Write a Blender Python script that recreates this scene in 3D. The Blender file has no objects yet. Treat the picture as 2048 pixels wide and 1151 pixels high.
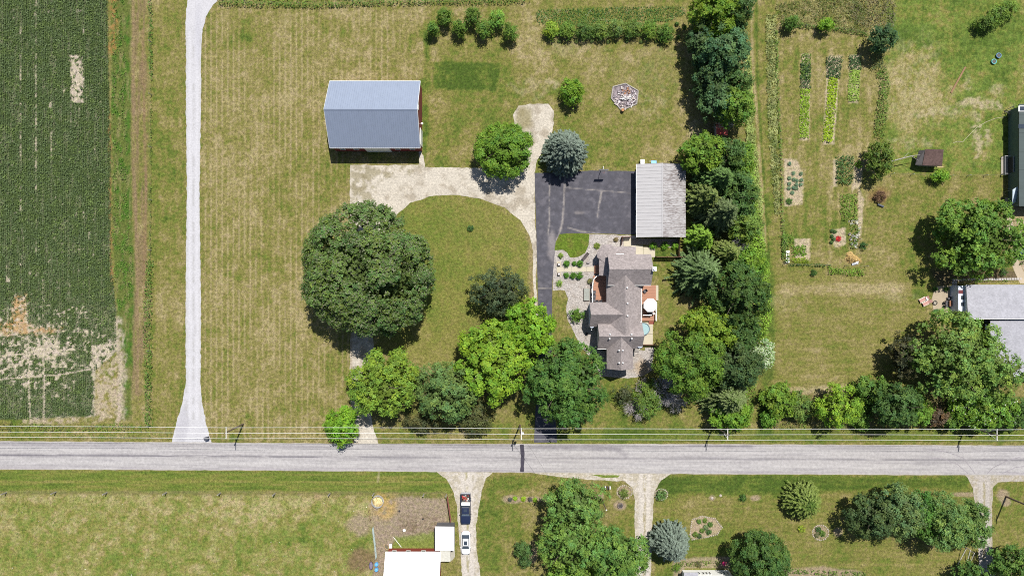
import bpy, bmesh, math, random
import numpy as np
from mathutils import Vector
from mathutils.geometry import delaunay_2d_cdt

# ------------------------------------------------------------------ camera, sky, sun, exposure
scn = bpy.context.scene
COL = scn.collection
CH = 136.53                    # drone height (m); ground is z = 0, one survey unit = 0.1 m
S = 0.1
SUN_ELEV, SUN_DX, SUN_DY = math.radians(62.5), 0.375, 0.927

cam_d = bpy.data.cameras.new("camera")
cam = bpy.data.objects.new("camera", cam_d)
COL.objects.link(cam)
cam.location = (0, 0, CH)
cam.rotation_euler = (0, 0, 0)
cam_d.lens = 24.0
cam_d.sensor_width = 36.0
cam_d.clip_end = 3000
scn.camera = cam

world = bpy.data.worlds.new("World")
scn.world = world
world.use_nodes = True
wn = world.node_tree
bg = wn.nodes["Background"]
sky = wn.nodes.new("ShaderNodeTexSky")
sky.sky_type = 'NISHITA'
sky.sun_disc = False
sky.sun_elevation = SUN_ELEV
sky.sun_rotation = math.atan2(SUN_DX, SUN_DY)
wn.links.new(sky.outputs[0], bg.inputs[0])
bg.inputs[1].default_value = 0.068

sun_d = bpy.data.lights.new("sun", 'SUN')
sun_d.energy = 4.9
sun_d.angle = math.radians(0.5)
sun_d.color = (1.0, 0.96, 0.89)
sun = bpy.data.objects.new("sun", sun_d)
COL.objects.link(sun)
sv = Vector((SUN_DX * math.cos(SUN_ELEV), SUN_DY * math.cos(SUN_ELEV), math.sin(SUN_ELEV)))
sun.rotation_euler = sv.to_track_quat('Z', 'Y').to_euler()
sun.location = (40, 90, 200)

scn.view_settings.view_transform = 'Standard'
scn.view_settings.look = 'None'
scn.view_settings.exposure = 0.58
scn.render.engine = 'CYCLES'
scn.cycles.use_denoising = False
scn.cycles.filter_width = 1.05
scn.cycles.max_bounces = 6
scn.cycles.diffuse_bounces = 3
scn.view_settings.gamma = 1
scn.view_settings.use_curve_mapping = False
KL = 1.95                      # brightness of a sunlit horizontal white sheet at this exposure

# ------------------------------------------------------------------ helpers
def G(u, v, z=0.0):
    "survey point on the ground -> world"
    return Vector(((u - 1024) * S, (575.5 - v) * S, z))

def W(u, v, z):
    "point z metres up whose line of sight meets the ground at survey point u, v"
    f = (CH - z) / CH
    return Vector(((u - 1024) * S * f, (575.5 - v) * S * f, z))

def lin(c):
    c = np.asarray(c, float) / 255.0
    return np.where(c <= 0.04045, c / 12.92, ((c + 0.055) / 1.055) ** 2.4)

def alb(*c):
    "surface colour of something that reads c (0..255) in full sun"
    return np.clip(lin(c) / KL, 0.004, 0.85)

def A4(c):
    return (float(c[0]), float(c[1]), float(c[2]), 1.0)

def _h(xi, yi, seed):
    xi = xi.astype(np.int64); yi = yi.astype(np.int64)
    h = (xi * 374761393 + yi * 668265263 + seed * 974711 + 12345) & 0xffffffff
    h = ((h ^ (h >> 13)) * 1274126177) & 0xffffffff
    h = ((h ^ (h >> 15)) * 2246822519) & 0xffffffff
    return ((h ^ (h >> 16)) & 0xffffff) / float(0xffffff)

def vn(x, y, seed=0):
    x0 = np.floor(x); y0 = np.floor(y)
    fx = x - x0; fy = y - y0
    fx = fx * fx * (3 - 2 * fx); fy = fy * fy * (3 - 2 * fy)
    a = _h(x0, y0, seed); b = _h(x0 + 1, y0, seed)
    c = _h(x0, y0 + 1, seed); d = _h(x0 + 1, y0 + 1, seed)
    return (a * (1 - fx) + b * fx) * (1 - fy) + (c * (1 - fx) + d * fx) * fy

def fbm(x, y, o=4, seed=0, gain=0.55):
    t = 0; a = 1; n = 0
    for i in range(o):
        k = 2.03 ** i; ca = math.cos(.6 + 1.1 * i); sa = math.sin(.6 + 1.1 * i)
        t = t + a * vn((x * ca - y * sa) * k + 13.7 * i, (x * sa + y * ca) * k - 7.1 * i, seed + i * 17); n += a; a *= gain
    return t / n

def sbm(x, y, o=3, seed=0):
    "streaky noise: keeps its two axes"
    t = 0; a = 1; n = 0
    for i in range(o):
        t = t + a * vn(x * 2 ** i + 13.7 * i, y * 2 ** i - 7.1 * i, seed + i * 17); n += a; a *= .55
    return t / n

def sstep(a, b, x):
    t = np.clip((x - a) / (b - a), 0, 1)
    return t * t * (3 - 2 * t)

# ---- materials
MATS = {}
def nodes_of(name):
    m = bpy.data.materials.new(name); m.use_nodes = True
    nt = m.node_tree
    return m, nt, nt.nodes["Principled BSDF"]

def noise_node(nt, scale, detail=3, rough=0.6, vec=None):
    n = nt.nodes.new("ShaderNodeTexNoise")
    n.inputs["Scale"].default_value = scale
    n.inputs["Detail"].default_value = detail
    n.inputs["Roughness"].default_value = rough
    if vec is not None: nt.links.new(vec, n.inputs["Vector"])
    return n

def maprange(nt, src, a, b, c, d):
    m = nt.nodes.new("ShaderNodeMapRange")
    for k, x in zip(("From Min", "From Max", "To Min", "To Max"), (a, b, c, d)):
        m.inputs[k].default_value = x
    nt.links.new(src, m.inputs["Value"])
    return m.outputs[0]

def vmul(nt, colsock, facsock):
    m = nt.nodes.new("ShaderNodeVectorMath"); m.operation = 'SCALE'
    nt.links.new(colsock, m.inputs[0]); nt.links.new(facsock, m.inputs["Scale"])
    return m.outputs[0]

def math_node(nt, op, a, b):
    m = nt.nodes.new("ShaderNodeMath"); m.operation = op
    for i, x in enumerate((a, b)):
        if isinstance(x, (int, float)): m.inputs[i].default_value = x
        else: nt.links.new(x, m.inputs[i])
    return m.outputs[0]

def bump(nt, bsdf, h, dist, strength=1.0):
    b = nt.nodes.new("ShaderNodeBump")
    b.inputs["Distance"].default_value = dist; b.inputs["Strength"].default_value = strength
    nt.links.new(h, b.inputs["Height"]); nt.links.new(b.outputs[0], bsdf.inputs["Normal"])

def surf_mat(name, lo=0.7, hi=1.3, s1=2.2, s2=7.0, bumpd=0.05, stretch=(1, 1, 1), tint=None, rough=0.95):
    "a surface whose colour is stored on the mesh, broken up by fine grain"
    m, nt, b = nodes_of(name)
    at = nt.nodes.new("ShaderNodeAttribute"); at.attribute_name = "Col"
    tc = nt.nodes.new("ShaderNodeTexCoord")
    mp = nt.nodes.new("ShaderNodeMapping"); mp.inputs["Scale"].default_value = stretch
    nt.links.new(tc.outputs["Object"], mp.inputs[0])
    n1 = noise_node(nt, s1, 4, 0.7, mp.outputs[0]); n2 = noise_node(nt, s2, 2, 0.6, mp.outputs[0])
    f1 = maprange(nt, n1.outputs[0], 0.34, 0.66, lo, hi)
    f2 = maprange(nt, n2.outputs[0], 0.3, 0.7, 1 - (1 - lo) * 0.8, 1 + (hi - 1) * 0.8)
    f = math_node(nt, 'MULTIPLY', f1, f2)
    c = vmul(nt, at.outputs["Color"], f)
    if tint is not None:
        n3 = noise_node(nt, s1 * 0.6, 5, 0.75, tc.outputs["Object"])
        k = maprange(nt, n3.outputs[0], 0.42, 0.64, 0, 0.75)
        mx = nt.nodes.new("ShaderNodeMix"); mx.data_type = 'RGBA'; mx.blend_type = 'MULTIPLY'
        nt.links.new(k, mx.inputs[0]); nt.links.new(c, mx.inputs[6])
        mx.inputs[7].default_value = A4(tint)
        c = mx.outputs[2]
    nt.links.new(c, b.inputs["Base Color"])
    b.inputs["Roughness"].default_value = rough
    b.inputs["Specular IOR Level"].default_value = 0.15
    if bumpd: bump(nt, b, f, bumpd)
    return m

def solid(name, col, rough=0.7, metal=0.0, var=0.15, scale=3.0, spec=0.4, stretch=(1, 1, 1), dark=None, bumpd=0.0):
    if name in MATS: return MATS[name]
    m, nt, b = nodes_of(name)
    tc = nt.nodes.new("ShaderNodeTexCoord")
    mp = nt.nodes.new("ShaderNodeMapping"); mp.inputs["Scale"].default_value = stretch
    nt.links.new(tc.outputs["Object"], mp.inputs[0])
    n = noise_node(nt, scale, 5, 0.65, mp.outputs[0])
    f = maprange(nt, n.outputs[0], 0.3, 0.7, 1 - var, 1 + var)
    rgb = nt.nodes.new("ShaderNodeRGB"); rgb.outputs[0].default_value = A4(col)
    c = vmul(nt, rgb.outputs[0], f)
    if dark is not None:
        n2 = noise_node(nt, scale * 0.37, 6, 0.7, mp.outputs[0])
        k = maprange(nt, n2.outputs[0], 0.52, 0.68, 0, 1)
        mx = nt.nodes.new("ShaderNodeMix"); mx.data_type = 'RGBA'
        nt.links.new(k, mx.inputs[0]); nt.links.new(c, mx.inputs[6]); mx.inputs[7].default_value = A4(dark)
        c = mx.outputs[2]
    nt.links.new(c, b.inputs["Base Color"])
    b.inputs["Roughness"].default_value = rough; b.inputs["Metallic"].default_value = metal
    b.inputs["Specular IOR Level"].default_value = spec
    if bumpd: bump(nt, b, f, bumpd)
    MATS[name] = m
    return m

def leaf_mat(name="leaf", trans=0.28, rough=0.5):
    m, nt, b = nodes_of(name)
    at = nt.nodes.new("ShaderNodeAttribute"); at.attribute_name = "Col"
    nt.links.new(at.outputs["Color"], b.inputs["Base Color"])
    b.inputs["Roughness"].default_value = rough; b.inputs["Specular IOR Level"].default_value = 0.12
    tr = nt.nodes.new("ShaderNodeBsdfTranslucent")
    hs = nt.nodes.new("ShaderNodeMix"); hs.data_type = 'RGBA'; hs.blend_type = 'MULTIPLY'; hs.inputs[0].default_value = 1
    hs.inputs[7].default_value = (1.5, 1.6, 0.5, 1)
    nt.links.new(at.outputs["Color"], hs.inputs[6]); nt.links.new(hs.outputs[2], tr.inputs[0])
    ms = nt.nodes.new("ShaderNodeMixShader"); ms.inputs[0].default_value = trans
    out = nt.nodes["Material Output"]
    nt.links.new(b.outputs[0], ms.inputs[1]); nt.links.new(tr.outputs[0], ms.inputs[2]); nt.links.new(ms.outputs[0], out.inputs[0])
    return m
LEAF = leaf_mat()
BARK = solid("bark", (0.09, 0.07, 0.055), 0.9, var=0.35, scale=6)
GREYWOOD = solid("weathered_wood", (0.27, 0.25, 0.23), 0.9, var=0.3, scale=5)

# ---- tagging
def tag(o, label=None, cat=None, group=None, kind=None):
    if label: o["label"] = label
    if cat: o["category"] = cat
    if group: o["group"] = group
    if kind: o["kind"] = kind
    return o

def empty(name, loc, label=None, cat=None, group=None, rz=0.0):
    o = bpy.data.objects.new(name, None); COL.objects.link(o)
    o.location = loc; o.rotation_euler = (0, 0, rz); o.empty_display_size = 0.3
    return tag(o, label, cat, group)

def add_mesh(name, me, mat, parent=None, loc=None):
    o = bpy.data.objects.new(name, me); COL.objects.link(o)
    if mat is not None and len(me.materials) == 0: me.materials.append(mat)
    if parent is not None: o.parent = parent
    if loc is not None: o.location = loc
    return o

def np_mesh(name, co, faces_flat, nper, col=None):
    me = bpy.data.meshes.new(name)
    n = len(co); nl = len(faces_flat); nf = nl // nper
    me.vertices.add(n); me.vertices.foreach_set("co", np.ascontiguousarray(co, np.float32).ravel())
    me.loops.add(nl); me.loops.foreach_set("vertex_index", np.ascontiguousarray(faces_flat, np.int32))
    me.polygons.add(nf); me.polygons.foreach_set("loop_start", np.arange(0, nl, nper, dtype=np.int32))
    me.update(calc_edges=True)
    if col is not None:
        ca = me.color_attributes.new("Col", 'FLOAT_COLOR', 'POINT')
        c4 = np.ones((n, 4), np.float32); c4[:, :3] = col
        ca.data.foreach_set("color", c4.ravel())
    return me

class MB:
    "collects shapes in world or local metres, links them as one mesh"
    def __init__(s): s.v = []; s.f = []
    def poly(s, pts):
        i = len(s.v); s.v += [tuple(p) for p in pts]; s.f.append(tuple(range(i, i + len(pts)))); return s
    def hexa(s, b, t):
        i = len(s.v); n = len(b)
        s.v += [tuple(p) for p in b] + [tuple(p) for p in t]
        s.f.append(tuple(range(i + n - 1, i - 1, -1))); s.f.append(tuple(range(i + n, i + 2 * n)))
        for k in range(n):
            a = (k + 1) % n
            s.f.append((i + k, i + a, i + n + a, i + n + k))
        return s
    def box(s, x0, x1, y0, y1, z0, z1):
        b = [(x0, y0, z0), (x1, y0, z0), (x1, y1, z0), (x0, y1, z0)]
        return s.hexa(b, [(x, y, z1) for x, y, _ in b])
    def cbox(s, c, size, rz=0.0, tilt=0.0):
        hx, hy, hz = (q / 2 for q in size); ca, sa = math.cos(rz), math.sin(rz); ct, st = math.cos(tilt), math.sin(tilt)
        def T(x, y, z):
            y, z = y * ct - z * st, y * st + z * ct
            return (c[0] + x * ca - y * sa, c[1] + x * sa + y * ca, c[2] + z)
        b = [T(-hx, -hy, -hz), T(hx, -hy, -hz), T(hx, hy, -hz), T(-hx, hy, -hz)]
        return s.hexa(b, [T(-hx, -hy, hz), T(hx, -hy, hz), T(hx, hy, hz), T(-hx, hy, hz)])
    def slab(s, pts, th):
        return s.hexa([(p[0], p[1], p[2] - th) for p in pts], pts)
    def tube(s, p0, p1, r0, r1=None, n=6, caps=True):
        r1 = r0 if r1 is None else r1
        p0 = Vector(p0); p1 = Vector(p1); d = (p1 - p0).normalized()
        a = d.orthogonal().normalized(); b = d.cross(a)
        R = [[p + (a * math.cos(2 * math.pi * k / n) + b * math.sin(2 * math.pi * k / n)) * r for k in range(n)] for p, r in ((p0, r0), (p1, r1))]
        return s.hexa(R[0], R[1])
    def lathe(s, prof, c=(0, 0, 0), n=16):
        i = len(s.v)
        for r, z in prof:
            for k in range(n):
                s.v.append((c[0] + r * math.cos(2 * math.pi * k / n), c[1] + r * math.sin(2 * math.pi * k / n), c[2] + z))
        for j in range(len(prof) - 1):
            for k in range(n):
                a = (k + 1) % n
                s.f.append((i + j * n + k, i + j * n + a, i + (j + 1) * n + a, i + (j + 1) * n + k))
        s.f.append(tuple(i + k for k in reversed(range(n)))); m = i + (len(prof) - 1) * n
        s.f.append(tuple(m + k for k in range(n)))
        return s
    def ring(s, c, R, r, n=24, m=6, sx=1.0, sy=1.0):
        i = len(s.v)
        for k in range(n):
            a = 2 * math.pi * k / n
            for j in range(m):
                b = 2 * math.pi * j / m
                q = R + r * math.cos(b)
                s.v.append((c[0] + q * math.cos(a) * sx, c[1] + q * math.sin(a) * sy, c[2] + r * math.sin(b)))
        for k in range(n):
            for j in range(m):
                k2 = (k + 1) % n; j2 = (j + 1) % m
                s.f.append((i + k * m + j, i + k2 * m + j, i + k2 * m + j2, i + k * m + j2))
        return s
    def mesh(s, name):
        me = bpy.data.meshes.new(name); me.from_pydata(s.v, [], s.f)
        bm = bmesh.new(); bm.from_mesh(me); bmesh.ops.recalc_face_normals(bm, faces=bm.faces); bm.to_mesh(me); bm.free()
        return me
    def build(s, name, mat, parent=None, loc=None, smooth=False, bevel=0.0):
        me = s.mesh(name)
        if smooth:
            me.polygons.foreach_set("use_smooth", [True] * len(me.polygons))
        o = add_mesh(name, me, mat, parent, loc)
        if bevel:
            m = o.modifiers.new("bevel", 'BEVEL'); m.width = bevel; m.segments = 2; m.limit_method = 'ANGLE'
        return o

def copy_tree(o, parent=None):
    c = o.copy(); COL.objects.link(c); c.parent = parent
    for ch in list(o.children): copy_tree(ch, c)
    return c

# ------------------------------------------------------------------ masks over survey coordinates
def polymask(U, V, pts, soft=2.0, rough=0.0, rs=12.0, seed=1):
    pts = np.asarray(pts, float)
    out = np.zeros(U.shape)
    mg = soft * 2 + rough * 2 + 2
    sel = np.where((U > pts[:, 0].min() - mg) & (U < pts[:, 0].max() + mg) & (V > pts[:, 1].min() - mg) & (V < pts[:, 1].max() + mg))[0]
    if len(sel) == 0: return out
    u = U[sel]; v = V[sel]
    d2 = np.full(u.shape, 1e18); ins = np.zeros(u.shape, bool)
    for i in range(len(pts)):
        x0, y0 = pts[i]; x1, y1 = pts[(i + 1) % len(pts)]
        dx, dy = x1 - x0, y1 - y0; L = dx * dx + dy * dy + 1e-9
        t = np.clip(((u - x0) * dx + (v - y0) * dy) / L, 0, 1)
        d2 = np.minimum(d2, (u - x0 - t * dx) ** 2 + (v - y0 - t * dy) ** 2)
        c = (y0 > v) != (y1 > v)
        with np.errstate(divide='ignore', invalid='ignore'):
            ins ^= c & (u < (x1 - x0) * (v - y0) / (y1 - y0 + 1e-12) + x0)
    sd = np.sqrt(d2) * np.where(ins, 1, -1)
    if rough: sd = sd + (fbm(u / rs, v / rs, 3, seed) - 0.5) * 2 * rough
    out[sel] = sstep(-soft, soft, sd)
    return out

def linemask(U, V, pts, w, soft=2.0, rough=0.0, rs=10.0, seed=1):
    pts = np.asarray(pts, float); out = np.zeros(U.shape)
    mg = w + soft * 2 + rough * 2 + 2
    sel = np.where((U > pts[:, 0].min() - mg) & (U < pts[:, 0].max() + mg) & (V > pts[:, 1].min() - mg) & (V < pts[:, 1].max() + mg))[0]
    if len(sel) == 0: return out
    u = U[sel]; v = V[sel]; d2 = np.full(u.shape, 1e18)
    for i in range(len(pts) - 1):
        x0, y0 = pts[i]; x1, y1 = pts[i + 1]
        dx, dy = x1 - x0, y1 - y0; L = dx * dx + dy * dy + 1e-9
        t = np.clip(((u - x0) * dx + (v - y0) * dy) / L, 0, 1)
        d2 = np.minimum(d2, (u - x0 - t * dx) ** 2 + (v - y0 - t * dy) ** 2)
    sd = w / 2 - np.sqrt(d2)
    if rough: sd = sd + (fbm(u / rs, v / rs, 3, seed) - 0.5) * 2 * rough
    out[sel] = sstep(-soft, soft, sd)
    return out

def ellmask(U, V, c, rx, ry, soft=0.2, rough=0.0, rs=10, seed=1):
    d = np.sqrt(((U - c[0]) / rx) ** 2 + ((V - c[1]) / ry) ** 2)
    if rough: d = d + (fbm(U / rs, V / rs, 3, seed) - 0.5) * 2 * rough
    return 1 - sstep(1 - soft, 1 + soft, d)

def mixc(C, m, col):
    C += m[:, None] * (np.asarray(col) - C)

# bare-soil map of the crop field, shared by the soil colour and the plants
FIELD = [(-400, -400), (212, -400), (216, 100), (222, 300), (222, 520), (232, 620), (236, 700), (190, 740), (190, 832), (60, 838), (-400, 842)]
FIELD_PLANTS = [(-400, -400), (212, -400), (217, 100), (221, 300), (222, 520), (231, 600), (234, 690), (222, 722), (190, 740), (191, 826), (60, 836), (-400, 838)]
def field_bare(U, V):
    b = np.zeros(U.shape)
    def mx(m): np.maximum(b, m, out=b)
    wob = (fbm(U / 30, V / 60, 2, 5) - .5) * 6
    for x, y0, y1, w, a in ((39, -400, 420, 1.6, .9), (44, 420, 760, 1.5, .5), (70, -400, 330, 1.8, .9), (72, 330, 560, 1.8, .9), (86, 560, 690, 2, .8), (101, 180, 310, 1.5, .7), (139, -400, 100, 1.2, .45), (141, 100, 290, 1.5, .8), (14, 500, 660, 2, .8), (58, 660, 838, 3, .9), (87, 660, 838, 3, .9), (184, 660, 750, 4, 1), (190, 740, 838, 4, .9)):
        m = linemask(U + wob * .3, V, [(x, y0), (x + 2, y1)], w * .8, 1.1, 1.6, 9, int(x)) * a
        mx(m * (0.45 + 0.55 * (fbm(U / 6, V / 9, 2, 31) > .42)))
    mx(polymask(U, V, [(140, 113), (166, 115), (168, 205), (154, 208), (142, 206)], 1.5, 6, 8, 3) * sstep(.36, .46, fbm(U / 5, V / 5, 3, 8) + .04))
    for x, y in ((101, 208), (130, 180), (160, 220), (168, 60), (190, 300), (166, 430), (178, 470), (185, 510), (160, 505), (60, 545), (18, 560), (98, 520), (40, 530)):
        mx(ellmask(U, V, (x, y), 3, 6, .6, 1.2, 4, x) * .8 * sstep(.4, .6, fbm(U / 4, V / 4, 2, 71)))
    # fan of tracks and washed-out ground near the road end
    for pts, w, a in ((((-10, 712), (60, 706), (110, 700), (152, 698)), 3.5, 1), (((-10, 745), (40, 726), (70, 700), (110, 690)), 4, 1), (((-10, 758), (60, 753), (120, 748), (188, 736)), 3.2, 1), (((70, 660), (85, 700), (90, 760), (88, 838)), 3.5, .9), (((55, 640), (58, 700), (60, 838)), 3, .9), (((110, 700), (150, 725), (188, 738)), 2.6, .8), (((-10, 672), (30, 668), (60, 680), (100, 700)), 3, .9), (((118, 660), (110, 700)), 3, .8)):
        mx(linemask(U, V, pts, w, 1.5, 1.5, 8, 7) * a)
    mx(ellmask(U, V, (95, 700), 30, 26, .5, .9, 14, 4) * sstep(.38, .52, fbm(U / 7, V / 7, 3, 9)))
    mx(ellmask(U, V, (80, 735), 80, 60, .5, .6, 20, 5) * sstep(.56, .68, fbm(U / 8, V / 8, 3, 19)))
    mx(ellmask(U, V, (30, 690), 60, 70, .5, .6, 20, 5) * sstep(.56, .66, fbm(U / 6, V / 6, 3, 29)))
    mx(ellmask(U, V, (120, 660), 90, 60, .5, .5, 20, 6) * sstep(.6, .7, fbm(U / 6, V / 6, 3, 39)))
    mx(polymask(U, V, [(182, 690), (236, 680), (240, 838), (60, 838), (62, 834), (186, 830)], 5, 9, 9, 6) * sstep(.34, .5, fbm(U / 6, V / 6, 3, 13)))
    mx(polymask(U, V, [(30, 592), (52, 592), (56, 650), (22, 662), (20, 640)], 5, 12, 7, 6) * .9 * sstep(.36, .5, fbm(U / 5, V / 5, 3, 16)))
    mx(polymask(U, V, [(0, 644), (120, 650), (110, 666), (0, 668)], 5, 9, 7, 8) * .75 * sstep(.42, .56, fbm(U / 5, V / 5, 3, 18)))
    mx(sstep(.73, .82, sbm(U / 3, V / 6, 3, 77)) * .5)
    mx(.35 * sstep(520, 640, V) * sstep(.48, .62, fbm(U / 9, V / 9, 3, 131)))
    mx(.32 * sstep(.56, .68, sbm(U / 2.4, V / 45, 3, 132)))
    return np.clip(b, 0, 1)

PAL_X = np.array([0, .25, .5, .75, 1.0])
PAL = np.array([lin(c) for c in ((86, 108, 44), (116, 130, 58), (140, 136, 74), (160, 147, 98), (184, 167, 128))]) / KL

def ground_color(U, V):
    n_big = fbm(U / 90, V / 90, 3, 1); n_mid = fbm(U / 22, V / 22, 4, 2); n_fine = fbm(U / 6, V / 6, 3, 3)
    n_str = sbm(U / 5, V / 60, 3, 4); n_hs = sbm(U / 60, V / 4, 3, 5)
    K = np.ones(U.shape)
    def calm(m, k): K[:] = K * (1 - m) + k * m
    calm(polymask(U, V, [(800, 410), (870, 388), (960, 396), (1040, 440), (1060, 500), (1060, 640), (960, 760), (760, 700), (800, 640)], 12), .5)
    calm(polymask(U, V, [(1530, 540), (1880, 540), (1800, 790), (1520, 790)], 10), .65)
    calm(polymask(U, V, [(1310, 948), (1960, 952), (1960, 1500), (1310, 1500)], 4), .65)
    calm(polymask(U, V, [(-900, 938), (905, 942), (905, 985), (-900, 985)], 3), .4)
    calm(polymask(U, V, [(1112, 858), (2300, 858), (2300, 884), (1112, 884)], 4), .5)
    calm(polymask(U, V, [(1790, -400), (2600, -400), (2600, 352), (1760, 345)], 8), 1.25)
    D = 0.58 + K * ((n_big - .5) * .38 + (n_mid - .5) * .6 + (n_fine - .5) * .6 + (fbm(U / 45, V / 45, 2, 93) - .5) * .3)
    def reg(m, val, k=1.0):
        D[:] = D + m * k * (val - 0.58)
    vs = np.zeros(U.shape)
    west = polymask(U, V, [(403, 0), (850, -50), (850, 160), (840, 160), (700, 330), (700, 880), (410, 880)], 6)
    reg(west, 0.63); D += west * (n_str - .5) * .35
    # pale mowing lines down the west lawn
    ph = (U + (fbm(U / 40, V / 120, 2, 6) - .5) * 3) / 11.4
    line = np.exp(-((ph - np.round(ph)) / 0.12) ** 2)
    D += west * line * .42 * sstep(.25, .5, fbm(U / 30, V / 50, 3, 7)) * sstep(-20, 60, V)
    strip = polymask(U, V, [(303, -400), (372, -400), (372, 760), (340, 860), (303, 860)], 4)
    reg(strip, 0.52); D += strip * (n_str - .5) * .4
    reg(polymask(U, V, [(800, 410), (870, 388), (960, 396), (1040, 440), (1060, 500), (1060, 640), (960, 760), (760, 700), (800, 640)], 12), 0.42)
    reg(ellmask(U, V, (925, 400), 60, 25, .5), .62, .6)
    reg(ellmask(U, V, (870, 690), 70, 50, .5), .72, .8)
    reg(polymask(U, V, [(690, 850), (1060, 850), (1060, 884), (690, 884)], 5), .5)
    nmid = polymask(U, V, [(850, 20), (1390, 20), (1390, 330), (850, 330)], 10)
    reg(nmid, 0.52)
    reg(polymask(U, V, [(868, 122), (1000, 128), (990, 182), (868, 178)], 3, 4), 0.12, 1.0)
    reg(polymask(U, V, [(838, 160), (852, 120), (838, 60), (856, 60), (862, 130), (850, 340), (840, 330)], 5, 3), .1, .8)
    reg(ellmask(U, V, (880, 280), 40, 40, .5), .3, .7)
    reg(ellmask(U, V, (920, 305), 70, 16, .5), .8, .7)
    reg(ellmask(U, V, (1270, 95), 160, 26, .4), .8, .8)
    reg(ellmask(U, V, (1060, 90), 36, 60, .5), .95, .7)
    reg(ellmask(U, V, (1330, 250), 60, 60, .5), .68, .6)
    reg(ellmask(U, V, (1180, 300), 90, 50, .5), .5, .6)
    reg(ellmask(U, V, (488, 72), 14, 26, .6), .15, .6)
    reg(ellmask(U, V, (648, 55), 12, 14, .6), .2, .5)
    reg(ellmask(U, V, (1330, 580), 40, 110, .4), .40, .9)
    reg(polymask(U, V, [(1311, 480), (1360, 480), (1360, 514), (1311, 514)], 3), .3, .9)
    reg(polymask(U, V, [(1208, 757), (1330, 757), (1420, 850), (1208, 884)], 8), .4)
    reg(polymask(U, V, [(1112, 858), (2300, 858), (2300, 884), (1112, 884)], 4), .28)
    # east track and rough grass
    tr = polymask(U, V, [(1492, -400), (1522, -400), (1530, 150), (1545, 420), (1552, 560), (1545, 860), (1505, 860), (1528, 600), (1524, 400), (1502, 150)], 3)
    reg(tr, .52)
    D += linemask(U, V, [(1502, -200), (1504, 100), (1518, 300), (1533, 500)], 5, 2, 1, 20) * .5
    D -= linemask(U, V, [(1512, -200), (1514, 150), (1527, 350), (1538, 520)], 4, 2, 1, 20) * .4
    reg(polymask(U, V, [(1526, 80), (1552, 80), (1562, 300), (1562, 430), (1545, 430), (1535, 250)], 4), .5, 1)
    garden = polymask(U, V, [(1560, 70), (1735, 80), (1748, 250), (1735, 530), (1560, 530)], 5)
    reg(garden, .62); D += garden * (n_str - .5) * .5
    D += garden * (np.sin(U / 3.1) * .07)
    reg(polymask(U, V, [(1560, 440), (1700, 440), (1700, 480), (1560, 490)], 8, 4), .3, .7)
    reg(polymask(U, V, [(1535, -100), (1760, -100), (1760, 70), (1560, 75)], 5), .72)
    ne = polymask(U, V, [(1790, -400), (2600, -400), (2600, 352), (1760, 345)], 8)
    reg(ne, .34)
    reg(ellmask(U, V, (1825, 175), 60, 90, .5, .5, 30, 3), 1.0, .95)
    reg(ellmask(U, V, (1820, 75), 40, 36, .4), .05, .6)
    reg(ellmask(U, V, (1980, 90), 70, 70, .5), .2, .5)
    D += polymask(U, V, [(1690, 290), (1860, 290), (1860, 345), (1690, 345)], 10) * .15
    reg(polymask(U, V, [(1750, 362), (2040, 352), (2020, 400), (1860, 560), (1735, 560), (1735, 370)], 10), .56)
    el = polymask(U, V, [(1530, 540), (1880, 540), (1800, 790), (1520, 790)], 10)
    reg(el, .58); D += el * (n_hs - .5) * .4
    reg(polymask(U, V, [(1522, 440), (1550, 560), (1545, 870), (1515, 870), (1535, 620)], 6), .25, .9)
    D += ellmask(U, V, (1700, 578), 150, 12, .5, .3, 20, 5) * .4
    D += linemask(U, V, [(1540, 775), (1620, 783), (1720, 775)], 12, 5, 3, 20) * .4
    reg(ellmask(U, V, (1840, 578), 24, 14, .5), .1, .8)
    # south side
    verge = polymask(U, V, [(-900, 938), (905, 942), (905, 985), (-900, 985)], 3)
    reg(verge, .30); D += verge * (.30 - D) * .5; D += verge * (n_hs - .5) * .7
    D += verge * .22 * np.exp(-((V - 962 - U * .001) / 1.4) ** 2)
    past = polymask(U, V, [(-900, 986), (745, 990), (745, 1500), (-900, 1500)], 3)
    reg(past, .56); D += past * (sstep(1090, 990, V) * .22) + past * (fbm(U / 14, V / 14, 4, 55) - .5) * 1.0
    reg(polymask(U, V, [(962, 945), (1275, 955), (1275, 1500), (955, 1500)], 4), .5)
    reg(ellmask(U, V, (1010, 965), 60, 14, .5), .15, .7)
    reg(polymask(U, V, [(950, 1020), (1000, 1000), (1000, 1500), (965, 1500)], 14), .28, .8)
    sl = polymask(U, V, [(1310, 948), (1960, 952), (1960, 1500), (1310, 1500)], 4)
    reg(sl, .5); D += sl * (n_hs - .5) * .45
    reg(polymask(U, V, [(1310, 950), (1940, 952), (1935, 975), (1310, 992)], 8, 3), .12, .9)
    reg(ellmask(U, V, (1430, 1090), 60, 25, .5), .25, .7)
    reg(polymask(U, V, [(1985, 965), (2600, 965), (2600, 1400), (1985, 1500)], 5), .4, .9)
    # colour
    D = np.clip(D + K * (vn((U * .8 - V * .6) / 3.1, (U * .6 + V * .8) / 3.1, 91) - .5) * .30 + K * (fbm(U / 12, V / 12, 3, 92) - .5) * .25, 0, 1)
    C = np.stack([np.interp(D, PAL_X, PAL[:, k]) for k in range(3)], 1)
    # fresher, lusher lots
    C *= 1 + .12 * past[:, None] + .12 * verge[:, None] + .10 * ne[:, None]
    mixc(C, past * sstep(.42, .62, fbm(U / 10, V / 10, 4, 56)) * .32, alb(156, 168, 96))
    mixc(C, past * sstep(.58, .7, fbm(U / 5, V / 5, 3, 57)) * .35, alb(120, 146, 68))
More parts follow.
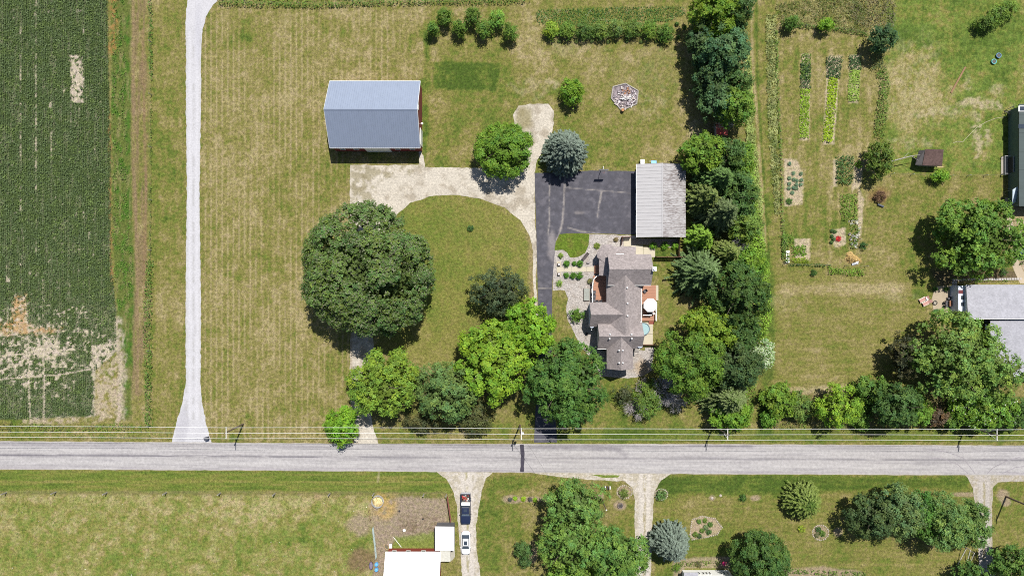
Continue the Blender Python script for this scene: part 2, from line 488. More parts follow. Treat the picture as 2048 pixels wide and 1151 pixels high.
    mixc(C, ne * sstep(.44, .62, fbm(U / 9, V / 9, 4, 58)) * .45 * (1 - ellmask(U, V, (1825, 175), 60, 90, .5)), alb(128, 152, 72))
    mixc(C, ellmask(U, V, (1825, 170), 55, 80, .6, .5, 30, 3) * .5 * sstep(.42, .56, fbm(U / 5, V / 8, 3, 62)), alb(196, 182, 146))
    circ = polymask(U, V, [(800, 410), (870, 388), (960, 396), (1040, 440), (1060, 500), (1060, 640), (960, 760), (760, 700), (800, 640)], 12)
    C *= 1 + circ[:, None] * (.08 + (sbm((U * .5 + V * .86) / 60, (U * .86 - V * .5) / 3.0, 2, 59) - .5) * .26)[:, None]
    C *= 1 + sl[:, None] * ((sbm(U / 90, V / 3.0, 2, 60) - .5) * .25)[:, None]
    # field: soil below the crop
    soil = alb(208, 192, 178); dsoil = alb(84, 100, 60)
    fm = polymask(U, V, FIELD, 2, 2, 10, 2)
    fb = field_bare(U, V)
    mixc(C, fm, dsoil)
    mixc(C, fm * sstep(.15, .8, fb), soil * 1.05)
    org = polymask(U, V, [(28, 588), (52, 590), (56, 652), (120, 654), (110, 668), (-10, 668), (-8, 646), (24, 640)], 6, 9, 9, 6)
    mixc(C, org * .8 * sstep(.3, .6, fbm(U / 6, V / 6, 4, 44)), alb(200, 156, 104))
    # field edge strip and dirt tracks
    es = polymask(U, V, [(216, -400), (262, -400), (262, 400), (270, 560), (262, 838), (240, 838), (236, 640), (226, 500)], 3, 2, 10, 3)
    mixc(C, es, alb(112, 122, 62)); mixc(C, es * sstep(.45, .65, fbm(U / 8, V / 14, 4, 64)), alb(84, 120, 44)); mixc(C, es * .6 * sstep(.55, .7, sbm(U / 5, V / 22, 4, 65)), alb(158, 146, 104))
    mixc(C, linemask(U, V, [(223, -400), (228, 60), (224, 100)], 18, 5, 6, 6, 3) * .85 * sstep(.35, .6, fbm(U / 5, V / 5, 3, 66)), alb(176, 134, 84))
    mixc(C, linemask(U, V, [(218, 230), (221, 330), (222, 450), (224, 590)], 6, 2, 4, 9, 4) * .75 * sstep(.4, .6, sbm(U / 5, V / 12, 3, 67)), alb(172, 132, 90))
    mixc(C, linemask(U, V, [(236, 640), (244, 720), (240, 800), (240, 838)], 15, 5, 8, 9, 5) * .85 * sstep(.3, .5, fbm(U / 6, V / 10, 3, 141)), alb(210, 192, 178))
    mixc(C, polymask(U, V, [(192, 745), (244, 700), (250, 760), (244, 842), (40, 846), (42, 838), (190, 832)], 5, 8, 9, 6) * .8 * sstep(.36, .52, fbm(U / 7, V / 7, 3, 14)), alb(206, 186, 168))
    dirt = alb(150, 128, 100)
    dt = polymask(U, V, [(259, -400), (290, -400), (296, 300), (294, 500), (292, 790), (262, 790), (270, 560), (262, 300)], 3, 1.5, 14, 4)
    mixc(C, dt * (0.12 + .75 * sstep(.38, .6, sbm(U / 4, V / 50, 3, 61))), dirt)
    mixc(C, linemask(U, V, [(264, -400), (267, 250), (276, 600), (276, 800)], 4, 1.5, 1, 14, 4) * .6, alb(166, 140, 114))
    mixc(C, linemask(U, V, [(285, 60), (291, 350), (288, 600)], 5, 2, 1.5, 14, 4) * .6, alb(158, 128, 102))
    # bare patches
    tan = alb(206, 188, 160)
    for c, rx, ry, k in (((1135, 85), 40, 22, .3), ((1060, 175), 26, 14, .35), ((1104, 165), 9, 7, .6), ((1300, 150), 60, 40, .12), ((1300, 205), 22, 20, .3), ((1395, 262), 16, 18, .55),
                         ((1950, 205), 22, 8, .8), ((1980, 212), 22, 8, .7), ((1885, 225), 40, 7, .6), ((1955, 275), 7, 28, .8), ((1975, 275), 6, 16, .8), ((1992, 180), 10, 8, .5), ((1935, 165), 7, 14, .4), ((1820, 285), 30, 8, .4),
                         ((1640, 780), 50, 7, .45), ((1560, 600), 30, 14, .2), ((1790, 590), 30, 8, .3), ((1358, 500), 60, 30, 0)):
        mixc(C, ellmask(U, V, c, rx * 1.25, ry * 1.25, .55, 1.2, 14, int(c[0])) * k * sstep(.34, .54, fbm(U / 6, V / 6, 4, int(c[0]) + 3)), tan)
    # drive shoulder
    mixc(C, linemask(U, V, [(1062, 470), (1063, 540), (1070, 640), (1076, 690)], 13, 4, 2, 20) * .6, alb(176, 152, 118))
    # horse paddock
    pd = polymask(U, V, [(740, 1010), (800, 990), (890, 998), (902, 1050), (872, 1052), (872, 1078), (800, 1078), (772, 1098), (766, 1200), (745, 1200), (748, 1060)], 4, 6, 14, 7)
    mixc(C, pd * .95, alb(176, 156, 140))
    mixc(C, ellmask(U, V, (840, 1050), 42, 22, .5, .5, 12, 4) * .6 * sstep(.4, .6, sbm(U / 8, V / 3, 3, 12)), alb(126, 104, 88))
    mixc(C, ellmask(U, V, (720, 1048), 26, 20, .3, .3, 14, 5) * .9, alb(176, 156, 136))
    mixc(C, ellmask(U, V, (722, 1120), 24, 26, .4, .5, 14, 6) * .8, alb(142, 116, 94))
    mixc(C, ellmask(U, V, (766, 1010), 26, 28, .4, .35, 14, 7) * .75 * sstep(.3, .5, fbm(U / 8, V / 8, 3, 22)), alb(206, 172, 108))
    mixc(C, polymask(U, V, [(790, 1074), (872, 1062), (872, 1096), (786, 1096)], 4, 5, 8, 3) * .8, alb(138, 152, 74))
    mixc(C, ellmask(U, V, (634, 994), 7, 6, .4, .3, 6, 8) * .8, alb(186, 160, 126))
    mixc(C, linemask(U, V, [(758, 942), (756, 962)], 3, 1, 1) * .6, alb(198, 180, 150))
    mixc(C, linemask(U, V, [(-900, 982), (500, 983.5), (890, 985)], 4, 2, 2, 8) * .55, alb(150, 134, 104))
    # vegetable plots
    for p in ([(1568, 318), (1592, 318), (1606, 345), (1606, 408), (1570, 412)], [(1667, 318), (1675, 318), (1674, 372), (1666, 372)], [(1708, 330), (1728, 320), (1722, 370), (1704, 384)], [(1590, 478), (1620, 478), (1620, 496), (1588, 496)],
              [(1590, 512), (1620, 490), (1620, 520), (1592, 520)], [(1662, 460), (1690, 455), (1692, 488), (1668, 496)], [(1716, 370), (1728, 400), (1722, 470), (1716, 470)], [(1604, 108), (1620, 108), (1618, 280), (1599, 280)], [(1655, 112), (1681, 112), (1668, 288), (1646, 288)], [(1700, 110), (1721, 110), (1716, 206), (1697, 206)]):
        mixc(C, polymask(U, V, p, 1.5, 2, 6, 5) * .95, alb(210, 190, 166))
    mixc(C, ellmask(U, V, (1758, 390), 22, 16, .4, .4, 10, 3) * .6, alb(146, 110, 78))
    mixc(C, ellmask(U, V, (1706, 518), 22, 10, .4, .4, 10, 3) * .6, alb(190, 164, 122))
    # south garden beds (mulch)
    mul = alb(182, 160, 140)
    for c, rx, ry in (((1024, 998), 20, 8), ((1060, 998), 30, 6), ((1249, 983), 15, 13), ((1240, 1009), 12, 11), ((1322, 987), 13, 10), ((1411, 1053), 0, 0), ((1200, 993), 8, 6), ((1424, 995), 6, 5), ((1641, 1063), 16, 15), ((1676, 1063), 9, 8), ((1930, 988), 26, 5), ((1065, 1105), 10, 20), ((1575, 1148), 26, 12), ((1640, 1146), 50, 14), ((1700, 1148), 26, 10), ((2006, 990), 12, 12), ((2012, 1004), 10, 8), ((1511, 995), 10, 6)):
        if rx: mixc(C, ellmask(U, V, c, rx, ry, .22, .2, 6, int(c[0])) * .85, mul)
    mixc(C, polymask(U, V, [(1384, 1038), (1404, 1031), (1430, 1036), (1444, 1054), (1434, 1068), (1408, 1074), (1384, 1078), (1380, 1068)], 1.5, 1.5, 8) * .95, alb(196, 174, 152))
    mixc(C, polymask(U, V, [(1346, 1116), (1460, 1112), (1470, 1136), (1370, 1134), (1364, 1160), (1346, 1160)], 2, 2, 8) * .8, alb(186, 166, 146))
    mixc(C, polymask(U, V, [(1860, 540), (2030, 540), (2040, 560), (1905, 567), (1880, 575)], 5, 2, 8) * .8, alb(110, 92, 80))
    # east neighbour: dry yard by the outbuilding and path
    mixc(C, polymask(U, V, [(2012, 400), (2300, 400), (2300, 540), (2050, 560), (2030, 540), (2020, 470)], 3, 2, 10) * .85, alb(196, 172, 140))
    mixc(C, polymask(U, V, [(2014, 300), (2036, 300), (2036, 360), (2014, 350)], 3, 3, 10) * .6, alb(170, 140, 106))
    # ground blended towards a darker olive brown under dense trees
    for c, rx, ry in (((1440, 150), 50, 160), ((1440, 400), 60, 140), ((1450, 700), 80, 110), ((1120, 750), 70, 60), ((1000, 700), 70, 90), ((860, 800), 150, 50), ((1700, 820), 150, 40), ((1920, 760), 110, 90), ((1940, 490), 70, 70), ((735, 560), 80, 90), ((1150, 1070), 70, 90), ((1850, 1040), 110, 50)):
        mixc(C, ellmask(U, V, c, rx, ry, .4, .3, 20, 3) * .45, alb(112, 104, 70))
    return C

# ------------------------------------------------------------------ ground sheet
def axis(lo, hi, step, far):
    a = list(np.arange(lo, hi + 1e-6, step)); out = []; d = step
    x = hi
    while x < far: d *= 1.7; x += d; out.append(min(x, far))
    lowo = []; d = step; x = lo
    while x > -far: d *= 1.7; x -= d; lowo.append(max(x, -far))
    return np.array(lowo[::-1] + a + out)

def grid_mesh(name, xs, ys, colfn, z=0.0):
    X, Y = np.meshgrid(xs, ys); X = X.ravel(); Y = Y.ravel()
    U = X / S + 1024; V = 575.5 - Y / S
    C = colfn(U, V)
    nx, ny = len(xs), len(ys)
    i = (np.arange(ny - 1)[:, None] * nx + np.arange(nx - 1)[None, :]).ravel()
    F = np.stack([i, i + 1, i + nx + 1, i + nx], 1).ravel()
    return np_mesh(name, np.stack([X, Y, np.full(X.shape, z)], 1), F, 4, C)

GRASS = surf_mat("grass_ground", 0.62, 1.34, 2.0, 5.0, 0.08, tint=(0.82, 0.95, 0.62))
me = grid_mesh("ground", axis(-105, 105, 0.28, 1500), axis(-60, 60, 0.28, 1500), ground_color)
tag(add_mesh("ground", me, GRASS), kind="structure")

# ------------------------------------------------------------------ laid surfaces
def jitter_outline(pts, step=6.0, amp=1.2, seed=1):
    out = []
    n = len(pts)
    for i in range(n):
        x0, y0 = pts[i]; x1, y1 = pts[(i + 1) % n]
        L = math.hypot(x1 - x0, y1 - y0); k = max(1, min(int(L / step), 500))
        for j in range(k):
            t = j / k; out.append((x0 + (x1 - x0) * t, y0 + (y1 - y0) * t))
    o = np.array(out)
    if amp:
        o[:, 0] += (fbm(o[:, 0] / 7 + 3, o[:, 1] / 7, 3, seed) - .5) * 2 * amp
        o[:, 1] += (fbm(o[:, 0] / 7, o[:, 1] / 7 + 9, 3, seed + 5) - .5) * 2 * amp
    return o

def patch(name, pts, z, colfn, mat, spacing=5.0, amp=1.2, step=4.0, seed=1, kind="structure", parent=None):
    o = jitter_outline(pts, step, amp, seed)
    gx = np.arange(o[:, 0].min(), o[:, 0].max(), spacing); gy = np.arange(o[:, 1].min(), o[:, 1].max(), spacing)
    X, Y = np.meshgrid(gx, gy); X = X.ravel(); Y = Y.ravel()
    X = X + (_h(np.arange(len(X)), np.arange(len(X)) * 3, 7) - .5) * spacing * .5
    m = polymask(X, Y, o, 0.01) > .5
    m2 = linemask(X, Y, np.vstack([o, o[:1]]), spacing * .9, .01) < .5
    X = X[m & m2]; Y = Y[m & m2]
    P = [Vector(p) for p in o.tolist()] + [Vector(p) for p in np.stack([X, Y], 1).tolist()]
    n = len(o)
    r = delaunay_2d_cdt(P, [], [list(range(n))], 1, 1e-4)
    V2 = np.array([(p.x, p.y) for p in r[0]]); F = np.array([f for f in r[2] if len(f) == 3])
    U, Vv = V2[:, 0], V2[:, 1]
    C = colfn(U, Vv)
    co = np.stack([(U - 1024) * S, (575.5 - Vv) * S, np.full(U.shape, z)], 1)
    a = co[F[:, 1]] - co[F[:, 0]]; b = co[F[:, 2]] - co[F[:, 0]]
    flip = (a[:, 0] * b[:, 1] - a[:, 1] * b[:, 0]) < 0
    F[flip] = F[flip][:, ::-1]
    ob = add_mesh(name, np_mesh(name, co, F.ravel(), 3, C), mat, parent)
    if kind: ob["kind"] = kind
    return ob

def flat(c, k=.12, s=9.0, seed=3, blot=None, bk=.5):
    c = np.asarray(c)
    def f(U, V):
        n = fbm(U / s, V / s, 4, seed)
        C = c[None, :] * (1 + (n - .5)[:, None] * 2 * k)
        if blot is not None:
            mixc(C, sstep(.5, .68, fbm(U / (s * 1.6), V / (s * 1.6), 4, seed + 40)) * bk, blot)
        return C
    return f

CHIP = surf_mat("chip_seal", 0.86, 1.12, 1.7, 8, 0.015, rough=0.9)
GRAVEL = surf_mat("gravel", 0.74, 1.20, 2.6, 8, 0.04)
ASPH = surf_mat("asphalt", 0.86, 1.14, 1.2, 8, 0.008, rough=0.8)
CONC = surf_mat("concrete", 0.93, 1.06, 1.5, 7, 0.004, rough=0.85)
FINE = surf_mat("fine_gravel", 0.86, 1.10, 3.2, 10, 0.02)
STONES = surf_mat("river_stone", 0.62, 1.3, 3.2, 7.5, 0.08)

def road_top(u): return 881 + u * .0042 if u < 0 or u > 2048 else np.interp(u, [0, 700, 1400, 2048], [881, 886, 887, 890])
def road_bot(u): return 938 + u * .006 if u < 0 or u > 2048 else np.interp(u, [0, 512, 890, 1350, 2048], [938, 940, 943, 947, 950])
us = list(range(-6000, -39, 400)) + list(range(-40, 2090, 10)) + list(range(2400, 8401, 400))
road_pts = [(u, road_top(u)) for u in us] + [(u, road_bot(u)) for u in reversed(us)]
def road_mesh():
    xs = np.array(us, float); rows = 29; T = np.linspace(0, 1, rows)
    U = []; V = []
    for t in T:
        tv = np.array([road_top(u) for u in us]); bv = np.array([road_bot(u) for u in us])
        e = (fbm(xs / 9, xs * 0 + t, 3, 5) - .5) * 2.2 if t in (0.0, 1.0) else 0
        U.append(xs); V.append(tv + (bv - tv) * t + e)
    U = np.concatenate(U); V = np.concatenate(V); TT = np.repeat(T, len(us))
    n = sbm(U / 60, V / 3, 4, 9)
    C = alb(200, 196, 196)[None, :] * (1 + (n - .5)[:, None] * .22)
    mixc(C, sstep(.46, .68, sbm(U / 80, V / 1.8, 4, 19)) * .45, alb(156, 152, 158))
    tar = np.exp(-((TT - .49) / .03) ** 2) * sstep(.22, .42, sbm(U / 50, V / 6, 3, 29)) * np.interp(U, [-500, 600, 1000, 1600, 2048, 3000], [1, .9, .5, .6, .9, .9])
    mixc(C, tar * .95, alb(104, 100, 112))
    mixc(C, np.exp(-((TT - .13) / .05) ** 2) * .5 * sstep(.4, .6, sbm(U / 70, V / 6, 3, 39)), alb(150, 146, 152))
    mixc(C, sstep(.5, .64, sbm(U / 30, V / 7, 4, 119)) * .22, alb(168, 164, 166))
    for tt in (.27, .73): mixc(C, np.exp(-((TT - tt) / .07) ** 2) * .3, alb(218, 215, 214))
    mixc(C, np.exp(-((TT - .94) / .04) ** 2) * .35 * sstep(.4, .6, sbm(U / 70, V / 6, 3, 49)), alb(160, 150, 160))
    mixc(C, linemask(U, V, [(1060, 893), (1180, 892), (1240, 900), (1254, 914)], 9, 4, 4, 14, 3) * .5, alb(132, 126, 136))
    mixc(C, linemask(U, V, [(780, 886), (900, 887), (1020, 888)], 4, 2, 2, 14, 3) * .6, alb(130, 124, 130))
    mixc(C, linemask(U, V, [(1380, 890), (1500, 892)], 5, 3, 3, 14, 3) * .45, alb(132, 126, 136))
    mixc(C, sstep(.02, 0, TT) * .5 + sstep(.975, 1, TT) * .5, alb(196, 186, 160))
    k = len(us)
    i = (np.arange(rows - 1)[:, None] * k + np.arange(k - 1)[None, :]).ravel()
    F = np.stack([i, i + k, i + k + 1, i + 1], 1).ravel()
    co = np.stack([(U - 1024) * S, (575.5 - V) * S, np.full(U.shape, .028)], 1)
    return np_mesh("road", co, F, 4, C)
tag(add_mesh("road", road_mesh(), CHIP), kind="structure")
# tyre marks and the sealed trench across the road
def ribbon(name, pts, w, z, mat, col, amp=.6, seed=1):
    pts = np.array(pts, float); P = []
    for i in range(len(pts) - 1):
        k = max(2, int(np.hypot(*(pts[i + 1] - pts[i])) / 4))
        for j in range(k): P.append(pts[i] + (pts[i + 1] - pts[i]) * j / k)
    P.append(pts[-1]); P = np.array(P); d = np.gradient(P, axis=0); d /= np.linalg.norm(d, axis=1)[:, None] + 1e-9
    nrm = np.stack([-d[:, 1], d[:, 0]], 1)
    ww = w / 2 * (1 + (fbm(P[:, 0] / 4, P[:, 1] / 4, 2, seed) - .5) * amp)[:, None]
    L = P - nrm * ww; R = P + nrm * ww
    A = np.vstack([L, R]); n = len(P)
    co = np.stack([(A[:, 0] - 1024) * S, (575.5 - A[:, 1]) * S, np.full(len(A), z)], 1)
    i = np.arange(n - 1); F = np.stack([i, i + n, i + n + 1, i + 1], 1)
    C = np.asarray(col)[None, :] * (1 + (fbm(A[:, 0] / 5, A[:, 1] / 5, 2, seed) - .5) * .4)[:, None]
    return tag(add_mesh(name, np_mesh(name, co, F.ravel(), 4, C), mat), kind="structure")
ribbon("road_patch", [(1043.5, 888), (1045.5, 910), (1044, 943)], 7.5, .034, ASPH, alb(80, 76, 88))
for p in ([(1852, 898), (1890, 902), (1925, 914), (1950, 946)], [(1855, 914), (1885, 916), (1915, 928), (1936, 946)], [(2042, 912), (2010, 922), (1985, 935), (1974, 947)], [(2060, 930), (2030, 934), (2004, 946)]):
    ribbon("tyre_mark", p, 1.3, .033, CHIP, alb(172, 166, 172))

LANE = [(372, 110), (371, 40), (375, 0), (384, -30), (400, -55), (430, -75), (3000, -90), (3000, -40), (1100, -6), (900, -3), (780, -4), (600, -16), (470, -18), (440, -4), (425, 12), (412, 34), (405, 60), (402, 110), (402, 200), (399, 400), (402, 600), (401, 760), (404, 800), (412, 845), (424, 888), (342, 888), (354, 840), (366, 800), (372, 760), (371, 650), (372, 500), (374, 400), (373, 300), (372, 200)]
def lane_col(U, V):
    C = flat(alb(219, 218, 223), .07, 14, 3)(U, V)
    vv = (V > 60) & (V < 840)
    for x in (380.5, 393.5): mixc(C, np.exp(-((U - x - (fbm(V / 60, V * 0, 2, 5) - .5) * 5) / 2.2) ** 2) * .5 * vv, alb(234, 233, 238))
    mixc(C, np.exp(-((U - 387 - (fbm(V / 60, V * 0, 2, 5) - .5) * 5) / 1.6) ** 2) * .5 * vv * sstep(.4, .6, sbm(U / 3, V / 16, 3, 6)), alb(176, 174, 170))
    mixc(C, (1 - sstep(0, 5, np.minimum(np.abs(U - 372.5), np.abs(U - 401.5)))) * .35 * vv * sstep(.35, .6, fbm(U / 5, V / 5, 3, 7)), alb(180, 176, 160))
    mixc(C, ellmask(U, V, (396, 70), 6, 60, .6) * .3, alb(190, 190, 204))
    mixc(C, polymask(U, V, [(350, 850), (372, 800), (378, 850), (370, 888), (350, 888)], 3, 4, 8) * .35, alb(176, 174, 184))
    return C
patch("gravel_lane", LANE, .012, lane_col, FINE, 3.5, 1.6, 3)

DRIVE = [(700, 329), (760, 331), (838, 329), (838, 296), (847, 312), (850, 334), (950, 336), (1000, 338), (1046, 330), (1050, 292), (1046, 268), (1030, 250), (1026, 230), (1036, 212), (1060, 208), (1098, 208), (1108, 222), (1106, 262), (1096, 290), (1074, 320), (1069, 345), (1070, 440), (1074, 500), (1072, 560), (1076, 640), (1072, 640), (1066, 560), (1066, 500), (1058, 468), (1040, 440), (1008, 414), (960, 397), (910, 389), (860, 392), (820, 406), (795, 428), (770, 470), (752, 560), (744, 640), (748, 700), (742, 760), (740, 820), (745, 850), (758, 888), (708, 888), (706, 850), (700, 790), (700, 700), (703, 600), (705, 500), (700, 420)]
def drive_col(U, V):
    C = flat(alb(224, 215, 200), .14, 9, 5, alb(164, 150, 128), .55)(U, V)
    mixc(C, linemask(U, V, [(740, 370), (800, 365), (860, 352), (950, 350), (1060, 362)], 22, 8, 4, 20) * .5, alb(226, 218, 204))
    mixc(C, ellmask(U, V, (1048, 236), 18, 26, .4, .3) * .75, alb(160, 150, 106))
    mixc(C, polymask(U, V, [(700, 329), (838, 329), (830, 345), (760, 362), (745, 400), (700, 410)], 6, 8, 14, 9) * .6 * sstep(.4, .55, fbm(U / 9, V / 9, 4, 71)), alb(150, 140, 100))
    mixc(C, linemask(U, V, [(722, 600), (724, 700), (722, 860)], 8, 4, 3, 12) * .4 * sstep(.3, .6, fbm(U / 6, V / 6, 3, 73)), alb(160, 142, 118))
    mixc(C, linemask(U, V, [(705, 420), (702, 700), (702, 850)], 5, 2, 2, 8) * .6, alb(160, 138, 104))
    return C
patch("gravel_drive", DRIVE, .010, drive_col, GRAVEL, 3, 1.8)

ASPHALT = [(1069, 346), (1120, 345), (1180, 341), (1274, 342), (1274, 469), (1200, 467), (1132, 466), (1120, 474), (1112, 490), (1108, 520), (1105, 560), (1103, 650), (1104, 700), (1108, 800), (1114, 884), (1068, 884), (1072, 800), (1076, 700), (1077, 640), (1075, 560), (1072, 450)]
def asph_col(U, V):
    C = flat(alb(96, 95, 104), .22, 9, 6)(U, V)
    mixc(C, sstep(.52, .75, fbm(U / 9 + V / 60, V / 7, 5, 81)) * .32, alb(146, 142, 150))
    for p, w in (([(1100, 350), (1098, 400), (1099, 440), (1096, 470)], 1.6), ([(1130, 346), (1128, 400), (1124, 450), (1112, 485)], 2.4), ([(1203, 384), (1198, 410), (1194, 436)], 2.2), ([(1132, 375), (1190, 380), (1262, 386)], 1.0), ([(1074, 576), (1104, 577)], 1.3), ([(1136, 455), (1160, 462), (1200, 467)], 1.6)):
        mixc(C, linemask(U, V, p, w, 1.4, 1.2, 9, 4) * .8, alb(184, 176, 170))
    mixc(C, ellmask(U, V, (1104, 490), 8, 26, .5, .5, 10) * .6, alb(170, 162, 162))
    mixc(C, ellmask(U, V, (1158, 425), 8, 3, .5, .5, 5) * .5, alb(170, 162, 160))
    return C
patch("asphalt_driveway", ASPHALT, .020, asph_col, ASPH, 2.4, .5)

YARD = [(1132, 468), (1180, 468), (1272, 471), (1272, 492), (1245, 494), (1225, 520), (1225, 700), (1290, 700), (1290, 694), (1308, 694), (1304, 740), (1286, 752), (1256, 756), (1200, 752), (1186, 720), (1160, 690), (1150, 668), (1136, 640), (1132, 620), (1136, 596), (1130, 580), (1106, 580), (1106, 545), (1108, 505), (1112, 490), (1120, 476)]
def yard_col(U, V):
    C = flat(alb(214, 206, 200), .16, 4, 8, alb(170, 154, 138), .4)(U, V)
    mixc(C, ellmask(U, V, (1284, 735), 14, 16, .5, .4) * .6, alb(202, 172, 126))
    return C
patch("river_stone_yard", YARD, .016, yard_col, STONES, 3, 1.2)
patch("front_lawn_patch", [(1119, 468), (1145, 466), (1179, 468), (1177, 490), (1170, 506), (1156, 514), (1140, 515), (1134, 505), (1126, 500), (1109, 500), (1111, 484)], .026,
      flat(alb(112, 134, 48), .18, 8, 9, alb(140, 134, 72), .5), GRASS, 3, .8)

# patio slabs and walk
def slab_row(name, u0, u1, v0, v1, n, z, mat, axis_u=True, gap=.5, holder=None):
    for i in range(n):
        if axis_u: a, b, c, d = u0 + (u1 - u0) * i / n + gap / 2, u0 + (u1 - u0) * (i + 1) / n - gap / 2, v0, v1
        else: a, b, c, d = u0, u1, v0 + (v1 - v0) * i / n + gap / 2, v0 + (v1 - v0) * (i + 1) / n - gap / 2
        p, q = G(a, d), G(b, c)
        MB().box(p.x, q.x, p.y, q.y, 0, z).build(name, mat, holder, bevel=.012)
conc_tan = solid("tan_concrete", alb(222, 212, 188), .85, var=.06, scale=1.5)
conc_grey = solid("grey_concrete", alb(190, 182, 168), .85, var=.08, scale=1.5)
walk = empty("walkway", G(1150, 538), kind := None) if False else empty("walkway", (0, 0, 0)); walk["kind"] = "structure"
slab_row("paving_slab", 1113, 1188, 533.5, 543, 5, .07, conc_tan, holder=walk)
for v in (522, 543.5): slab_row("paving_slab", 1113.5, 1122, v, v + (10.5 if v < 530 else 9), 1, .075, conc_tan, holder=walk)
patio = empty("patio", (0, 0, 0)); patio["kind"] = "structure"
for a, b, c, d in ((1247, 1262, 477, 492), (1262.6, 1286, 490, 514), (1286.6, 1310, 494, 514)):
    p, q = G(a, d), G(b, c); MB().box(p.x, q.x, p.y, q.y, 0, .08).build("paving_slab", conc_tan, patio, bevel=.012)
for i, (a, b, c, d) in enumerate(((1272, 1305.5, 644, 667), (1272, 1305.5, 667.5, 688))):
    p, q = G(a, d), G(b, c); MB().box(p.x, q.x, p.y, q.y, 0, .1).build("paving_slab", conc_tan, patio, bevel=.012)
patch("gravel_bed", [(1262, 477), (1358, 478), (1360, 496), (1312, 494), (1311, 490), (1264, 488)], .018, flat(alb(180, 168, 156), .15, 4, 8, alb(140, 120, 100), .5), STONES, 4, .6)

# south driveways
def track_col(base, center, green, w=2.6, rut=6):
    cx = np.array(center, float)
    def f(U, V):
        C = flat(base, .09, 6, 8, base * .85, .4)(U, V)
        x = np.interp(V, cx[:, 1], cx[:, 0]); d = np.abs(U - x)
        mixc(C, (1 - sstep(w * .6, w * 1.5, d)) * .8 * sstep(.35, .6, sbm(U / 3, V / 10, 3, 14)), green)
        mixc(C, sstep(rut + 3, rut + 8, d) * .5 * sstep(.3, .6, fbm(U / 5, V / 5, 3, 15)), alb(176, 164, 128))
        return C
    return f
patch("gravel_driveway_west", [(872, 942), (985, 944), (972, 956), (963, 985), (958, 1010), (952, 1050), (953, 1100), (960, 1140), (968, 1250), (928, 1250), (922, 1120), (917, 1060), (914, 1010), (905, 978), (893, 958)], .014,
      track_col(alb(226, 218, 208), [(932, 940), (935, 1000), (936, 1150), (946, 1250)], alb(170, 162, 112)), GRAVEL, 2.2, 1.8)
patch("gravel_driveway_middle", [(1060, 944), (1345, 945), (1322, 960), (1308, 985), (1306, 1020), (1303, 1080), (1300, 1260), (1284, 1260), (1272, 1150), (1269, 1050), (1270, 1000), (1264, 975), (1250, 962), (1180, 958), (1110, 952)], .015,
      track_col(alb(226, 218, 208), [(1290, 940), (1289, 1020), (1287, 1250)], alb(168, 156, 112)), GRAVEL, 2.2, 1.6)
patch("grass_island", [(1181, 948.5), (1240, 949.5), (1236, 954), (1208, 955)], .022, flat(alb(136, 152, 74), .15, 6), GRASS, 3, 1)
patch("gravel_driveway_east", [(1925, 944), (2300, 948), (2300, 960), (2060, 962), (1996, 963), (1986, 975), (1984, 1020), (1984, 1080), (1990, 1150), (2000, 1260), (1962, 1260), (1958, 1150), (1956, 1080), (1952, 1020), (1945, 975), (1936, 956)], .014,
      track_col(alb(206, 198, 190), [(1970, 940), (1967, 1020), (1970, 1250)], alb(166, 156, 112)), GRAVEL, 2.2, 1.6)
patch("neighbour_path", [(2010, 395), (2022, 395), (2024, 440), (2036, 480), (2036, 520), (2048, 545), (2060, 566), (2040, 566), (2030, 545), (2022, 525), (2026, 490), (2014, 450)], .014, flat(alb(206, 190, 166), .07, 8), CONC, 4, .5)
patch("neighbour_drive", [(2030, 440), (2400, 440), (2400, 560), (2056, 560), (2038, 520), (2042, 470)], .010, flat(alb(196, 178, 154), .12, 8), GRAVEL, 6, 1.0)
patch("neighbour_patio", [(1874, 572), (1912, 571), (1940, 572), (1940, 640), (1905, 636), (1874, 632), (1866, 616), (1864, 596), (1868, 580)], .018, flat(alb(200, 184, 160), .07, 8), CONC, 4, .3)

# ------------------------------------------------------------------ vegetation
def unit(a): return a / (np.linalg.norm(a, axis=-1, keepdims=True) + 1e-9)

def leaves(P, N, size, col, rng, aspect=.62, T=None):
    n = len(P)
    if T is None: T = rng.normal(size=(n, 3))
    T = unit(T - N * np.sum(T * N, 1, keepdims=True)); B = np.cross(N, T)
    s = np.asarray(size).reshape(-1, 1) * np.ones((n, 1))
    bend = N * s * -.18
    v = np.stack([P + T * s + bend, P + B * s * aspect, P - T * s + bend, P - B * s * aspect], 1).reshape(-1, 3)
    c = np.repeat(col, 4, axis=0)
    return v, c

def veg_mesh(name, V, C):
    return np_mesh(name, V, np.arange(len(V)), 4, C)

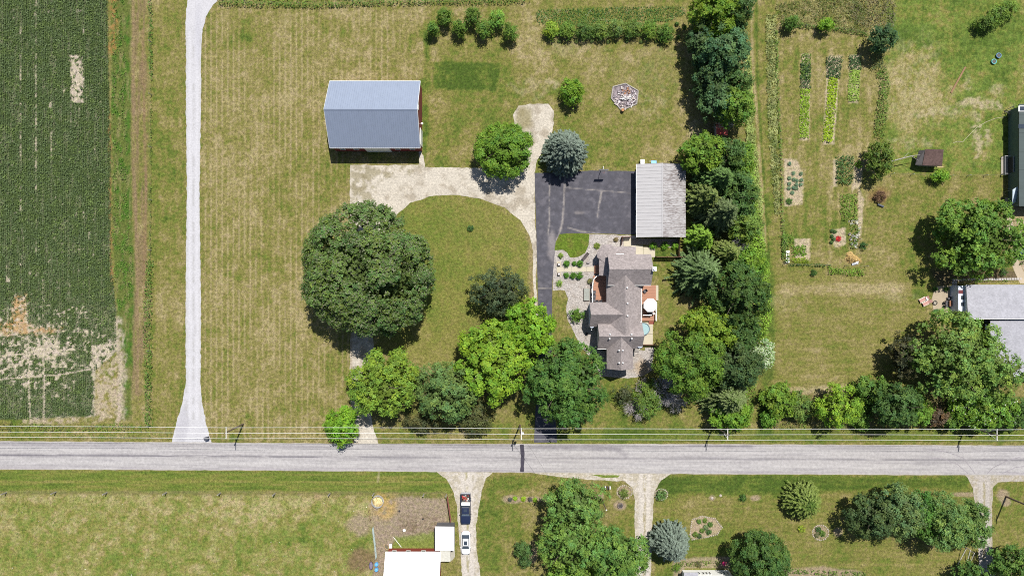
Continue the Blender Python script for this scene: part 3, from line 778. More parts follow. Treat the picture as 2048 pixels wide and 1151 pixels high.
def crown(rng, Rx, Ry, z0, z1, col, lobes=0, lr=.28, leaf=.24, dens=6.0, tight=1.0, vary=.26, tipcol=None, tipk=.3, ragged=.10, spray=.32, flatz=.72):
    Rm = (Rx + Ry) / 2
    if not lobes: lobes = int(22 + Rm * 4)
    zc = z0 + (z1 - z0) * .4
    k = np.arange(lobes) + .5
    dz = 1 - 1.38 * k / lobes; th = k * 2.39996 + rng.normal(0, .25, lobes); rr = np.sqrt(np.clip(1 - dz * dz, 0, 1))
    d = np.stack([rr * np.cos(th), rr * np.sin(th), dz], 1); d = unit(d + rng.normal(0, .12, (lobes, 3)))
    ph = rng.uniform(0, 6.28, 4)
    rad = 1 + ragged * (np.sin(3 * th + ph[0]) * .6 + np.sin(5 * th + ph[1]) * .5 + np.sin(2 * th + ph[2]) * .5) + rng.normal(0, ragged * .7, lobes)
    sz = np.where(d[:, 2] > 0, z1 - zc, zc - z0)
    lrad = lr * Rm * rng.uniform(.65, 1.35, lobes)
    L = np.stack([d[:, 0] * (Rx - lrad * .8) * rad, d[:, 1] * (Ry - lrad * .8) * rad, zc + d[:, 2] * np.maximum(sz - lrad * .6, .3 * sz)], 1)
    Vs = []; Cs = []
    col = np.asarray(col)
    for i in range(lobes):
        ns = max(3, int(dens * 4 * math.pi * lrad[i] ** 2 * .62 / 6))
        sd = unit(rng.normal(size=(ns, 3)) + d[i] * .75 + np.array([0, 0, .35]))
        sc = L[i] + sd * lrad[i] * rng.uniform(.7, 1.1, (ns, 1)) * np.array([1, 1, flatz])
        sb = rng.uniform(1 - vary, 1 + vary, (ns, 1)) * rng.uniform(1 - vary * .5, 1 + vary * .5)
        hue = rng.uniform(-.12, .12, (ns, 1)) + rng.uniform(-.06, .06)
        m = 15 if leaf > .15 else 8
        P = np.repeat(sc, m, 0) + rng.normal(0, spray * .7, (ns * m, 3)) * np.array([1, 1, .45])
        N = unit(np.repeat(sd, m, 0) * 1.0 + np.array([0, 0, .6]) + rng.normal(0, .42, (ns * m, 3)))
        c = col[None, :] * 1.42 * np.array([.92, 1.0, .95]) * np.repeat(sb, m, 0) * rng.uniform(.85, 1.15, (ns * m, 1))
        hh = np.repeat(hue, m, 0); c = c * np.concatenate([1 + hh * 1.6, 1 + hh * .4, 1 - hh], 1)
        if tipcol is not None:
            t = rng.random(ns * m) < tipk; c[t] = np.asarray(tipcol) * rng.uniform(.8, 1.2, (int(t.sum()), 1))
        v, cc = leaves(P, N, rng.uniform(.7, 1.2, ns * m) * leaf * (.86 if m > 6 else 1), c, rng)
        Vs.append(v); Cs.append(cc)
    # inner leaves that close the crown
    na = int(math.pi * Rx * Ry * 10)
    d2 = unit(rng.normal(size=(na, 3)) + np.array([0, 0, .3]))
    szz = np.where(d2[:, 2] > 0, z1 - zc, zc - z0)
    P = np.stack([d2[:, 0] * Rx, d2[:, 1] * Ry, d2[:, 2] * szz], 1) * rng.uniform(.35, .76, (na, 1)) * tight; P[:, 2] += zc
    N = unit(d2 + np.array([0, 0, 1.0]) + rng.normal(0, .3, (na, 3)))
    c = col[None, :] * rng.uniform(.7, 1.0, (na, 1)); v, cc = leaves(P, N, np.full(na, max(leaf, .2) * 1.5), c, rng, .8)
    Vs.append(v); Cs.append(cc)
    return np.concatenate(Vs), np.concatenate(Cs)

def conifer_crown(rng, R, z0, z1, col, tip=None, ragged=.07, leafl=.34, dens=1.0, droop=.25, power=.8, aspect=.34, round_top=0.0):
    Vs = []; Cs = []; Hh = z1 - z0; nt = max(6, int(Hh / .42 * dens ** .5)); col = np.asarray(col); tip = col * 1.35 if tip is None else np.asarray(tip)
    PP = []; NN = []; TT = []; CC = []; SS = []
    for ti in range(nt):
        t = ti / (nt - 1); z = z0 + Hh * t
        r = R * (1 - t) ** power + .15
        if t < .12: r *= .85 + t
        nb = max(5, int(2 * math.pi * r / .62 * dens))
        for b in range(nb):
            a = (b + rng.random()) * 2 * math.pi / nb; rb = r * (1 + ragged * math.sin(5 * a + z * 1.7) + ragged * .7 * math.sin(11 * a - z * 2.3)) * rng.choice([rng.uniform(.55, .85), rng.uniform(.85, 1.12)])
            ns = max(2, int(rb / .24)); s = np.linspace(.25 if rb > 1 else .1, 1, ns) + rng.normal(0, .02, ns)
            x = np.cos(a) * rb * s; y = np.sin(a) * rb * s; zz = z + rng.normal(0, .16) - droop * rb * s ** 1.6 * .6 + .08 * rb * s
            for side in (-1, 0, 1):
                off = side * .2 * (1.15 - s) * min(1.2, rb) + (0 if side else 0)
                P = np.stack([x - np.sin(a) * off, y + np.cos(a) * off, zz + rng.normal(0, .05, ns)], 1)
                tv = np.array([math.cos(a + side * .6), math.sin(a + side * .6), -.15])
                PP.append(P); TT.append(np.tile(tv, (ns, 1)) + rng.normal(0, .15, (ns, 3)))
                NN.append(unit(np.array([math.cos(a) * .35, math.sin(a) * .35, 1.0]) + rng.normal(0, .3, (ns, 3))))
                k = sstep(.55, 1.0, s)[:, None]; CC.append((col * (1 - k) + tip * k) * rng.uniform(.8, 1.2) * 1.35 * rng.uniform(.75, 1.2, (ns, 1))); SS.append(np.full(ns, leafl) * rng.uniform(.75, 1.2, ns))
    P = np.concatenate(PP); N = np.concatenate(NN); T = np.concatenate(TT); C = np.concatenate(CC); Z = np.concatenate(SS)
    return leaves(P, N, Z, C, rng, aspect, T)

def trunk_mb(rng, h, r, spread, limbs=6, z_first=.35):
    mb = MB(); p = Vector((0, 0, -.1)); n = 5
    for i in range(n):
        q = Vector((rng.normal(0, .04) * h * .2, rng.normal(0, .04) * h * .2, h * .75 * (i + 1) / n)); mb.tube(p, q, r * (1 - .16 * i), r * (1 - .16 * (i + 1)), 8)
        p = q
    for i in range(limbs):
        a = 2.4 * i + rng.random(); z = h * (z_first + .35 * i / limbs)
        q0 = Vector((0, 0, z)); q1 = q0 + Vector((math.cos(a), math.sin(a), .7)) * spread * .45; q2 = q1 + Vector((math.cos(a + .3), math.sin(a + .3), .45)) * spread * .38
        mb.tube(q0, q1, r * .42, r * .24, 6); mb.tube(q1, q2, r * .24, r * .08, 5)
    return mb

NT = [0]
def tree(u, v, r, h, col, label, ry=None, rot=0, base=None, name="tree", cat="tree", group=None, seed=None, zc=.55, z0=None, trunk_r=None, **kw):
    NT[0] += 1
    rng = np.random.default_rng(seed if seed is not None else 100 + NT[0])
    zm = h * zc; f = (CH - zm) / CH
    c = W(u, v, zm); c.z = 0
    Rx = r * S * f; Ry = (ry or r) * S * f
    e = empty(name, c, label, cat, group)
    V, C = crown(rng, Rx, Ry, h * .18 if z0 is None else z0, h, col, **kw)
    if rot:
        ca, sa = math.cos(rot), math.sin(rot); V = np.stack([V[:, 0] * ca - V[:, 1] * sa, V[:, 0] * sa + V[:, 1] * ca, V[:, 2]], 1)
    V[:, 2] = np.maximum(V[:, 2], .05)
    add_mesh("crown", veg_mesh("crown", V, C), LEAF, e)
    trunk_mb(rng, h, trunk_r or max(.05, h * .022), min(Rx, Ry)).build("trunk", BARK, e)
    return e

def conifer(u, v, r, h, col, label, name="spruce_tree", cat="tree", group=None, zc=.35, seed=None, **kw):
    NT[0] += 1
    rng = np.random.default_rng(seed if seed is not None else 100 + NT[0])
    zm = h * zc; f = (CH - zm) / CH; c = W(u, v, zm); c.z = 0
    e = empty(name, c, label, cat, group)
    V, C = conifer_crown(rng, r * S * f, min(.5, h * .08), h, col, **kw)
    V[:, 2] = np.maximum(V[:, 2], .05)
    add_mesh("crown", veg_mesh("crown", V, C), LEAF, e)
    MB().tube((0, 0, -.1), (0, 0, h * .96), max(.05, h * .02), .02, 8).build("trunk", BARK, e)
    return e

def gcol(r, g, b, k=1.0): return alb(r, g, b) * k
# leaf colours (surface colour, before light)
BRIGHT = np.array([.125, .20, .022]); MIDG = np.array([.080, .135, .026]); DARK = np.array([.045, .078, .022]); BLUEG = np.array([.060, .105, .045])
OLIVE = np.array([.085, .125, .038]); YELL = np.array([.17, .22, .022]); SPRUCE = np.array([.115, .145, .120]); MAPLE = np.array([.076, .112, .030]); DEEP = np.array([.035, .06, .024])
PURP = np.array([.15, .17, .095])

tree(733, 541, 127, 17, MAPLE * 1.02, "huge dark green maple tree standing over the gravel drive west of the round lawn", ry=130, name="maple_tree", dens=6.5, leaf=.25, seed=77, lr=.18, lobes=100, tipcol=PURP, tipk=.24, ragged=.055, vary=.28)
tree(1007, 301, 58, 8.5, np.array([.095, .16, .022]), "round bright green tree beside the gravel turnaround, left of the blue spruce", ry=54, name="maple_tree", dens=9, leaf=.2, lr=.24, ragged=.04, vary=.18)
conifer(1131, 303, 46, 10, SPRUCE * .7, "broad blue spruce at the north end of the black driveway", tip=SPRUCE * 1.1, ragged=.05, dens=1.4, power=.55, droop=.2)
tree(1145, 183, 22, 4.5, np.array([.11, .18, .022]), "small green tree alone on the north lawn left of the rubble ring", ry=25, dens=10, leaf=.19)
tree(765, 768, 66, 11, np.array([.12, .175, .026]), "light green tree over the drive entrance, north of the roadside bush", ry=68, name="maple_tree", leaf=.24, lr=.22, ragged=.07)
tree(893, 782, 62, 11, OLIVE * 1.05, "dull olive green tree between two brighter trees above the road", ry=60, leaf=.22, lr=.24, ragged=.08)
tree(683, 850, 32, 5.5, np.array([.12, .21, .02]), "vivid green bushy tree overhanging the road edge left of the drive mouth", ry=37, leaf=.2, dens=8)
tree(988, 722, 68, 12, np.array([.13, .20, .022]), "large vivid green tree left of the black driveway, below the dark evergreen", ry=80, name="maple_tree", leaf=.25, lr=.22)
tree(1058, 655, 56, 11, np.array([.125, .21, .02]), "vivid green tree leaning over the narrow part of the black driveway", ry=52, name="maple_tree", leaf=.25, lr=.25)
tree(997, 584, 52, 9, np.array([.048, .062, .030]), "dark brownish green evergreen above the vivid green trees by the driveway", ry=47, name="pine_tree", leaf=.2, lr=.2, lobes=60, ragged=.12, vary=.35)
tree(1133, 765, 80, 13, np.array([.062, .115, .026]), "large deep green tree over the driveway, left of the house's south gable", ry=84, name="maple_tree", leaf=.25, lr=.22, lobes=52, dens=5.5)
tree(845, 846, 38, 3.5, np.array([.06, .06, .025]), "low dark brownish shrub on the road side of the light green tree", ry=18, name="shrub", cat="shrub", leaf=.18)
tree(950, 838, 34, 4.0, np.array([.07, .075, .028]), "low dark brownish shrub on the road side of the olive green tree", ry=32, name="shrub", cat="shrub", leaf=.18)
# dense hedgerow east of the house, north to south
HG = "trees of the dense row east of the house"
tree(1432, 28, 48, 11, np.array([.11, .165, .02]), "yellow green tree at the top end of the tree row", ry=50, group=HG, leaf=.26)
tree(1473, 22, 30, 11, DARK * 1.0, "dark green tree at the top end of the tree row beside the mown track", ry=42, group=HG)
tree(1400, 85, 24, 8, DEEP * 1.2, "very dark narrow tree on the lawn side of the row's top end", ry=52, group=HG)
tree(1448, 105, 52, 12, BLUEG * 1.1, "blue green tree second from the top of the tree row", ry=48, group=HG, leaf=.26)
tree(1425, 160, 38, 9, DEEP * 1.3, "dark tree in the row level with the top of the rubble ring", ry=44, group=HG)
tree(1462, 165, 38, 9, DARK * 1.2, "dark olive tree of the row beside the mown track level with the rubble ring", ry=32, group=HG)
tree(1432, 205, 34, 9, BLUEG * 1.05, "grey green tree of the row on the lawn side, north of the red roofed hut", ry=34, group=HG)
tree(1468, 216, 38, 10, np.array([.09, .145, .024]), "mid green tree of the row beside the track, north of the red roofed hut", ry=36, group=HG)
tree(1404, 308, 46, 9, np.array([.095, .15, .022]), "mid green tree of the row touching the north east corner of the metal garage roof", ry=38, group=HG)
tree(1456, 312, 34, 9, DARK * 1.2, "dark green tree of the row just south of the red roofed hut", ry=32, group=HG)
tree(1482, 325, 26, 7, np.array([.10, .16, .024]), "light green tree of the row beside the track level with the garage's north end", ry=40, group=HG)
conifer(1432, 362, 44, 12, DARK * 1.1, "dark spruce of the row nearest the north half of the garage roof", tip=DARK * 1.8, group=HG, dens=1.1)
conifer(1408, 398, 40, 11, DARK * 1.15, "dark spruce of the row close to the middle of the garage's east eave", tip=np.array([.11, .14, .04]), group=HG)
tree(1478, 392, 34, 9, DARK * 1.25, "dark leafy tree of the row beside the track level with the garage middle", ry=50, group=HG)
conifer(1440, 428, 44, 13, DEEP * 1.4, "darkest spruce of the row level with the garage's south end", tip=np.array([.09, .12, .05]), group=HG)
tree(1488, 450, 30, 7, np.array([.10, .145, .03]), "light green bushy tree of the row above the bare grey thicket", ry=34, group=HG)
conifer(1402, 474, 32, 8, np.array([.10, .16, .022]), "bright green young spruce at the south east corner of the garage", tip=np.array([.14, .24, .03]), group=HG)
conifer(1452, 508, 34, 9, MIDG * .9, "olive green spruce of the row south of the bare grey thicket", tip=np.array([.12, .15, .04]), group=HG)
conifer(1403, 545, 54, 12, DARK * 1.05, "spiky dark spruce of the row reaching over the back lawn", tip=np.array([.10, .15, .06]), dens=.85, droop=.35, power=.85, ragged=.2, group=HG)
tree(1500, 530, 34, 6, np.array([.10, .165, .022]), "light green tree of the row beside the track level with the back fence", ry=36, group=HG)
tree(1478, 592, 62, 13, np.array([.05, .085, .022]), "broad dark green maple of the row, level with the pool", ry=62, group=HG, name="maple_tree", leaf=.24, lr=.2, dens=6)
tree(1424, 655, 58, 10, np.array([.125, .175, .022]), "yellow green tree of the row between the dark maple and the large mid green tree", ry=38, group=HG, rot=-.25, leaf=.25)
tree(1380, 725, 68, 13, np.array([.082, .135, .022]), "large mid green tree east of the house's south gable", ry=68, group=HG, leaf=.21, lr=.24, dens=7, ragged=.1)
tree(1480, 665, 38, 9, DARK * 1.2, "dark tree of the row north of the white blossoming tree", ry=36, group=HG)
tree(1470, 728, 48, 11, np.array([.046, .072, .026]), "dense dark green tree of the row left of the white blossoming tree", ry=50, group=HG, leaf=.22, dens=7)
tree(1519, 708, 29, 7, np.array([.12, .18, .06]), "small tree with pale whitish leaves on the field side of the tree row", ry=28, group=HG, tipcol=(.42, .48, .34), tipk=.55, leaf=.2)
conifer(1452, 795, 50, 10, MIDG * .75, "olive evergreen near the road at the south end of the tree row", tip=np.array([.12, .155, .06]), group=HG)
tree(1462, 828, 44, 6, np.array([.10, .17, .022]), "bright green bushy tree at the road end of the tree row", ry=30, group=HG)
# shrub row and trees along the road, east
RG = "trees and shrubs along the road east of the tree row"
tree(1558, 800, 36, 4.5, np.array([.10, .155, .022]), "rounded green shrub at the west end of the roadside shrubs", ry=32, group=RG, name="shrub", cat="shrub")
tree(1600, 812, 28, 3.5, np.array([.09, .13, .03]), "lower olive shrub between the first roadside shrub and the round bright tree", ry=26, group=RG, name="shrub", cat="shrub")
tree(1537, 836, 14, 2.5, np.array([.08, .15, .022]), "small green shrub below the first roadside shrub", ry=16, group=RG, name="shrub", cat="shrub")
tree(1676, 812, 46, 8, np.array([.14, .215, .025]), "round bright green tree with fine leaf clusters beside the road", ry=42, group=RG, leaf=.2, dens=8, lr=.2)
tree(1722, 826, 20, 3.5, MIDG, "mid green shrub pressed between the round bright tree and the dark tree", ry=32, group=RG, name="shrub", cat="shrub")
tree(1743, 778, 34, 6, MIDG * .9, "green tree behind the dark roadside tree, nearest the open east field", ry=28, group=RG)
tree(1790, 808, 44, 10, DARK * 1.15, "dark glossy tree in the roadside row right of the round bright tree", ry=46, group=RG, leaf=.22)
tree(1832, 818, 26, 6, np.array([.10, .17, .025]), "light green tree on the right flank of the dark roadside tree", ry=34, group=RG)
tree(1871, 832, 26, 4, np.array([.085, .055, .035]), "reddish brown bare shrub by the road below the big grey green elm", ry=20, group=RG, name="shrub", cat="shrub", dens=3)
tree(1905, 838, 22, 4, MIDG, "green shrub right of the reddish brown one by the road", ry=18, group=RG, name="shrub", cat="shrub")
tree(1972, 820, 66, 6, np.array([.095, .16, .024]), "spreading light green shrub with white blossom beside the road below the big elm", ry=38, group=RG, name="shrub", cat="shrub", tipcol=(.5, .52, .44), tipk=.03)
tree(2032, 826, 34, 5, DARK * 1.3, "dark green shrub at the right end of the roadside shrubs", ry=30, group=RG, name="shrub", cat="shrub")
tree(1910, 712, 88, 13, np.array([.115, .17, .040]), "big elm with grey limbs showing, left of the grey roofed house", ry=90, name="elm_tree", leaf=.24, lr=.19, lobes=55, dens=4.6, ragged=.12, tight=.9)
tree(1985, 742, 58, 11, np.array([.115, .17, .038]), "grey green elm overlapping the lower grey roof", ry=58, name="elm_tree", leaf=.24, lr=.2, dens=4.5, ragged=.12)
tree(1806, 712, 26, 8, np.array([.045, .045, .024]), "dark bronze leaved tree on the left side of the big elm", ry=42, dens=3.0, ragged=.18)
tree(1958, 472, 88, 11, np.array([.095, .155, .028]), "large green tree north of the grey roofed house, by the paver path", ry=78, name="maple_tree", leaf=.27, lr=.2, lobes=52, dens=5, ragged=.1)
# south of the road
tree(1150, 1008, 62, 12, np.array([.10, .16, .04]), "tall grey green tree nearest the road, left of the middle driveway", ry=52, leaf=.22, lr=.2, ragged=.14, dens=5.5)
tree(1140, 1085, 62, 13, np.array([.10, .16, .036]), "tall grey green tree second from the road, left of the middle driveway", ry=58, leaf=.22, lr=.2, ragged=.14, dens=5.5)
tree(1240, 1112, 58, 12, np.array([.085, .145, .034]), "green tree covering the lower end of the middle driveway", ry=54, leaf=.22, ragged=.14, dens=5.5)
tree(1150, 1160, 60, 10, np.array([.11, .18, .03]), "light green tree on the bottom edge between two grey green trees", ry=34, leaf=.22)
conifer(1341, 1084, 39, 9, SPRUCE * .75, "round blue spruce right of the middle driveway south of the road", tip=SPRUCE * 1.15, ragged=.05, dens=1.4, power=.5, droop=.2)
tree(1520, 1118, 58, 10, np.array([.055, .095, .024]), "rounded dense dark tree beside the white trimmed house at the bottom", ry=54, leaf=.2, lr=.16, lobes=110, dens=10, ragged=.015, name="maple_tree")
conifer(1605, 1000, 38, 6, MIDG * .85, "round feathery evergreen bush on the south lawn", tip=np.array([.14, .18, .045]), name="juniper_bush", cat="shrub", power=.4, dens=1.5, ragged=.03, leafl=.28)
tree(1745, 1030, 50, 9, np.array([.055, .08, .03]), "dark tree at the left end of the clump south of the road", ry=42, leaf=.22, dens=6, group="clump of trees south of the road")
tree(1800, 1022, 48, 10, np.array([.095, .135, .05]), "grey green willowy tree second from the left of the south clump", ry=50, leaf=.2, dens=7, ragged=.2, group="clump of trees south of the road")
tree(1848, 1030, 36, 8, np.array([.062, .125, .025]), "darker green tree in the middle of the south clump", ry=46, leaf=.22, group="clump of trees south of the road")
tree(1890, 1040, 52, 10, np.array([.10, .15, .045]), "grey green tree right of the middle of the south clump", ry=50, leaf=.2, dens=7, ragged=.2, group="clump of trees south of the road")
tree(1943, 1048, 34, 8, np.array([.085, .13, .035]), "green tree at the right end of the south clump overhanging the east driveway", ry=48, leaf=.22, group="clump of trees south of the road")
tree(2022, 1124, 42, 8, np.array([.07, .12, .028]), "dark green tree in the bottom right corner right of the east driveway", ry=34, leaf=.22)
tree(1942, 1146, 32, 6, np.array([.06, .11, .028]), "dark green bush at the bottom edge left of the east driveway", ry=18, name="shrub", cat="shrub")
tree(1047, 1100, 16, 3.5, np.array([.06, .10, .03]), "small dark green ornamental tree left of the tall grey green trees", ry=17, leaf=.17, dens=9)
tree(1050, 1122, 12, 2.5, np.array([.05, .085, .028]), "lower companion bush below the small ornamental tree", ry=10, leaf=.15, dens=9, name="shrub", cat="shrub")
tree(1765, 78, 26, 6, BLUEG * .8, "dark rounded shrub tree at the corner of the garden fence", ry=28, leaf=.2, dens=8)
tree(1759, 318, 24, 6, np.array([.085, .12, .024]), "olive green tree standing left of the brown roofed hut", ry=38, leaf=.2)
tree(1880, 352, 15, 2.6, np.array([.12, .20, .022]), "small vivid green bush just below the brown roofed hut", ry=11, leaf=.16, dens=9, name="shrub", cat="shrub")
tree(1583, 46, 15, 3.2, np.array([.07, .12, .024]), "small bush left of two on the top fence of the garden", ry=12, leaf=.16, dens=9, name="shrub", cat="shrub")
tree(1652, 50, 13, 3.2, np.array([.13, .22, .022]), "small yellow green bush right of two on the top fence of the garden", ry=12, leaf=.16, dens=9, name="shrub", cat="shrub")
tree(1970, 48, 18, 3, np.array([.075, .115, .026]), "dark end of the scrubby bushes at the top right", ry=12, leaf=.16, dens=8, name="shrub", cat="shrub")
tree(2005, 25, 34, 3, np.array([.11, .16, .03]), "scrubby light green bushes at the top right", ry=18, rot=.5, leaf=.16, dens=7, name="shrub", cat="shrub")
# young trees and shrub line on the north lawn
YG = "young trees in two staggered rows on the north lawn"
for u, v, r, c, l in ((866, 58, 10, 1.0, "smallest young tree, leftmost of the lower staggered row"), (890, 35, 15, .95, "young tree leftmost of the upper staggered row"), (918, 58, 13, 1.0, "young tree second from left in the lower staggered row"), (945, 33, 15, .9, "young tree in the middle of the upper staggered row"),
                      (968, 58, 15, 1.1, "young tree third from left in the lower staggered row"), (994, 38, 15, 1.7, "yellow green young tree rightmost of the upper staggered row"), (1020, 65, 14, 1.0, "young tree rightmost of the lower staggered row")):
    tree(u, v, r, 3.2 + r * .04, np.array([.08, .13, .024]) * c, l, ry=r * 1.1, group=YG, leaf=.16, dens=10, name="young_tree", ragged=.14)
SG = "clipped shrubs in a row below the planted bed"
for i, (u, v, c) in enumerate(((1103, 60, (.13, .18, .024)), (1134, 61, (.09, .135, .024)), (1168, 61, (.06, .095, .022)), (1201, 61, (.09, .13, .03)), (1233, 58, (.095, .13, .035)), (1266, 58, (.08, .12, .028)), (1299, 60, (.085, .13, .022)), (1331, 66, (.06, .105, .02)))):
    tree(u, v, 15 + (i % 3), 2.6, np.array(c) * 1.15, ("yellow green shrub at the left end of the row below the planted bed", "shrub second from the left below the planted bed", "dark shrub third from the left below the planted bed", "shrub fourth from the left below the planted bed",
         "large shrub fourth from the right below the planted bed", "smaller shrub third from the right below the planted bed", "shrub second from the right below the planted bed", "dark shrub at the right end of the row below the planted bed")[i], ry=16, group=SG, leaf=.16, dens=10, name="shrub", cat="shrub")

# round clipped bushes and plants by the house
def ball(u, v, r, h, col, label, group=None, name="boxwood_bush", leaf=.09, cat="bush", dens=40, ry=None, **kw):
    return tree(u, v, r, h, np.array(col), label, ry=ry, name=name, cat=cat, group=group, leaf=leaf, dens=dens, spray=.12, z0=.05, lobes=18, ragged=.0, lr=.3, **kw)
BX = "clipped round bushes beside the front walk"
for u, v, r, l in ((1133.6, 527, 5.6, "round bush on the upper side of the front walk, nearest the driveway"), (1148.6, 526.6, 3.4, "smallest round bush, middle of the upper side of the front walk"), (1160, 526.6, 5.5, "round bush on the upper side of the front walk, nearest the porch"),
                   (1133, 549.6, 4.6, "round bush on the lower side of the front walk, nearest the driveway"), (1146, 550.5, 5.2, "round bush in the middle of the lower side of the front walk"), (1158.8, 550.5, 6.4, "largest round bush, lower side of the front walk by the porch")):
    ball(u, v, r * 1.12, r * .2, (.065, .145, .018), l, BX, dens=70)
ball(1307, 491, 7.5, 1.2, (.10, .20, .02), "leftmost of three bright bushes in the gravel bed south of the garage", "bushes south of the garage")
ball(1330, 491, 7.5, 1.2, (.10, .20, .02), "middle of three bright bushes in the gravel bed south of the garage", "bushes south of the garage")
ball(1351, 491, 7.0, 1.2, (.12, .22, .02), "rightmost of three bright bushes in the gravel bed south of the garage, by the fence", "bushes south of the garage")
tree(1154, 630, 15, 1.8, np.array([.08, .14, .022]), "spreading green bush in the stone yard between driveway and house", ry=13, leaf=.13, dens=16, name="shrub", cat="shrub", spray=.2)
for u, v, r, c, l in ((1121.5, 511, 4.5, (.14, .20, .04), "pale green perennial above the planter beside the front walk"), (1119, 566.5, 6.5, (.17, .24, .05), "pale green perennial below the walk at the driveway edge"), (1194, 491, 6, (.14, .17, .03), "yellowish plant at the porch's north west corner"), (1232, 479, 4, (.14, .10, .05), "brownish small plant in the stone strip north of the porch"), (1180, 562, 5, (.13, .12, .05), "straggly plant outside the curve of the porch rail")):
    ball(u, v, r, .6, c, l, name="perennial_plant", cat="plant", dens=22)
ball(941, 456, 6, .8, (.05, .10, .03), "lone dark green sapling on the round lawn", name="sapling", cat="plant", dens=16)
for i, u in enumerate((1118, 1153, 1184, 1216, 1254, 1282, 1312)):
    ball(u, 82 + (i % 2), 2.6, .45, (.10, .13, .04), ("first", "second", "third", "fourth", "fifth", "sixth", "seventh")[i] + " from the left of the tiny seedlings below the clipped shrub row", "seedlings below the shrub row", name="seedling", cat="plant", dens=30)
for u, v, l in ((1354, 48, "upper left"), (1370, 55, "upper right"), (1357, 74, "lower left"), (1373, 79, "lower right")):
    ball(u, v, 3, .6, (.05, .09, .02), l + " of four tiny dark seedlings near the right end of the planted bed", "seedlings by the tree row", name="seedling", cat="plant", dens=30)

# --- masses of plants nobody could count
def scatter_mass(name, label, pts_fn, kind="stuff"):
    V, C = pts_fn()
    o = add_mesh(name, veg_mesh(name, V, C), LEAF); tag(o, kind=kind)
    return o

def strip_mass(name, line, w, h, col, dens=7, leaf=.17, vary=.3, seed=1, rough=.5, col2=None, k2=.3, gaps=.0, long=False):
    rng = np.random.default_rng(seed); line = np.array(line, float)
    seg = np.linalg.norm(np.diff(line, axis=0), axis=1); L = seg.sum(); n = int(L * w * S * S * dens * 2.0)
    t = rng.random(n) * L; cum = np.concatenate([[0], np.cumsum(seg)])
    x = np.interp(t, cum, line[:, 0]); y = np.interp(t, cum, line[:, 1])
    i = np.clip(np.searchsorted(cum, t) - 1, 0, len(seg) - 1); d = np.diff(line, axis=0)[i] / seg[i][:, None]
    wl = w / 2 * (1 + (fbm(t / 9, t * 0, 3, seed) - .5) * 2 * rough)
    q = rng.uniform(-1, 1, n); x = x - d[:, 1] * q * wl; y = y + d[:, 0] * q * wl
    hm = h * (.45 + 1.0 * fbm(x / 8, y / 8, 3, seed + 3)) * np.sqrt(np.clip(1 - q * q * .8, 0, 1))
    z = hm * rng.uniform(.35, 1, n)
    keep = fbm(x / 7, y / 7, 3, seed + 9) > gaps
    x, y, z, q, d = x[keep], y[keep], z[keep], q[keep], d[keep]; n = len(x)
    P = np.stack([(x - 1024) * S, (575.5 - y) * S, z], 1)
    N = unit(np.stack([-d[:, 1] * q * .7, -d[:, 0] * q * .7, np.ones(n)], 1) + rng.normal(0, .45, (n, 3)))
    c = np.asarray(col)[None, :] * 1.35 * rng.uniform(1 - vary, 1 + vary, (n, 1)) * (.75 + .5 * fbm(x / 10, y / 10, 3, seed + 5))[:, None]
    if col2 is not None:
        m = fbm(x / 14, y / 14, 3, seed + 15) > 1 - k2 - .2; c[m] = np.asarray(col2) * rng.uniform(1 - vary, 1 + vary, (int(m.sum()), 1))
    v, cc = leaves(P, N, rng.uniform(.6, 1.2, n) * leaf, c, rng, .25 if long else .6)
    return tag(add_mesh(name, veg_mesh(name, v, cc), LEAF), kind="stuff")

def area_mass(name, poly, h, col, dens=6, leaf=.15, vary=.3, seed=1, keepfn=None, col2=None, k2=.3, long=False, rows=None, aspect=None, lean=None):
    rng = np.random.default_rng(seed); p = np.array(poly, float)
    x0, y0 = p.min(0); x1, y1 = p.max(0); n = int((x1 - x0) * (y1 - y0) * S * S * dens)
    x = rng.uniform(x0, x1, n); y = rng.uniform(y0, y1, n)
    if rows: x = np.round(x / rows) * rows + rng.normal(0, rows * .2, n)
    keep = polymask(x, y, p, 2.2, 3.2, 7, seed) > rng.random(n)
    if keepfn is not None: keep &= keepfn(x, y) > rng.random(n)
    x, y = x[keep], y[keep]; n = len(x)
    z = h * (.5 + .7 * fbm(x / 9, y / 9, 3, seed + 3)) * rng.uniform(.4, 1, n)
    P = np.stack([(x - 1024) * S, (575.5 - y) * S, z], 1)
    N = unit(np.array([0, 0, 1.0]) + rng.normal(0, .5, (n, 3)))
    c = np.asarray(col)[None, :] * 1.35 * rng.uniform(1 - vary, 1 + vary, (n, 1)) * (.55 + .9 * fbm(x / 14, y / 18, 4, seed + 5))[:, None]
    if col2 is not None:
        m = fbm(x / 10, y / 10, 3, seed + 15) + rng.normal(0, .06, n) > 1 - k2 - .2; c[m] = np.asarray(col2) * rng.uniform(1 - vary, 1 + vary, (int(m.sum()), 1))
    T = None
    if lean is not None: T = np.tile(np.array(lean, float), (n, 1)) + rng.normal(0, .5, (n, 3))
    v, cc = leaves(P, N, rng.uniform(.6, 1.2, n) * leaf, c, rng, aspect or (.2 if long else .62), T)
    return tag(add_mesh(name, veg_mesh(name, v, cc), LEAF), kind="stuff")

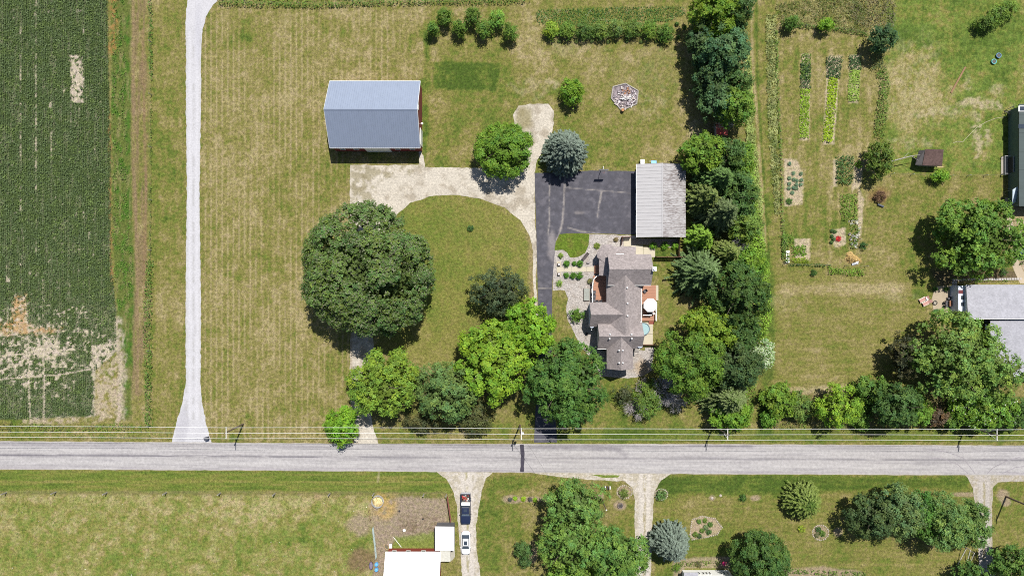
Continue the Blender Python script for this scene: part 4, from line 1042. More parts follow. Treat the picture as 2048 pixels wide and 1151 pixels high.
area_mass("soybean_crop", FIELD_PLANTS[:1] + FIELD_PLANTS[1:], .42, (.084, .118, .038), dens=28, leaf=.14, seed=3, rows=3.8, vary=.5,
          keepfn=lambda x, y: np.where((x > -30) & (y > -30), 1 - .97 * sstep(.15, .75, field_bare(x, y)), .0) * (.93 + .07 * fbm(x / 5, y / 5, 2, 8)), col2=(.10, .14, .062), k2=.36)
area_mass("field_edge_weeds", [(224, -20), (248, -20), (252, 200), (256, 400), (266, 540), (262, 600), (240, 620), (228, 540), (224, 300)], .4, (.10, .17, .030), dens=13, leaf=.15, seed=4, col2=(.15, .17, .06), k2=.3, keepfn=lambda x, y: sstep(.38, .58, fbm(x / 8, y / 14, 4, 64)))
strip_mass("fence_line_weeds", [(300, -20), (303, 60), (304, 160)], 7, .9, (.06, .13, .022), seed=5, dens=9)
strip_mass("fence_line_weeds", [(304, 160), (303, 300), (302, 400), (300, 560)], 5, .5, (.09, .13, .03), seed=6, dens=7, gaps=.42)
strip_mass("fence_line_weeds", [(301, 520), (297, 640), (298, 760), (299, 852)], 15, 1.1, (.075, .135, .024), seed=7, dens=10)
area_mass("roadside_weeds", [(-30, 842), (60, 845), (150, 852), (230, 846), (290, 850), (300, 862), (200, 862), (100, 862), (-30, 862)], .5, (.10, .155, .028), dens=16, leaf=.15, seed=8, col2=(.12, .13, .05))
strip_mass("roadside_weeds", [(-30, 870), (340, 872)], 14, .25, (.13, .17, .045), seed=88, dens=6, gaps=.4, leaf=.13)
strip_mass("hedge_growth", [(438, 8), (520, 11), (640, 12), (760, 7), (900, 5), (1050, 4)], 11, 1.1, (.07, .125, .024), seed=9, dens=10)
strip_mass("hedge_growth", [(440, 1), (600, 2), (760, -3)], 8, .3, (.12, .18, .03), seed=10, dens=8)
area_mass("bed_planting", [(1070, 26), (1085, 20), (1200, 16), (1300, 13), (1366, 14), (1372, 28), (1340, 44), (1300, 50), (1100, 52), (1076, 46)], .3, (.052, .115, .026), dens=30, leaf=.13, seed=11, col2=(.22, .28, .14), k2=.06)
area_mass("track_side_grass", [(1490, 100), (1500, 100), (1506, 250), (1524, 400), (1532, 560), (1522, 640), (1505, 560), (1500, 400), (1490, 250)], .7, (.22, .27, .09), dens=55, leaf=.3, seed=12, long=True, lean=(.5, .7, .3))
area_mass("tall_grass", [(1530, 30), (1552, 30), (1556, 300), (1560, 430), (1550, 430), (1536, 250)], .35, (.24, .26, .11), dens=34, leaf=.32, seed=13, long=True, lean=(-.6, -.7, .2), col2=(.16, .20, .07), k2=.2)
area_mass("tall_grass", [(1550, 10), (1690, -20), (1745, 30), (1730, 68), (1690, 66), (1560, 44)], .6, (.18, .18, .08), dens=30, leaf=.25, seed=14, long=True, lean=(-.6, .3, .2), col2=(.10, .14, .035), k2=.35)
area_mass("rough_scrub", [(1690, -20), (1790, -20), (1788, 40), (1785, 55), (1740, 60), (1700, 40)], .9, (.10, .12, .045), dens=24, leaf=.15, seed=15, col2=(.15, .14, .08), k2=.35)
area_mass("tree_row_undergrowth", [(1482, 290), (1502, 350), (1514, 440), (1532, 530), (1537, 620), (1530, 690), (1505, 680), (1500, 560), (1480, 430)], 2.4, (.14, .23, .030), dens=36, leaf=.2, seed=16)
area_mass("tree_row_undergrowth", [(1490, 730), (1515, 740), (1508, 800), (1500, 850), (1480, 850)], 1.0, (.09, .155, .024), dens=20, leaf=.17, seed=17)
area_mass("roadside_undergrowth", [(1540, 845), (1560, 820), (1640, 840), (1880, 845), (2060, 846), (2060, 858), (1800, 857), (1545, 856)], .7, (.09, .14, .03), dens=14, leaf=.16, seed=18, col2=(.16, .15, .08), k2=.35)
strip_mass("garden_fence_weeds", [(1551, 60), (1555, 200), (1561, 300), (1563, 420), (1565, 520)], 5.5, .8, (.085, .16, .028), seed=19, dens=12, gaps=.36)
strip_mass("garden_fence_weeds", [(1560, 48), (1620, 54), (1690, 62), (1735, 70)], 9, .8, (.07, .12, .024), seed=20, dens=12)
strip_mass("garden_fence_weeds", [(1752, 96), (1756, 140)], 30, 1.3, (.075, .10, .04), seed=21, dens=12)
strip_mass("garden_fence_weeds", [(1762, 140), (1768, 170), (1762, 230), (1757, 275)], 22, 1.1, (.08, .135, .026), seed=22, dens=13)
strip_mass("garden_fence_weeds", [(1575, 529), (1640, 530), (1660, 531)], 6, .5, (.05, .09, .024), seed=23, dens=12)
strip_mass("garden_border_flowers", [(1655, 541), (1690, 543), (1728, 545)], 15, .8, (.10, .175, .022), seed=24, dens=14)
strip_mass("garden_corner_weeds", [(1566, 470), (1570, 500), (1572, 525)], 13, .8, (.085, .14, .03), seed=25, dens=14)
# vegetable rows
strip_mass("vegetable_row", [(1612, 108), (1610, 160)], 19.5, .6, (.08, .14, .024), seed=31, dens=18, rough=.15)
strip_mass("vegetable_row", [(1611, 128), (1610, 176)], 22.1, .7, (.04, .075, .028), seed=32, dens=18, rough=.15)
strip_mass("vegetable_row", [(1610, 178), (1608, 230), (1607, 276)], 19.5, .5, (.16, .25, .022), seed=33, dens=24, rough=.15)
strip_mass("vegetable_row", [(1668, 114), (1666, 156)], 31.2, .8, (.04, .075, .028), seed=34, dens=18, rough=.2)
strip_mass("vegetable_row", [(1666, 156), (1663, 200), (1659, 240), (1654, 284)], 19.5, .5, (.19, .27, .016), seed=35, dens=24, rough=.15)
strip_mass("vegetable_row", [(1710, 112), (1709, 140)], 24.7, .7, (.045, .085, .032), seed=36, dens=18, rough=.2)
strip_mass("vegetable_row", [(1709, 140), (1706, 203)], 23.4, .5, (.18, .26, .05), seed=37, dens=22, rough=.15)
strip_mass("vegetable_row", [(1688, 312), (1690, 345), (1686, 368)], 33.8, .8, (.045, .095, .028), seed=38, dens=16, rough=.3)
strip_mass("vegetable_row", [(1696, 388), (1698, 440)], 33.8, .7, (.11, .18, .03), seed=39, dens=16, rough=.25)
strip_mass("vegetable_row", [(1566, 480), (1586, 476)], 23.4, .6, (.09, .16, .025), seed=40, dens=16)
strip_mass("vegetable_row", [(1582, 502), (1612, 500)], 20.8, .5, (.09, .17, .02), seed=41, dens=18, rough=.2)
strip_mass("vegetable_row", [(1584, 522), (1616, 520)], 11.7, .4, (.15, .21, .02), seed=42, dens=18, rough=.2)
strip_mass("flower_border", [(1706, 440), (1712, 466), (1704, 495)], 18, .7, (.08, .14, .028), seed=43, dens=12, col2=(.5, .5, .46), k2=.3)
strip_mass("flower_border", [(1350, 1126), (1400, 1126), (1440, 1124)], 12, .5, (.11, .14, .04), seed=44, dens=11, gaps=.4)
strip_mass("flower_border", [(1560, 1138), (1600, 1142), (1680, 1146), (1730, 1146)], 10, .5, (.09, .14, .03), seed=45, dens=13, gaps=.44)
strip_mass("flower_border", [(1900, 556), (1960, 562), (2020, 561)], 5, .4, (.09, .13, .03), seed=46, dens=12, gaps=.4)
area_mass("pasture_tufts", [(-20, 995), (740, 995), (740, 1180), (-20, 1180)], .14, (.10, .15, .035), dens=2.4, leaf=.14, seed=47, keepfn=lambda x, y: sstep(.48, .62, fbm(x / 12, y / 12, 3, 90)))

area_mass("clover_flowers", [(-20, 1000), (740, 1000), (740, 1180), (-20, 1180)], .12, (.45, .45, .38), dens=.05, leaf=.11, seed=48)
def garden_plant(u, v, r, col, label, group=None, name="vegetable_plant", h=.45):
    return ball(u, v, r, h, col, label, group, name=name, cat="plant", dens=24)
CAB = "cabbages in the sandy plot beside the garden fence"
for u, v in ((1579, 327), (1587, 346), (1602, 347), (1579, 356), (1588, 359), (1594, 361), (1603, 360), (1579, 367), (1593, 369), (1602, 369), (1578, 376), (1587, 375), (1593, 376), (1585, 385)):
    garden_plant(u, v, 2.7, (.13, .18, .12), "pale blue green cabbage in the sandy plot beside the garden fence", CAB, "cabbage_plant", .35)
garden_plant(1579, 402, 6, (.07, .13, .03), "leafy green plant at the lower end of the sandy cabbage plot")
garden_plant(1718, 329, 8, (.12, .19, .022), "bright bushy plant right of the dark vegetable bed", h=.8)
garden_plant(1728, 491, 8, (.045, .09, .026), "dark green bush outside the garden's lower right corner", h=1.2)
garden_plant(1628, 545, 6, (.05, .10, .024), "dark green bush left of the gap in the lower garden fence", h=.9)
for u, v, c in ((1664, 461, "upper left"), (1670, 463, "upper right"), (1664, 472, "third highest"), (1667, 478, "fourth highest"), (1663, 484, "lowest")):
    garden_plant(u, v, 2.4, (.06, .10, .035), c + " of the small dark seedlings left of the red flowers", "seedlings left of the red flowers")
garden_plant(1677, 477, 5, (.42, .03, .035), "patch of red flowers in the lower garden", name="red_flowers", h=.3)
garden_plant(1448, 1126, 2.8, (.6, .06, .22), "pink rose bush at the border of the house at the bottom", name="rose_bush", h=.7)
for u, v, r, c, l in ((1398, 1042, 4, (.08, .14, .03), "green perennial at the top of the heart shaped bed"), (1410, 1040, 4, (.10, .15, .03), "green perennial right of the top of the heart shaped bed"), (1421, 1048, 4.5, (.07, .13, .03), "green perennial on the right of the heart shaped bed"), (1412, 1054, 5, (.13, .17, .08), "pale perennial in the centre of the heart shaped bed"),
                      (1404, 1060, 4, (.09, .14, .03), "perennial left of centre in the heart shaped bed"), (1418, 1063, 5, (.05, .10, .03), "dark perennial low in the heart shaped bed"), (1391, 1068, 5, (.10, .14, .03), "perennial in the lower left of the heart shaped bed"), (1399, 1071, 4.5, (.05, .08, .03), "dark perennial at the bottom of the heart shaped bed"),
                      (1637, 1058, 5, (.05, .09, .03), "dark perennial in the upper part of the round bed"), (1645, 1066, 6, (.09, .15, .03), "green perennial in the lower part of the round bed"), (1634, 1070, 4, (.12, .12, .06), "brownish perennial at the left of the round bed"),
                      (1604, 1057, 7, (.20, .24, .03), "small yellow green dome shaped bush left of the round bed"), (1248, 986, 10, (.12, .16, .04), "yellowish green plant in the left of the two beds at the middle driveway"), (1323, 990, 12, (.10, .17, .05), "clump of ornamental grass right of the middle driveway mouth"),
                      (1486, 995, 8, (.05, .10, .022), "small dark green bush on the lawn near the sandy patch"), (1030, 996, 3.6, (.16, .24, .02), "bright green plant left in the long mulch bed"), (1047, 997, 4.6, (.18, .26, .02), "bright green plant middle of the long mulch bed"), (1070, 999, 4, (.16, .24, .02), "bright green plant right in the long mulch bed"),
                      (1020, 998, 3.5, (.07, .07, .06), "dull dark plant at the left end of the long mulch bed"), (1060, 998, 3.5, (.07, .06, .06), "dull dark plant between bright ones in the long mulch bed"), (1353, 1135, 8, (.10, .16, .025), "green bush at the left corner of the house at the bottom"), (1397, 1128, 6, (.10, .09, .04), "brownish bush in the border of the house at the bottom"),
                      (1808, 1000, 0, 0, ""), (1362, 462, 0, 0, ""), (2008, 543, 9, (.05, .09, .026), "dark bush in the mulch bed above the paver path"), (1369, 600, 0, 0, "")):
    if r: garden_plant(u, v, r, c, l, name="perennial_plant", h=r * .1)
# bed edging stones
def stones(cx, cy, rx, ry, n, label, name="bed_edging", pts=None, col=None):
    e = empty(name, G(cx, cy), label, "edging")
    m = MB().lathe([(.05, 0), (.15, .03), (.16, .09), (.08, .14)], n=7).mesh("stone"); m.materials.append(col or solid("pale_stone", (.33, .29, .25), .9, var=.3, scale=2))
    for i in range(n):
        a = 2 * math.pi * i / n
        x, y = (cx + rx * math.cos(a), cy + ry * math.sin(a)) if pts is None else pts[i]
        p = G(x, y); o = add_mesh("stone", m, None, e, (p.x - e.location.x, p.y - e.location.y, 0)); o.rotation_euler = (0, 0, a * 5); k = .55 + .5 * ((i * 37) % 10) / 10; o.scale = (k * 1.1, k, k)
ho = jitter_outline([(1384, 1038), (1404, 1031), (1430, 1036), (1444, 1054), (1434, 1068), (1408, 1074), (1384, 1078), (1380, 1068)], 3.6, .3)
stones(1410, 1055, 0, 0, len(ho), "ring of pale stones edging the heart shaped bed", pts=ho.tolist())
stones(1641, 1064, 16, 15, 26, "ring of pale stones edging the round flower bed")
stones(1249, 983, 15, 13, 24, "pale stones edging the bed left of the middle driveway mouth")
stones(1322, 988, 13, 11, 20, "pale stones edging the bed right of the middle driveway mouth")

# dead thickets: bare twigs
def twigs(u, v, r, h, label, seed, col=(.30, .28, .27), n=26, name="dead_shrub", lean=(0, 0), cat="shrub", thick=.05):
    rng = np.random.default_rng(seed); e = empty(name, G(u, v), label, cat); mb = MB()
    for i in range(n):
        a = rng.uniform(0, 6.28); el = rng.uniform(.35, 1.2)
        d = Vector((math.cos(a) * math.cos(el) + lean[0], math.sin(a) * math.cos(el) + lean[1], math.sin(el))).normalized()
        L = r * S / max(.45, math.cos(el)) * rng.uniform(.6, 1.0); L = min(L, h * 1.25)
        p = Vector((0, 0, 0)); q = p + d * L * .5; mb.tube(p, q, thick, thick * .6, 4)
        for k in range(4):
            d2 = (d + Vector(rng.normal(0, .35, 3).tolist())).normalized(); s = q + d2 * L * .3; mb.tube(q, s, thick * .6, thick * .42, 3)
            for j in range(5):
                d3 = (d2 + Vector(rng.normal(0, .5, 3).tolist())).normalized(); t = s - d2 * L * .12 * rng.random() + d3 * L * rng.uniform(.18, .32); t.z = max(t.z, .05); mb.tube(s, t, thick * .5, thick * .28, 3)
    o = mb.build("branches", solid("dead_twig_%d" % seed, col, .9, var=.3, scale=4), e)
    return e
tree(1296, 800, 27, 4.5, np.array([.09, .135, .028]), "living green bush in the middle of the dead grey thicket by the road", ry=36, name="shrub", cat="shrub", leaf=.17, dens=8)
tree(1248, 790, 20, 3.5, np.array([.06, .07, .03]), "dark sparse bush left of the dead grey thicket", ry=20, name="shrub", cat="shrub", leaf=.15, dens=5)
twigs(1268, 800, 26, 3.8, "dead grey bush left of the green bush near the road", 51, col=(.34, .31, .31), n=34, lean=(0, -.5))
twigs(1288, 775, 24, 3.0, "dead grey bush above the green bush near the road", 52, col=(.30, .27, .24), n=24)
twigs(1328, 778, 34, 4.0, "widest dead grey bush right of the green bush near the road", 53, col=(.36, .34, .35), n=46)
twigs(1342, 800, 26, 3.0, "low dead grey bush at the right edge of the thicket near the road", 58, col=(.36, .34, .33), n=26)
twigs(1476, 488, 20, 5.5, "bare grey thicket inside the tree row level with the back patio", 54, col=(.30, .28, .30), n=34, name="dead_tree", cat="tree")
twigs(1440, 243, 24, 7.5, "pale bare tree leaning above the red roofed hut", 55, col=(.40, .37, .33), n=12, name="dead_tree", cat="tree", thick=.08)
twigs(1757, 393, 17, 1.2, "brown pile of cut brush below the olive green tree", 56, col=(.20, .12, .07), n=40, name="brush_pile", cat="brush")
# limbs of the bare tree reaching to the hut on the right
e = empty("fallen_branch", G(1772, 326), "bare grey branch reaching from the olive green tree to the hut", "branch")
MB().tube((0, 0, 2.2), (3.5, .9, 2.6), .12, .08, 6).tube((3.5, .9, 2.6), (5.4, 1.2, 2.4), .08, .03, 5).tube((3.5, .9, 2.6), (5.2, .1, 2.2), .05, .02, 5).tube((2, .5, 2.4), (3.0, 1.6, 2.6), .05, .02, 5).tube((0, 0, 0), (0, 0, 2.25), .14, .12, 6).build("limb", GREYWOOD, e)

# ------------------------------------------------------------------ buildings
white = solid("white_trim", (.72, .72, .70), .6, var=.04)
glass = solid("window_glass", (.03, .04, .05), .08, spec=.7, var=.1)

def straw_pile(parent, rx_, ry_, h, rot, seed, col, name="straw"):
    rng = np.random.default_rng(seed); n = int(rx_ * ry_ * 900)
    a = rng.uniform(0, 6.283, n); q = np.sqrt(rng.random(n)); k = 1 + .22 * np.sin(3 * a + 1) + .1 * np.sin(7 * a)
    x = np.cos(a) * q * rx_ * k; y = np.sin(a) * q * ry_ * k
    z = h * (1 - q ** 2) * (.6 + .8 * fbm(x * 1.6 + 9, y * 1.6, 3, seed)) + .03
    x, y = x * math.cos(rot) - y * math.sin(rot), x * math.sin(rot) + y * math.cos(rot)
    N = unit(np.stack([x / rx_ * .5, y / ry_ * .5, np.ones(n)], 1) + rng.normal(0, .4, (n, 3)))
    c = np.asarray(col)[None, :] * rng.uniform(.55, 1.15, (n, 1))
    v, cc = leaves(np.stack([x, y, z], 1), N, rng.uniform(.07, .2, n), c, rng, .3)
    return add_mesh(name, veg_mesh(name, v, cc), LEAF, parent)

def wall_window(parent, x0, x1, y0, y1, z0, z1, normal, frame=white, name="window"):
    "window on an axis-aligned wall; x0..x1/y0..y1 give the wall line, proud by a few cm"
    t = .05
    if normal in ('S', 'N'):
        s = -1 if normal == 'S' else 1; ya = y0; yb = y0 + s * t
        f = MB()
        lo, hi = min(ya, yb), max(ya, yb); w = .09
        f.box(x0, x1, lo, hi, z0, z0 + w).box(x0, x1, lo, hi, z1 - w, z1).box(x0, x0 + w, lo, hi, z0 + w, z1 - w).box(x1 - w, x1, lo, hi, z0 + w, z1 - w)
        o = f.build(name, frame, parent); g = y0 + s * .02
        MB().box(x0 + w, x1 - w, min(y0, g), max(y0, g), z0 + w, z1 - w).build("pane", glass, o)
    else:
        s = -1 if normal == 'W' else 1; xa = x0; xb = x0 + s * t; lo, hi = min(xa, xb), max(xa, xb); w = .09
        f = MB(); f.box(lo, hi, y0, y1, z0, z0 + w).box(lo, hi, y0, y1, z1 - w, z1).box(lo, hi, y0, y0 + w, z0 + w, z1 - w).box(lo, hi, y1 - w, y1, z0 + w, z1 - w)
        o = f.build(name, frame, parent); g = x0 + s * .02
        MB().box(min(x0, g), max(x0, g), y0 + w, y1 - w, z0 + w, z1 - w).build("pane", glass, o)

def gable_ns(parent, xw, xe, yn, ys, ze, zr, xr=None, mat=None, th=.14, name="roof_slope", over=.0):
    "ridge runs north-south"
    xr = (xw + xe) / 2 if xr is None else xr
    a = MB().slab([(xw, ys, ze), (xr, ys, zr), (xr, yn, zr), (xw, yn, ze)], th).build(name, mat, parent)
    b = MB().slab([(xr, ys, zr), (xe, ys, ze), (xe, yn, ze), (xr, yn, zr)], th).build(name, mat, parent)
    return a, b
def gable_ew(parent, xw, xe, yn, ys, ze, zr, yr=None, mat=None, th=.14, name="roof_slope"):
    yr = (yn + ys) / 2 if yr is None else yr
    a = MB().slab([(xw, yr, zr), (xe, yr, zr), (xe, yn, ze), (xw, yn, ze)], th).build(name, mat, parent)
    b = MB().slab([(xw, ys, ze), (xe, ys, ze), (xe, yr, zr), (xw, yr, zr)], th).build(name, mat, parent)
    return a, b
def house_body(mb, x0, x1, y0, y1, ze, zr, ridge, cut=.16):
    "pentagonal solid under a gable"
    if ridge == 'x':
        ym = (y0 + y1) / 2; L = [(x0, y0, 0), (x0, y1, 0), (x0, y1, ze - cut), (x0, ym, zr - cut), (x0, y0, ze - cut)]
        mb.hexa(L, [(x1, p[1], p[2]) for p in L])
    else:
        xm = (x0 + x1) / 2; L = [(x0, y0, 0), (x1, y0, 0), (x1, y0, ze - cut), (xm, y0, zr - cut), (x0, y0, ze - cut)]
        mb.hexa(L, [(p[0], y1, p[2]) for p in L])
    return mb

# --- barn
barn = empty("barn", (0, 0, 0), "red barn with long blue grey ribbed metal roof on the west lawn", "barn")
RED = solid("barn_red", (.17, .028, .026), .8, var=.15, scale=2)
def metal_roof_mat(name, col, rough, metal=.0, var=.05):
    return solid(name, col, rough, metal, var, 1.2, .5, stretch=(1, .12, 1))
BLUEROOF = metal_roof_mat("blue_grey_metal", (.235, .275, .36), .42, .25)
ZE, ZR = 4.5, 8.6
p1 = W(659.5, 161.5, ZE); p2 = W(840.5, 162.5, ZE); p3 = W(841, 296.5, ZE); p4 = W(658.5, 295, ZE); r1 = W(648.3, 217, ZR); r2 = W(833.8, 218.5, ZR)
x0 = (p1.x + p4.x + r1.x) / 3; x1 = (p2.x + p3.x + r2.x) / 3; y1 = (p1.y + p2.y) / 2; y0 = (p3.y + p4.y) / 2; yr = (r1.y + r2.y) / 2
gable_ew(barn, x0, x1, y1, y0, ZE, ZR, yr, BLUEROOF)
for side, (ya, yb) in enumerate(((yr, y1), (yr, y0))):
    rb = MB(); n = int((x1 - x0) / .42)
    for i in range(n + 1):
        x = x0 + .03 + (x1 - x0 - .06) * i / n
        s = 1 if yb > ya else -1
        rb.hexa([(x - .03, ya + s * .12, ZR - .02 - .12 * (ZR - ZE) / abs(yb - ya)), (x + .03, ya + s * .12, ZR - .02 - .12 * (ZR - ZE) / abs(yb - ya)), (x + .03, yb, ZE - .02), (x - .03, yb, ZE - .02)],
                [(x - .02, ya + s * .12, ZR + .06 - .12 * (ZR - ZE) / abs(yb - ya)), (x + .02, ya + s * .12, ZR + .06 - .12 * (ZR - ZE) / abs(yb - ya)), (x + .02, yb, ZE + .06), (x - .02, yb, ZE + .06)])
    rb.build("roof_ribs", BLUEROOF, barn)["kind"] = "stuff"
MB().hexa([(x0, yr - .22, ZR - .07), (x1, yr - .22, ZR - .07), (x1, yr + .22, ZR - .07), (x0, yr + .22, ZR - .07)], [(x0, yr - .02, ZR + .06), (x1, yr - .02, ZR + .06), (x1, yr + .02, ZR + .06), (x0, yr + .02, ZR + .06)]).build("ridge_cap", BLUEROOF, barn)
ov = .22
house_body(MB(), x0 + ov, x1 - ov, y0 + ov, y1 - ov, ZE + ov * .6, ZR, 'x', .3).build("wall", RED, barn)
MB().box(x0, x1, y0 - .06, y0 - .003, ZE - .22, ZE - .02).build("gutter", white, barn)
MB().box(x0, x1, y1 + .003, y1 + .06, ZE - .22, ZE - .02).build("gutter", white, barn)
for xx, s in ((x0, -1), (x1, 1)):
    for ya in (y0, y1):
        MB().hexa([(xx, yr, ZR - .2), (xx + s * .05, yr, ZR - .2), (xx + s * .05, ya, ZE - .2), (xx, ya, ZE - .2)], [(xx, yr, ZR + .0), (xx + s * .05, yr, ZR + .0), (xx + s * .05, ya, ZE + .0), (xx, ya, ZE + .0)]).build("barge_board", white, barn)
ws = y0 + ov
def gx(u, z=2): return W(u, 300, z).x
door = MB().box(gx(731), gx(781), ws - .12, ws - .003, .1, 3.7).build("sliding_door", white, barn)
for i in range(5): MB().box(gx(731) + .1 + i * 1.2, gx(731) + .13 + i * 1.2, ws - .14, ws - .12, .1, 3.6).build("door_seam", solid("seam_grey", (.4, .4, .4), .7), door)
for u in (686, 713, 796, 825): wall_window(barn, gx(u) - .5, gx(u) + .5, ws, ws, 1.7, 2.9, 'S')
we = x1 - ov
MB().box(we + .003, we + .09, y0 + 1.0, y0 + 4.2, .1, 3.2).build("side_door", white, barn)
lamp = MB().tube((we, (y0 + y1) / 2 - 1.6, 3.9), (we + .45, (y0 + y1) / 2 - 1.6, 4.0), .03).lathe([(.22, 0), (.2, .06), (.06, .16)], (we + .5, (y0 + y1) / 2 - 1.6, 3.85), 10).build("lamp", white, barn)
wall_window(barn, we, we, yr + .6, yr + 1.8, 5.2, 6.3, 'E')

# --- garage
gar = empty("garage", (0, 0, 0), "long garage with pale ribbed metal roof, stained on its east half", "garage")
ze, zr = 2.9, 4.1
def garage_roof_mat(name, stain):
    m, nt, b = nodes_of(name)
    tc = nt.nodes.new("ShaderNodeTexCoord")
    mp = nt.nodes.new("ShaderNodeMapping"); mp.inputs["Scale"].default_value = (.35, 1.4, 1); nt.links.new(tc.outputs["Object"], mp.inputs[0])
    n1 = noise_node(nt, 2.6, 6, .72, mp.outputs[0]); mp2 = nt.nodes.new("ShaderNodeMapping"); mp2.inputs["Scale"].default_value = (.8, 4.5, 1); nt.links.new(tc.outputs["Object"], mp2.inputs[0])
    n2 = noise_node(nt, 1.5, 5, .8, mp2.outputs[0])
    n3 = noise_node(nt, .35, 2, .5, tc.outputs["Object"])
    f = maprange(nt, n1.outputs[0], .3, .7, .9, 1.08)
    rgb = nt.nodes.new("ShaderNodeRGB"); rgb.outputs[0].default_value = A4(alb(206, 204, 206)); c = vmul(nt, rgb.outputs[0], f)
    sm = math_node(nt, 'ADD', n2.outputs[0], math_node(nt, 'MULTIPLY', n3.outputs[0], .25))
    k = maprange(nt, sm, *((.57, .71) if stain else (.74, .84)), 0, .85 if stain else .4)
    mx = nt.nodes.new("ShaderNodeMix"); mx.data_type = 'RGBA'; nt.links.new(k, mx.inputs[0]); nt.links.new(c, mx.inputs[6]); mx.inputs[7].default_value = A4(alb(112, 96, 92))
    nt.links.new(mx.outputs[2], b.inputs["Base Color"]); b.inputs["Roughness"].default_value = .6
    return m
GR1 = garage_roof_mat("pale_metal_roof", False); GR2 = garage_roof_mat("stained_metal_roof", True)
a = W(1274, 328, ze); c_ = W(1371.5, 475, ze); xr = W(1325, 400, zr).x
b2 = W(1272.5, 470, ze)
gx0, gx1, gy1, gy0 = (a.x + b2.x) / 2, c_.x, W(1300, 328, ze).y, W(1300, 474.5, ze).y
s1, s2 = gable_ns(gar, gx0, gx1, gy1, gy0, ze, zr, xr, GR1)
s2.data.materials.clear(); s2.data.materials.append(GR2); s2["label"] = "stained east roof slope"
nr = 21
for i in range(nr + 1):
    y = gy0 + .05 + (gy1 - gy0 - .1) * i / nr
    MB().hexa([(gx0, y - .035, ze - .02), (xr - .12, y - .035, zr - .06), (xr - .12, y + .035, zr - .06), (gx0, y + .035, ze - .02)], [(gx0, y - .02, ze + .05), (xr - .12, y - .02, zr + .02), (xr - .12, y + .02, zr + .02), (gx0, y + .02, ze + .05)]).build("roof_seam", GR1, gar)
    MB().hexa([(xr + .12, y - .035, zr - .06), (gx1, y - .035, ze - .02), (gx1, y + .035, ze - .02), (xr + .12, y + .035, zr - .06)], [(xr + .12, y - .02, zr + .02), (gx1, y - .02, ze + .05), (gx1, y + .02, ze + .05), (xr + .12, y + .02, zr + .02)]).build("roof_seam", GR2, gar)
MB().hexa([(xr - .2, gy0, zr - .08), (xr + .2, gy0, zr - .08), (xr + .2, gy1, zr - .08), (xr - .2, gy1, zr - .08)], [(xr - .05, gy0, zr + .07), (xr + .05, gy0, zr + .07), (xr + .05, gy1, zr + .07), (xr - .05, gy1, zr + .07)]).build("ridge_cap", GR1, gar)
house_body(MB(), gx0 + .4, gx1 - .3, gy0 + .3, gy1 - .3, ze + .1, zr, 'y', .3).build("wall", solid("cream_siding", (.5, .48, .43), .7, var=.05), gar)
MB().box(gx0 - .07, gx0 - .003, gy0, gy1, ze - .2, ze - .03).build("gutter", white, gar)
for i in range(3): 
    ya = gy0 + 1.2 + i * 4.4; MB().box(gx0 + .30, gx0 + .397, ya, ya + 3.4, .05, 2.3).build("garage_door", white, gar)
wall_window(gar, gx0 + 1.0, gx0 + 1.8, gy0 + .3, gy0 + .3, 1.2, 2.0, 'S')
# things behind the garage
e = empty("storage_box", G(1283, 325), "pale storage box against the north wall of the garage", "box")
MB().box(-.35, .35, -.4, .4, 0, 1.0).build("body", conc_grey, e); MB().box(-.39, .39, -.44, .44, 1.0, 1.08).build("lid", white, e)
e = empty("wheelbarrow", G(1306, 326), "blue and white wheelbarrow behind the garage", "wheelbarrow")
bt = solid("blue_plastic", (.10, .32, .62), .4)
MB().hexa([(-.3, -.25, .35), (.3, -.25, .35), (.3, .25, .35), (-.3, .25, .35)], [(-.5, -.35, .7), (.55, -.35, .7), (.55, .35, .7), (-.5, .35, .7)]).build("tray", bt, e)
MB().tube((-.9, -.25, .6), (.4, -.2, .3), .03).tube((-.9, .25, .6), (.4, .2, .3), .03).build("handles", white, e)
MB().lathe([(.2, -.04), (.2, .04)], (0, 0, 0), 12).build("wheel", solid("rubber", (.02, .02, .02), .8), e).rotation_euler = (math.pi / 2, 0, 0); e.children[-1].location = (.6, 0, .2)

# --- main house
hs = empty("house", (0, 0, 0), "rambling house with brown grey shingle gables between driveway and back lawn", "house")
def shingle_mat(name, col, var=.2):
    m, nt, b = nodes_of(name)
    tc = nt.nodes.new("ShaderNodeTexCoord")
    n1 = noise_node(nt, 3.5, 5, .8, tc.outputs["Object"]); n2 = noise_node(nt, .5, 3, .6, tc.outputs["Object"])
    f = math_node(nt, 'MULTIPLY', maprange(nt, n1.outputs[0], .3, .7, 1 - var, 1 + var), maprange(nt, n2.outputs[0], .3, .7, .93, 1.07))
    v = nt.nodes.new("ShaderNodeTexVoronoi"); v.inputs["Scale"].default_value = 3.2; nt.links.new(tc.outputs["Object"], v.inputs["Vector"])
    sp = nt.nodes.new("ShaderNodeSeparateColor"); nt.links.new(v.outputs["Color"], sp.inputs[0])
    f = math_node(nt, 'MULTIPLY', f, maprange(nt, sp.outputs[0], 0, 1, 1 - var * .8, 1 + var * .8))
    rgb = nt.nodes.new("ShaderNodeRGB"); rgb.outputs[0].default_value = A4(col)
    nt.links.new(vmul(nt, rgb.outputs[0], f), b.inputs["Base Color"]); b.inputs["Roughness"].default_value = .95; b.inputs["Specular IOR Level"].default_value = .1
    bump(nt, b, f, .02)
    return m
SH = shingle_mat("brown_grey_shingle", alb(139, 131, 130) * 1.72)
siding = solid("grey_blue_siding", (.42, .44, .47), .7, var=.04)
def rx(u, v, z): return W(u, v, z)
body = MB()
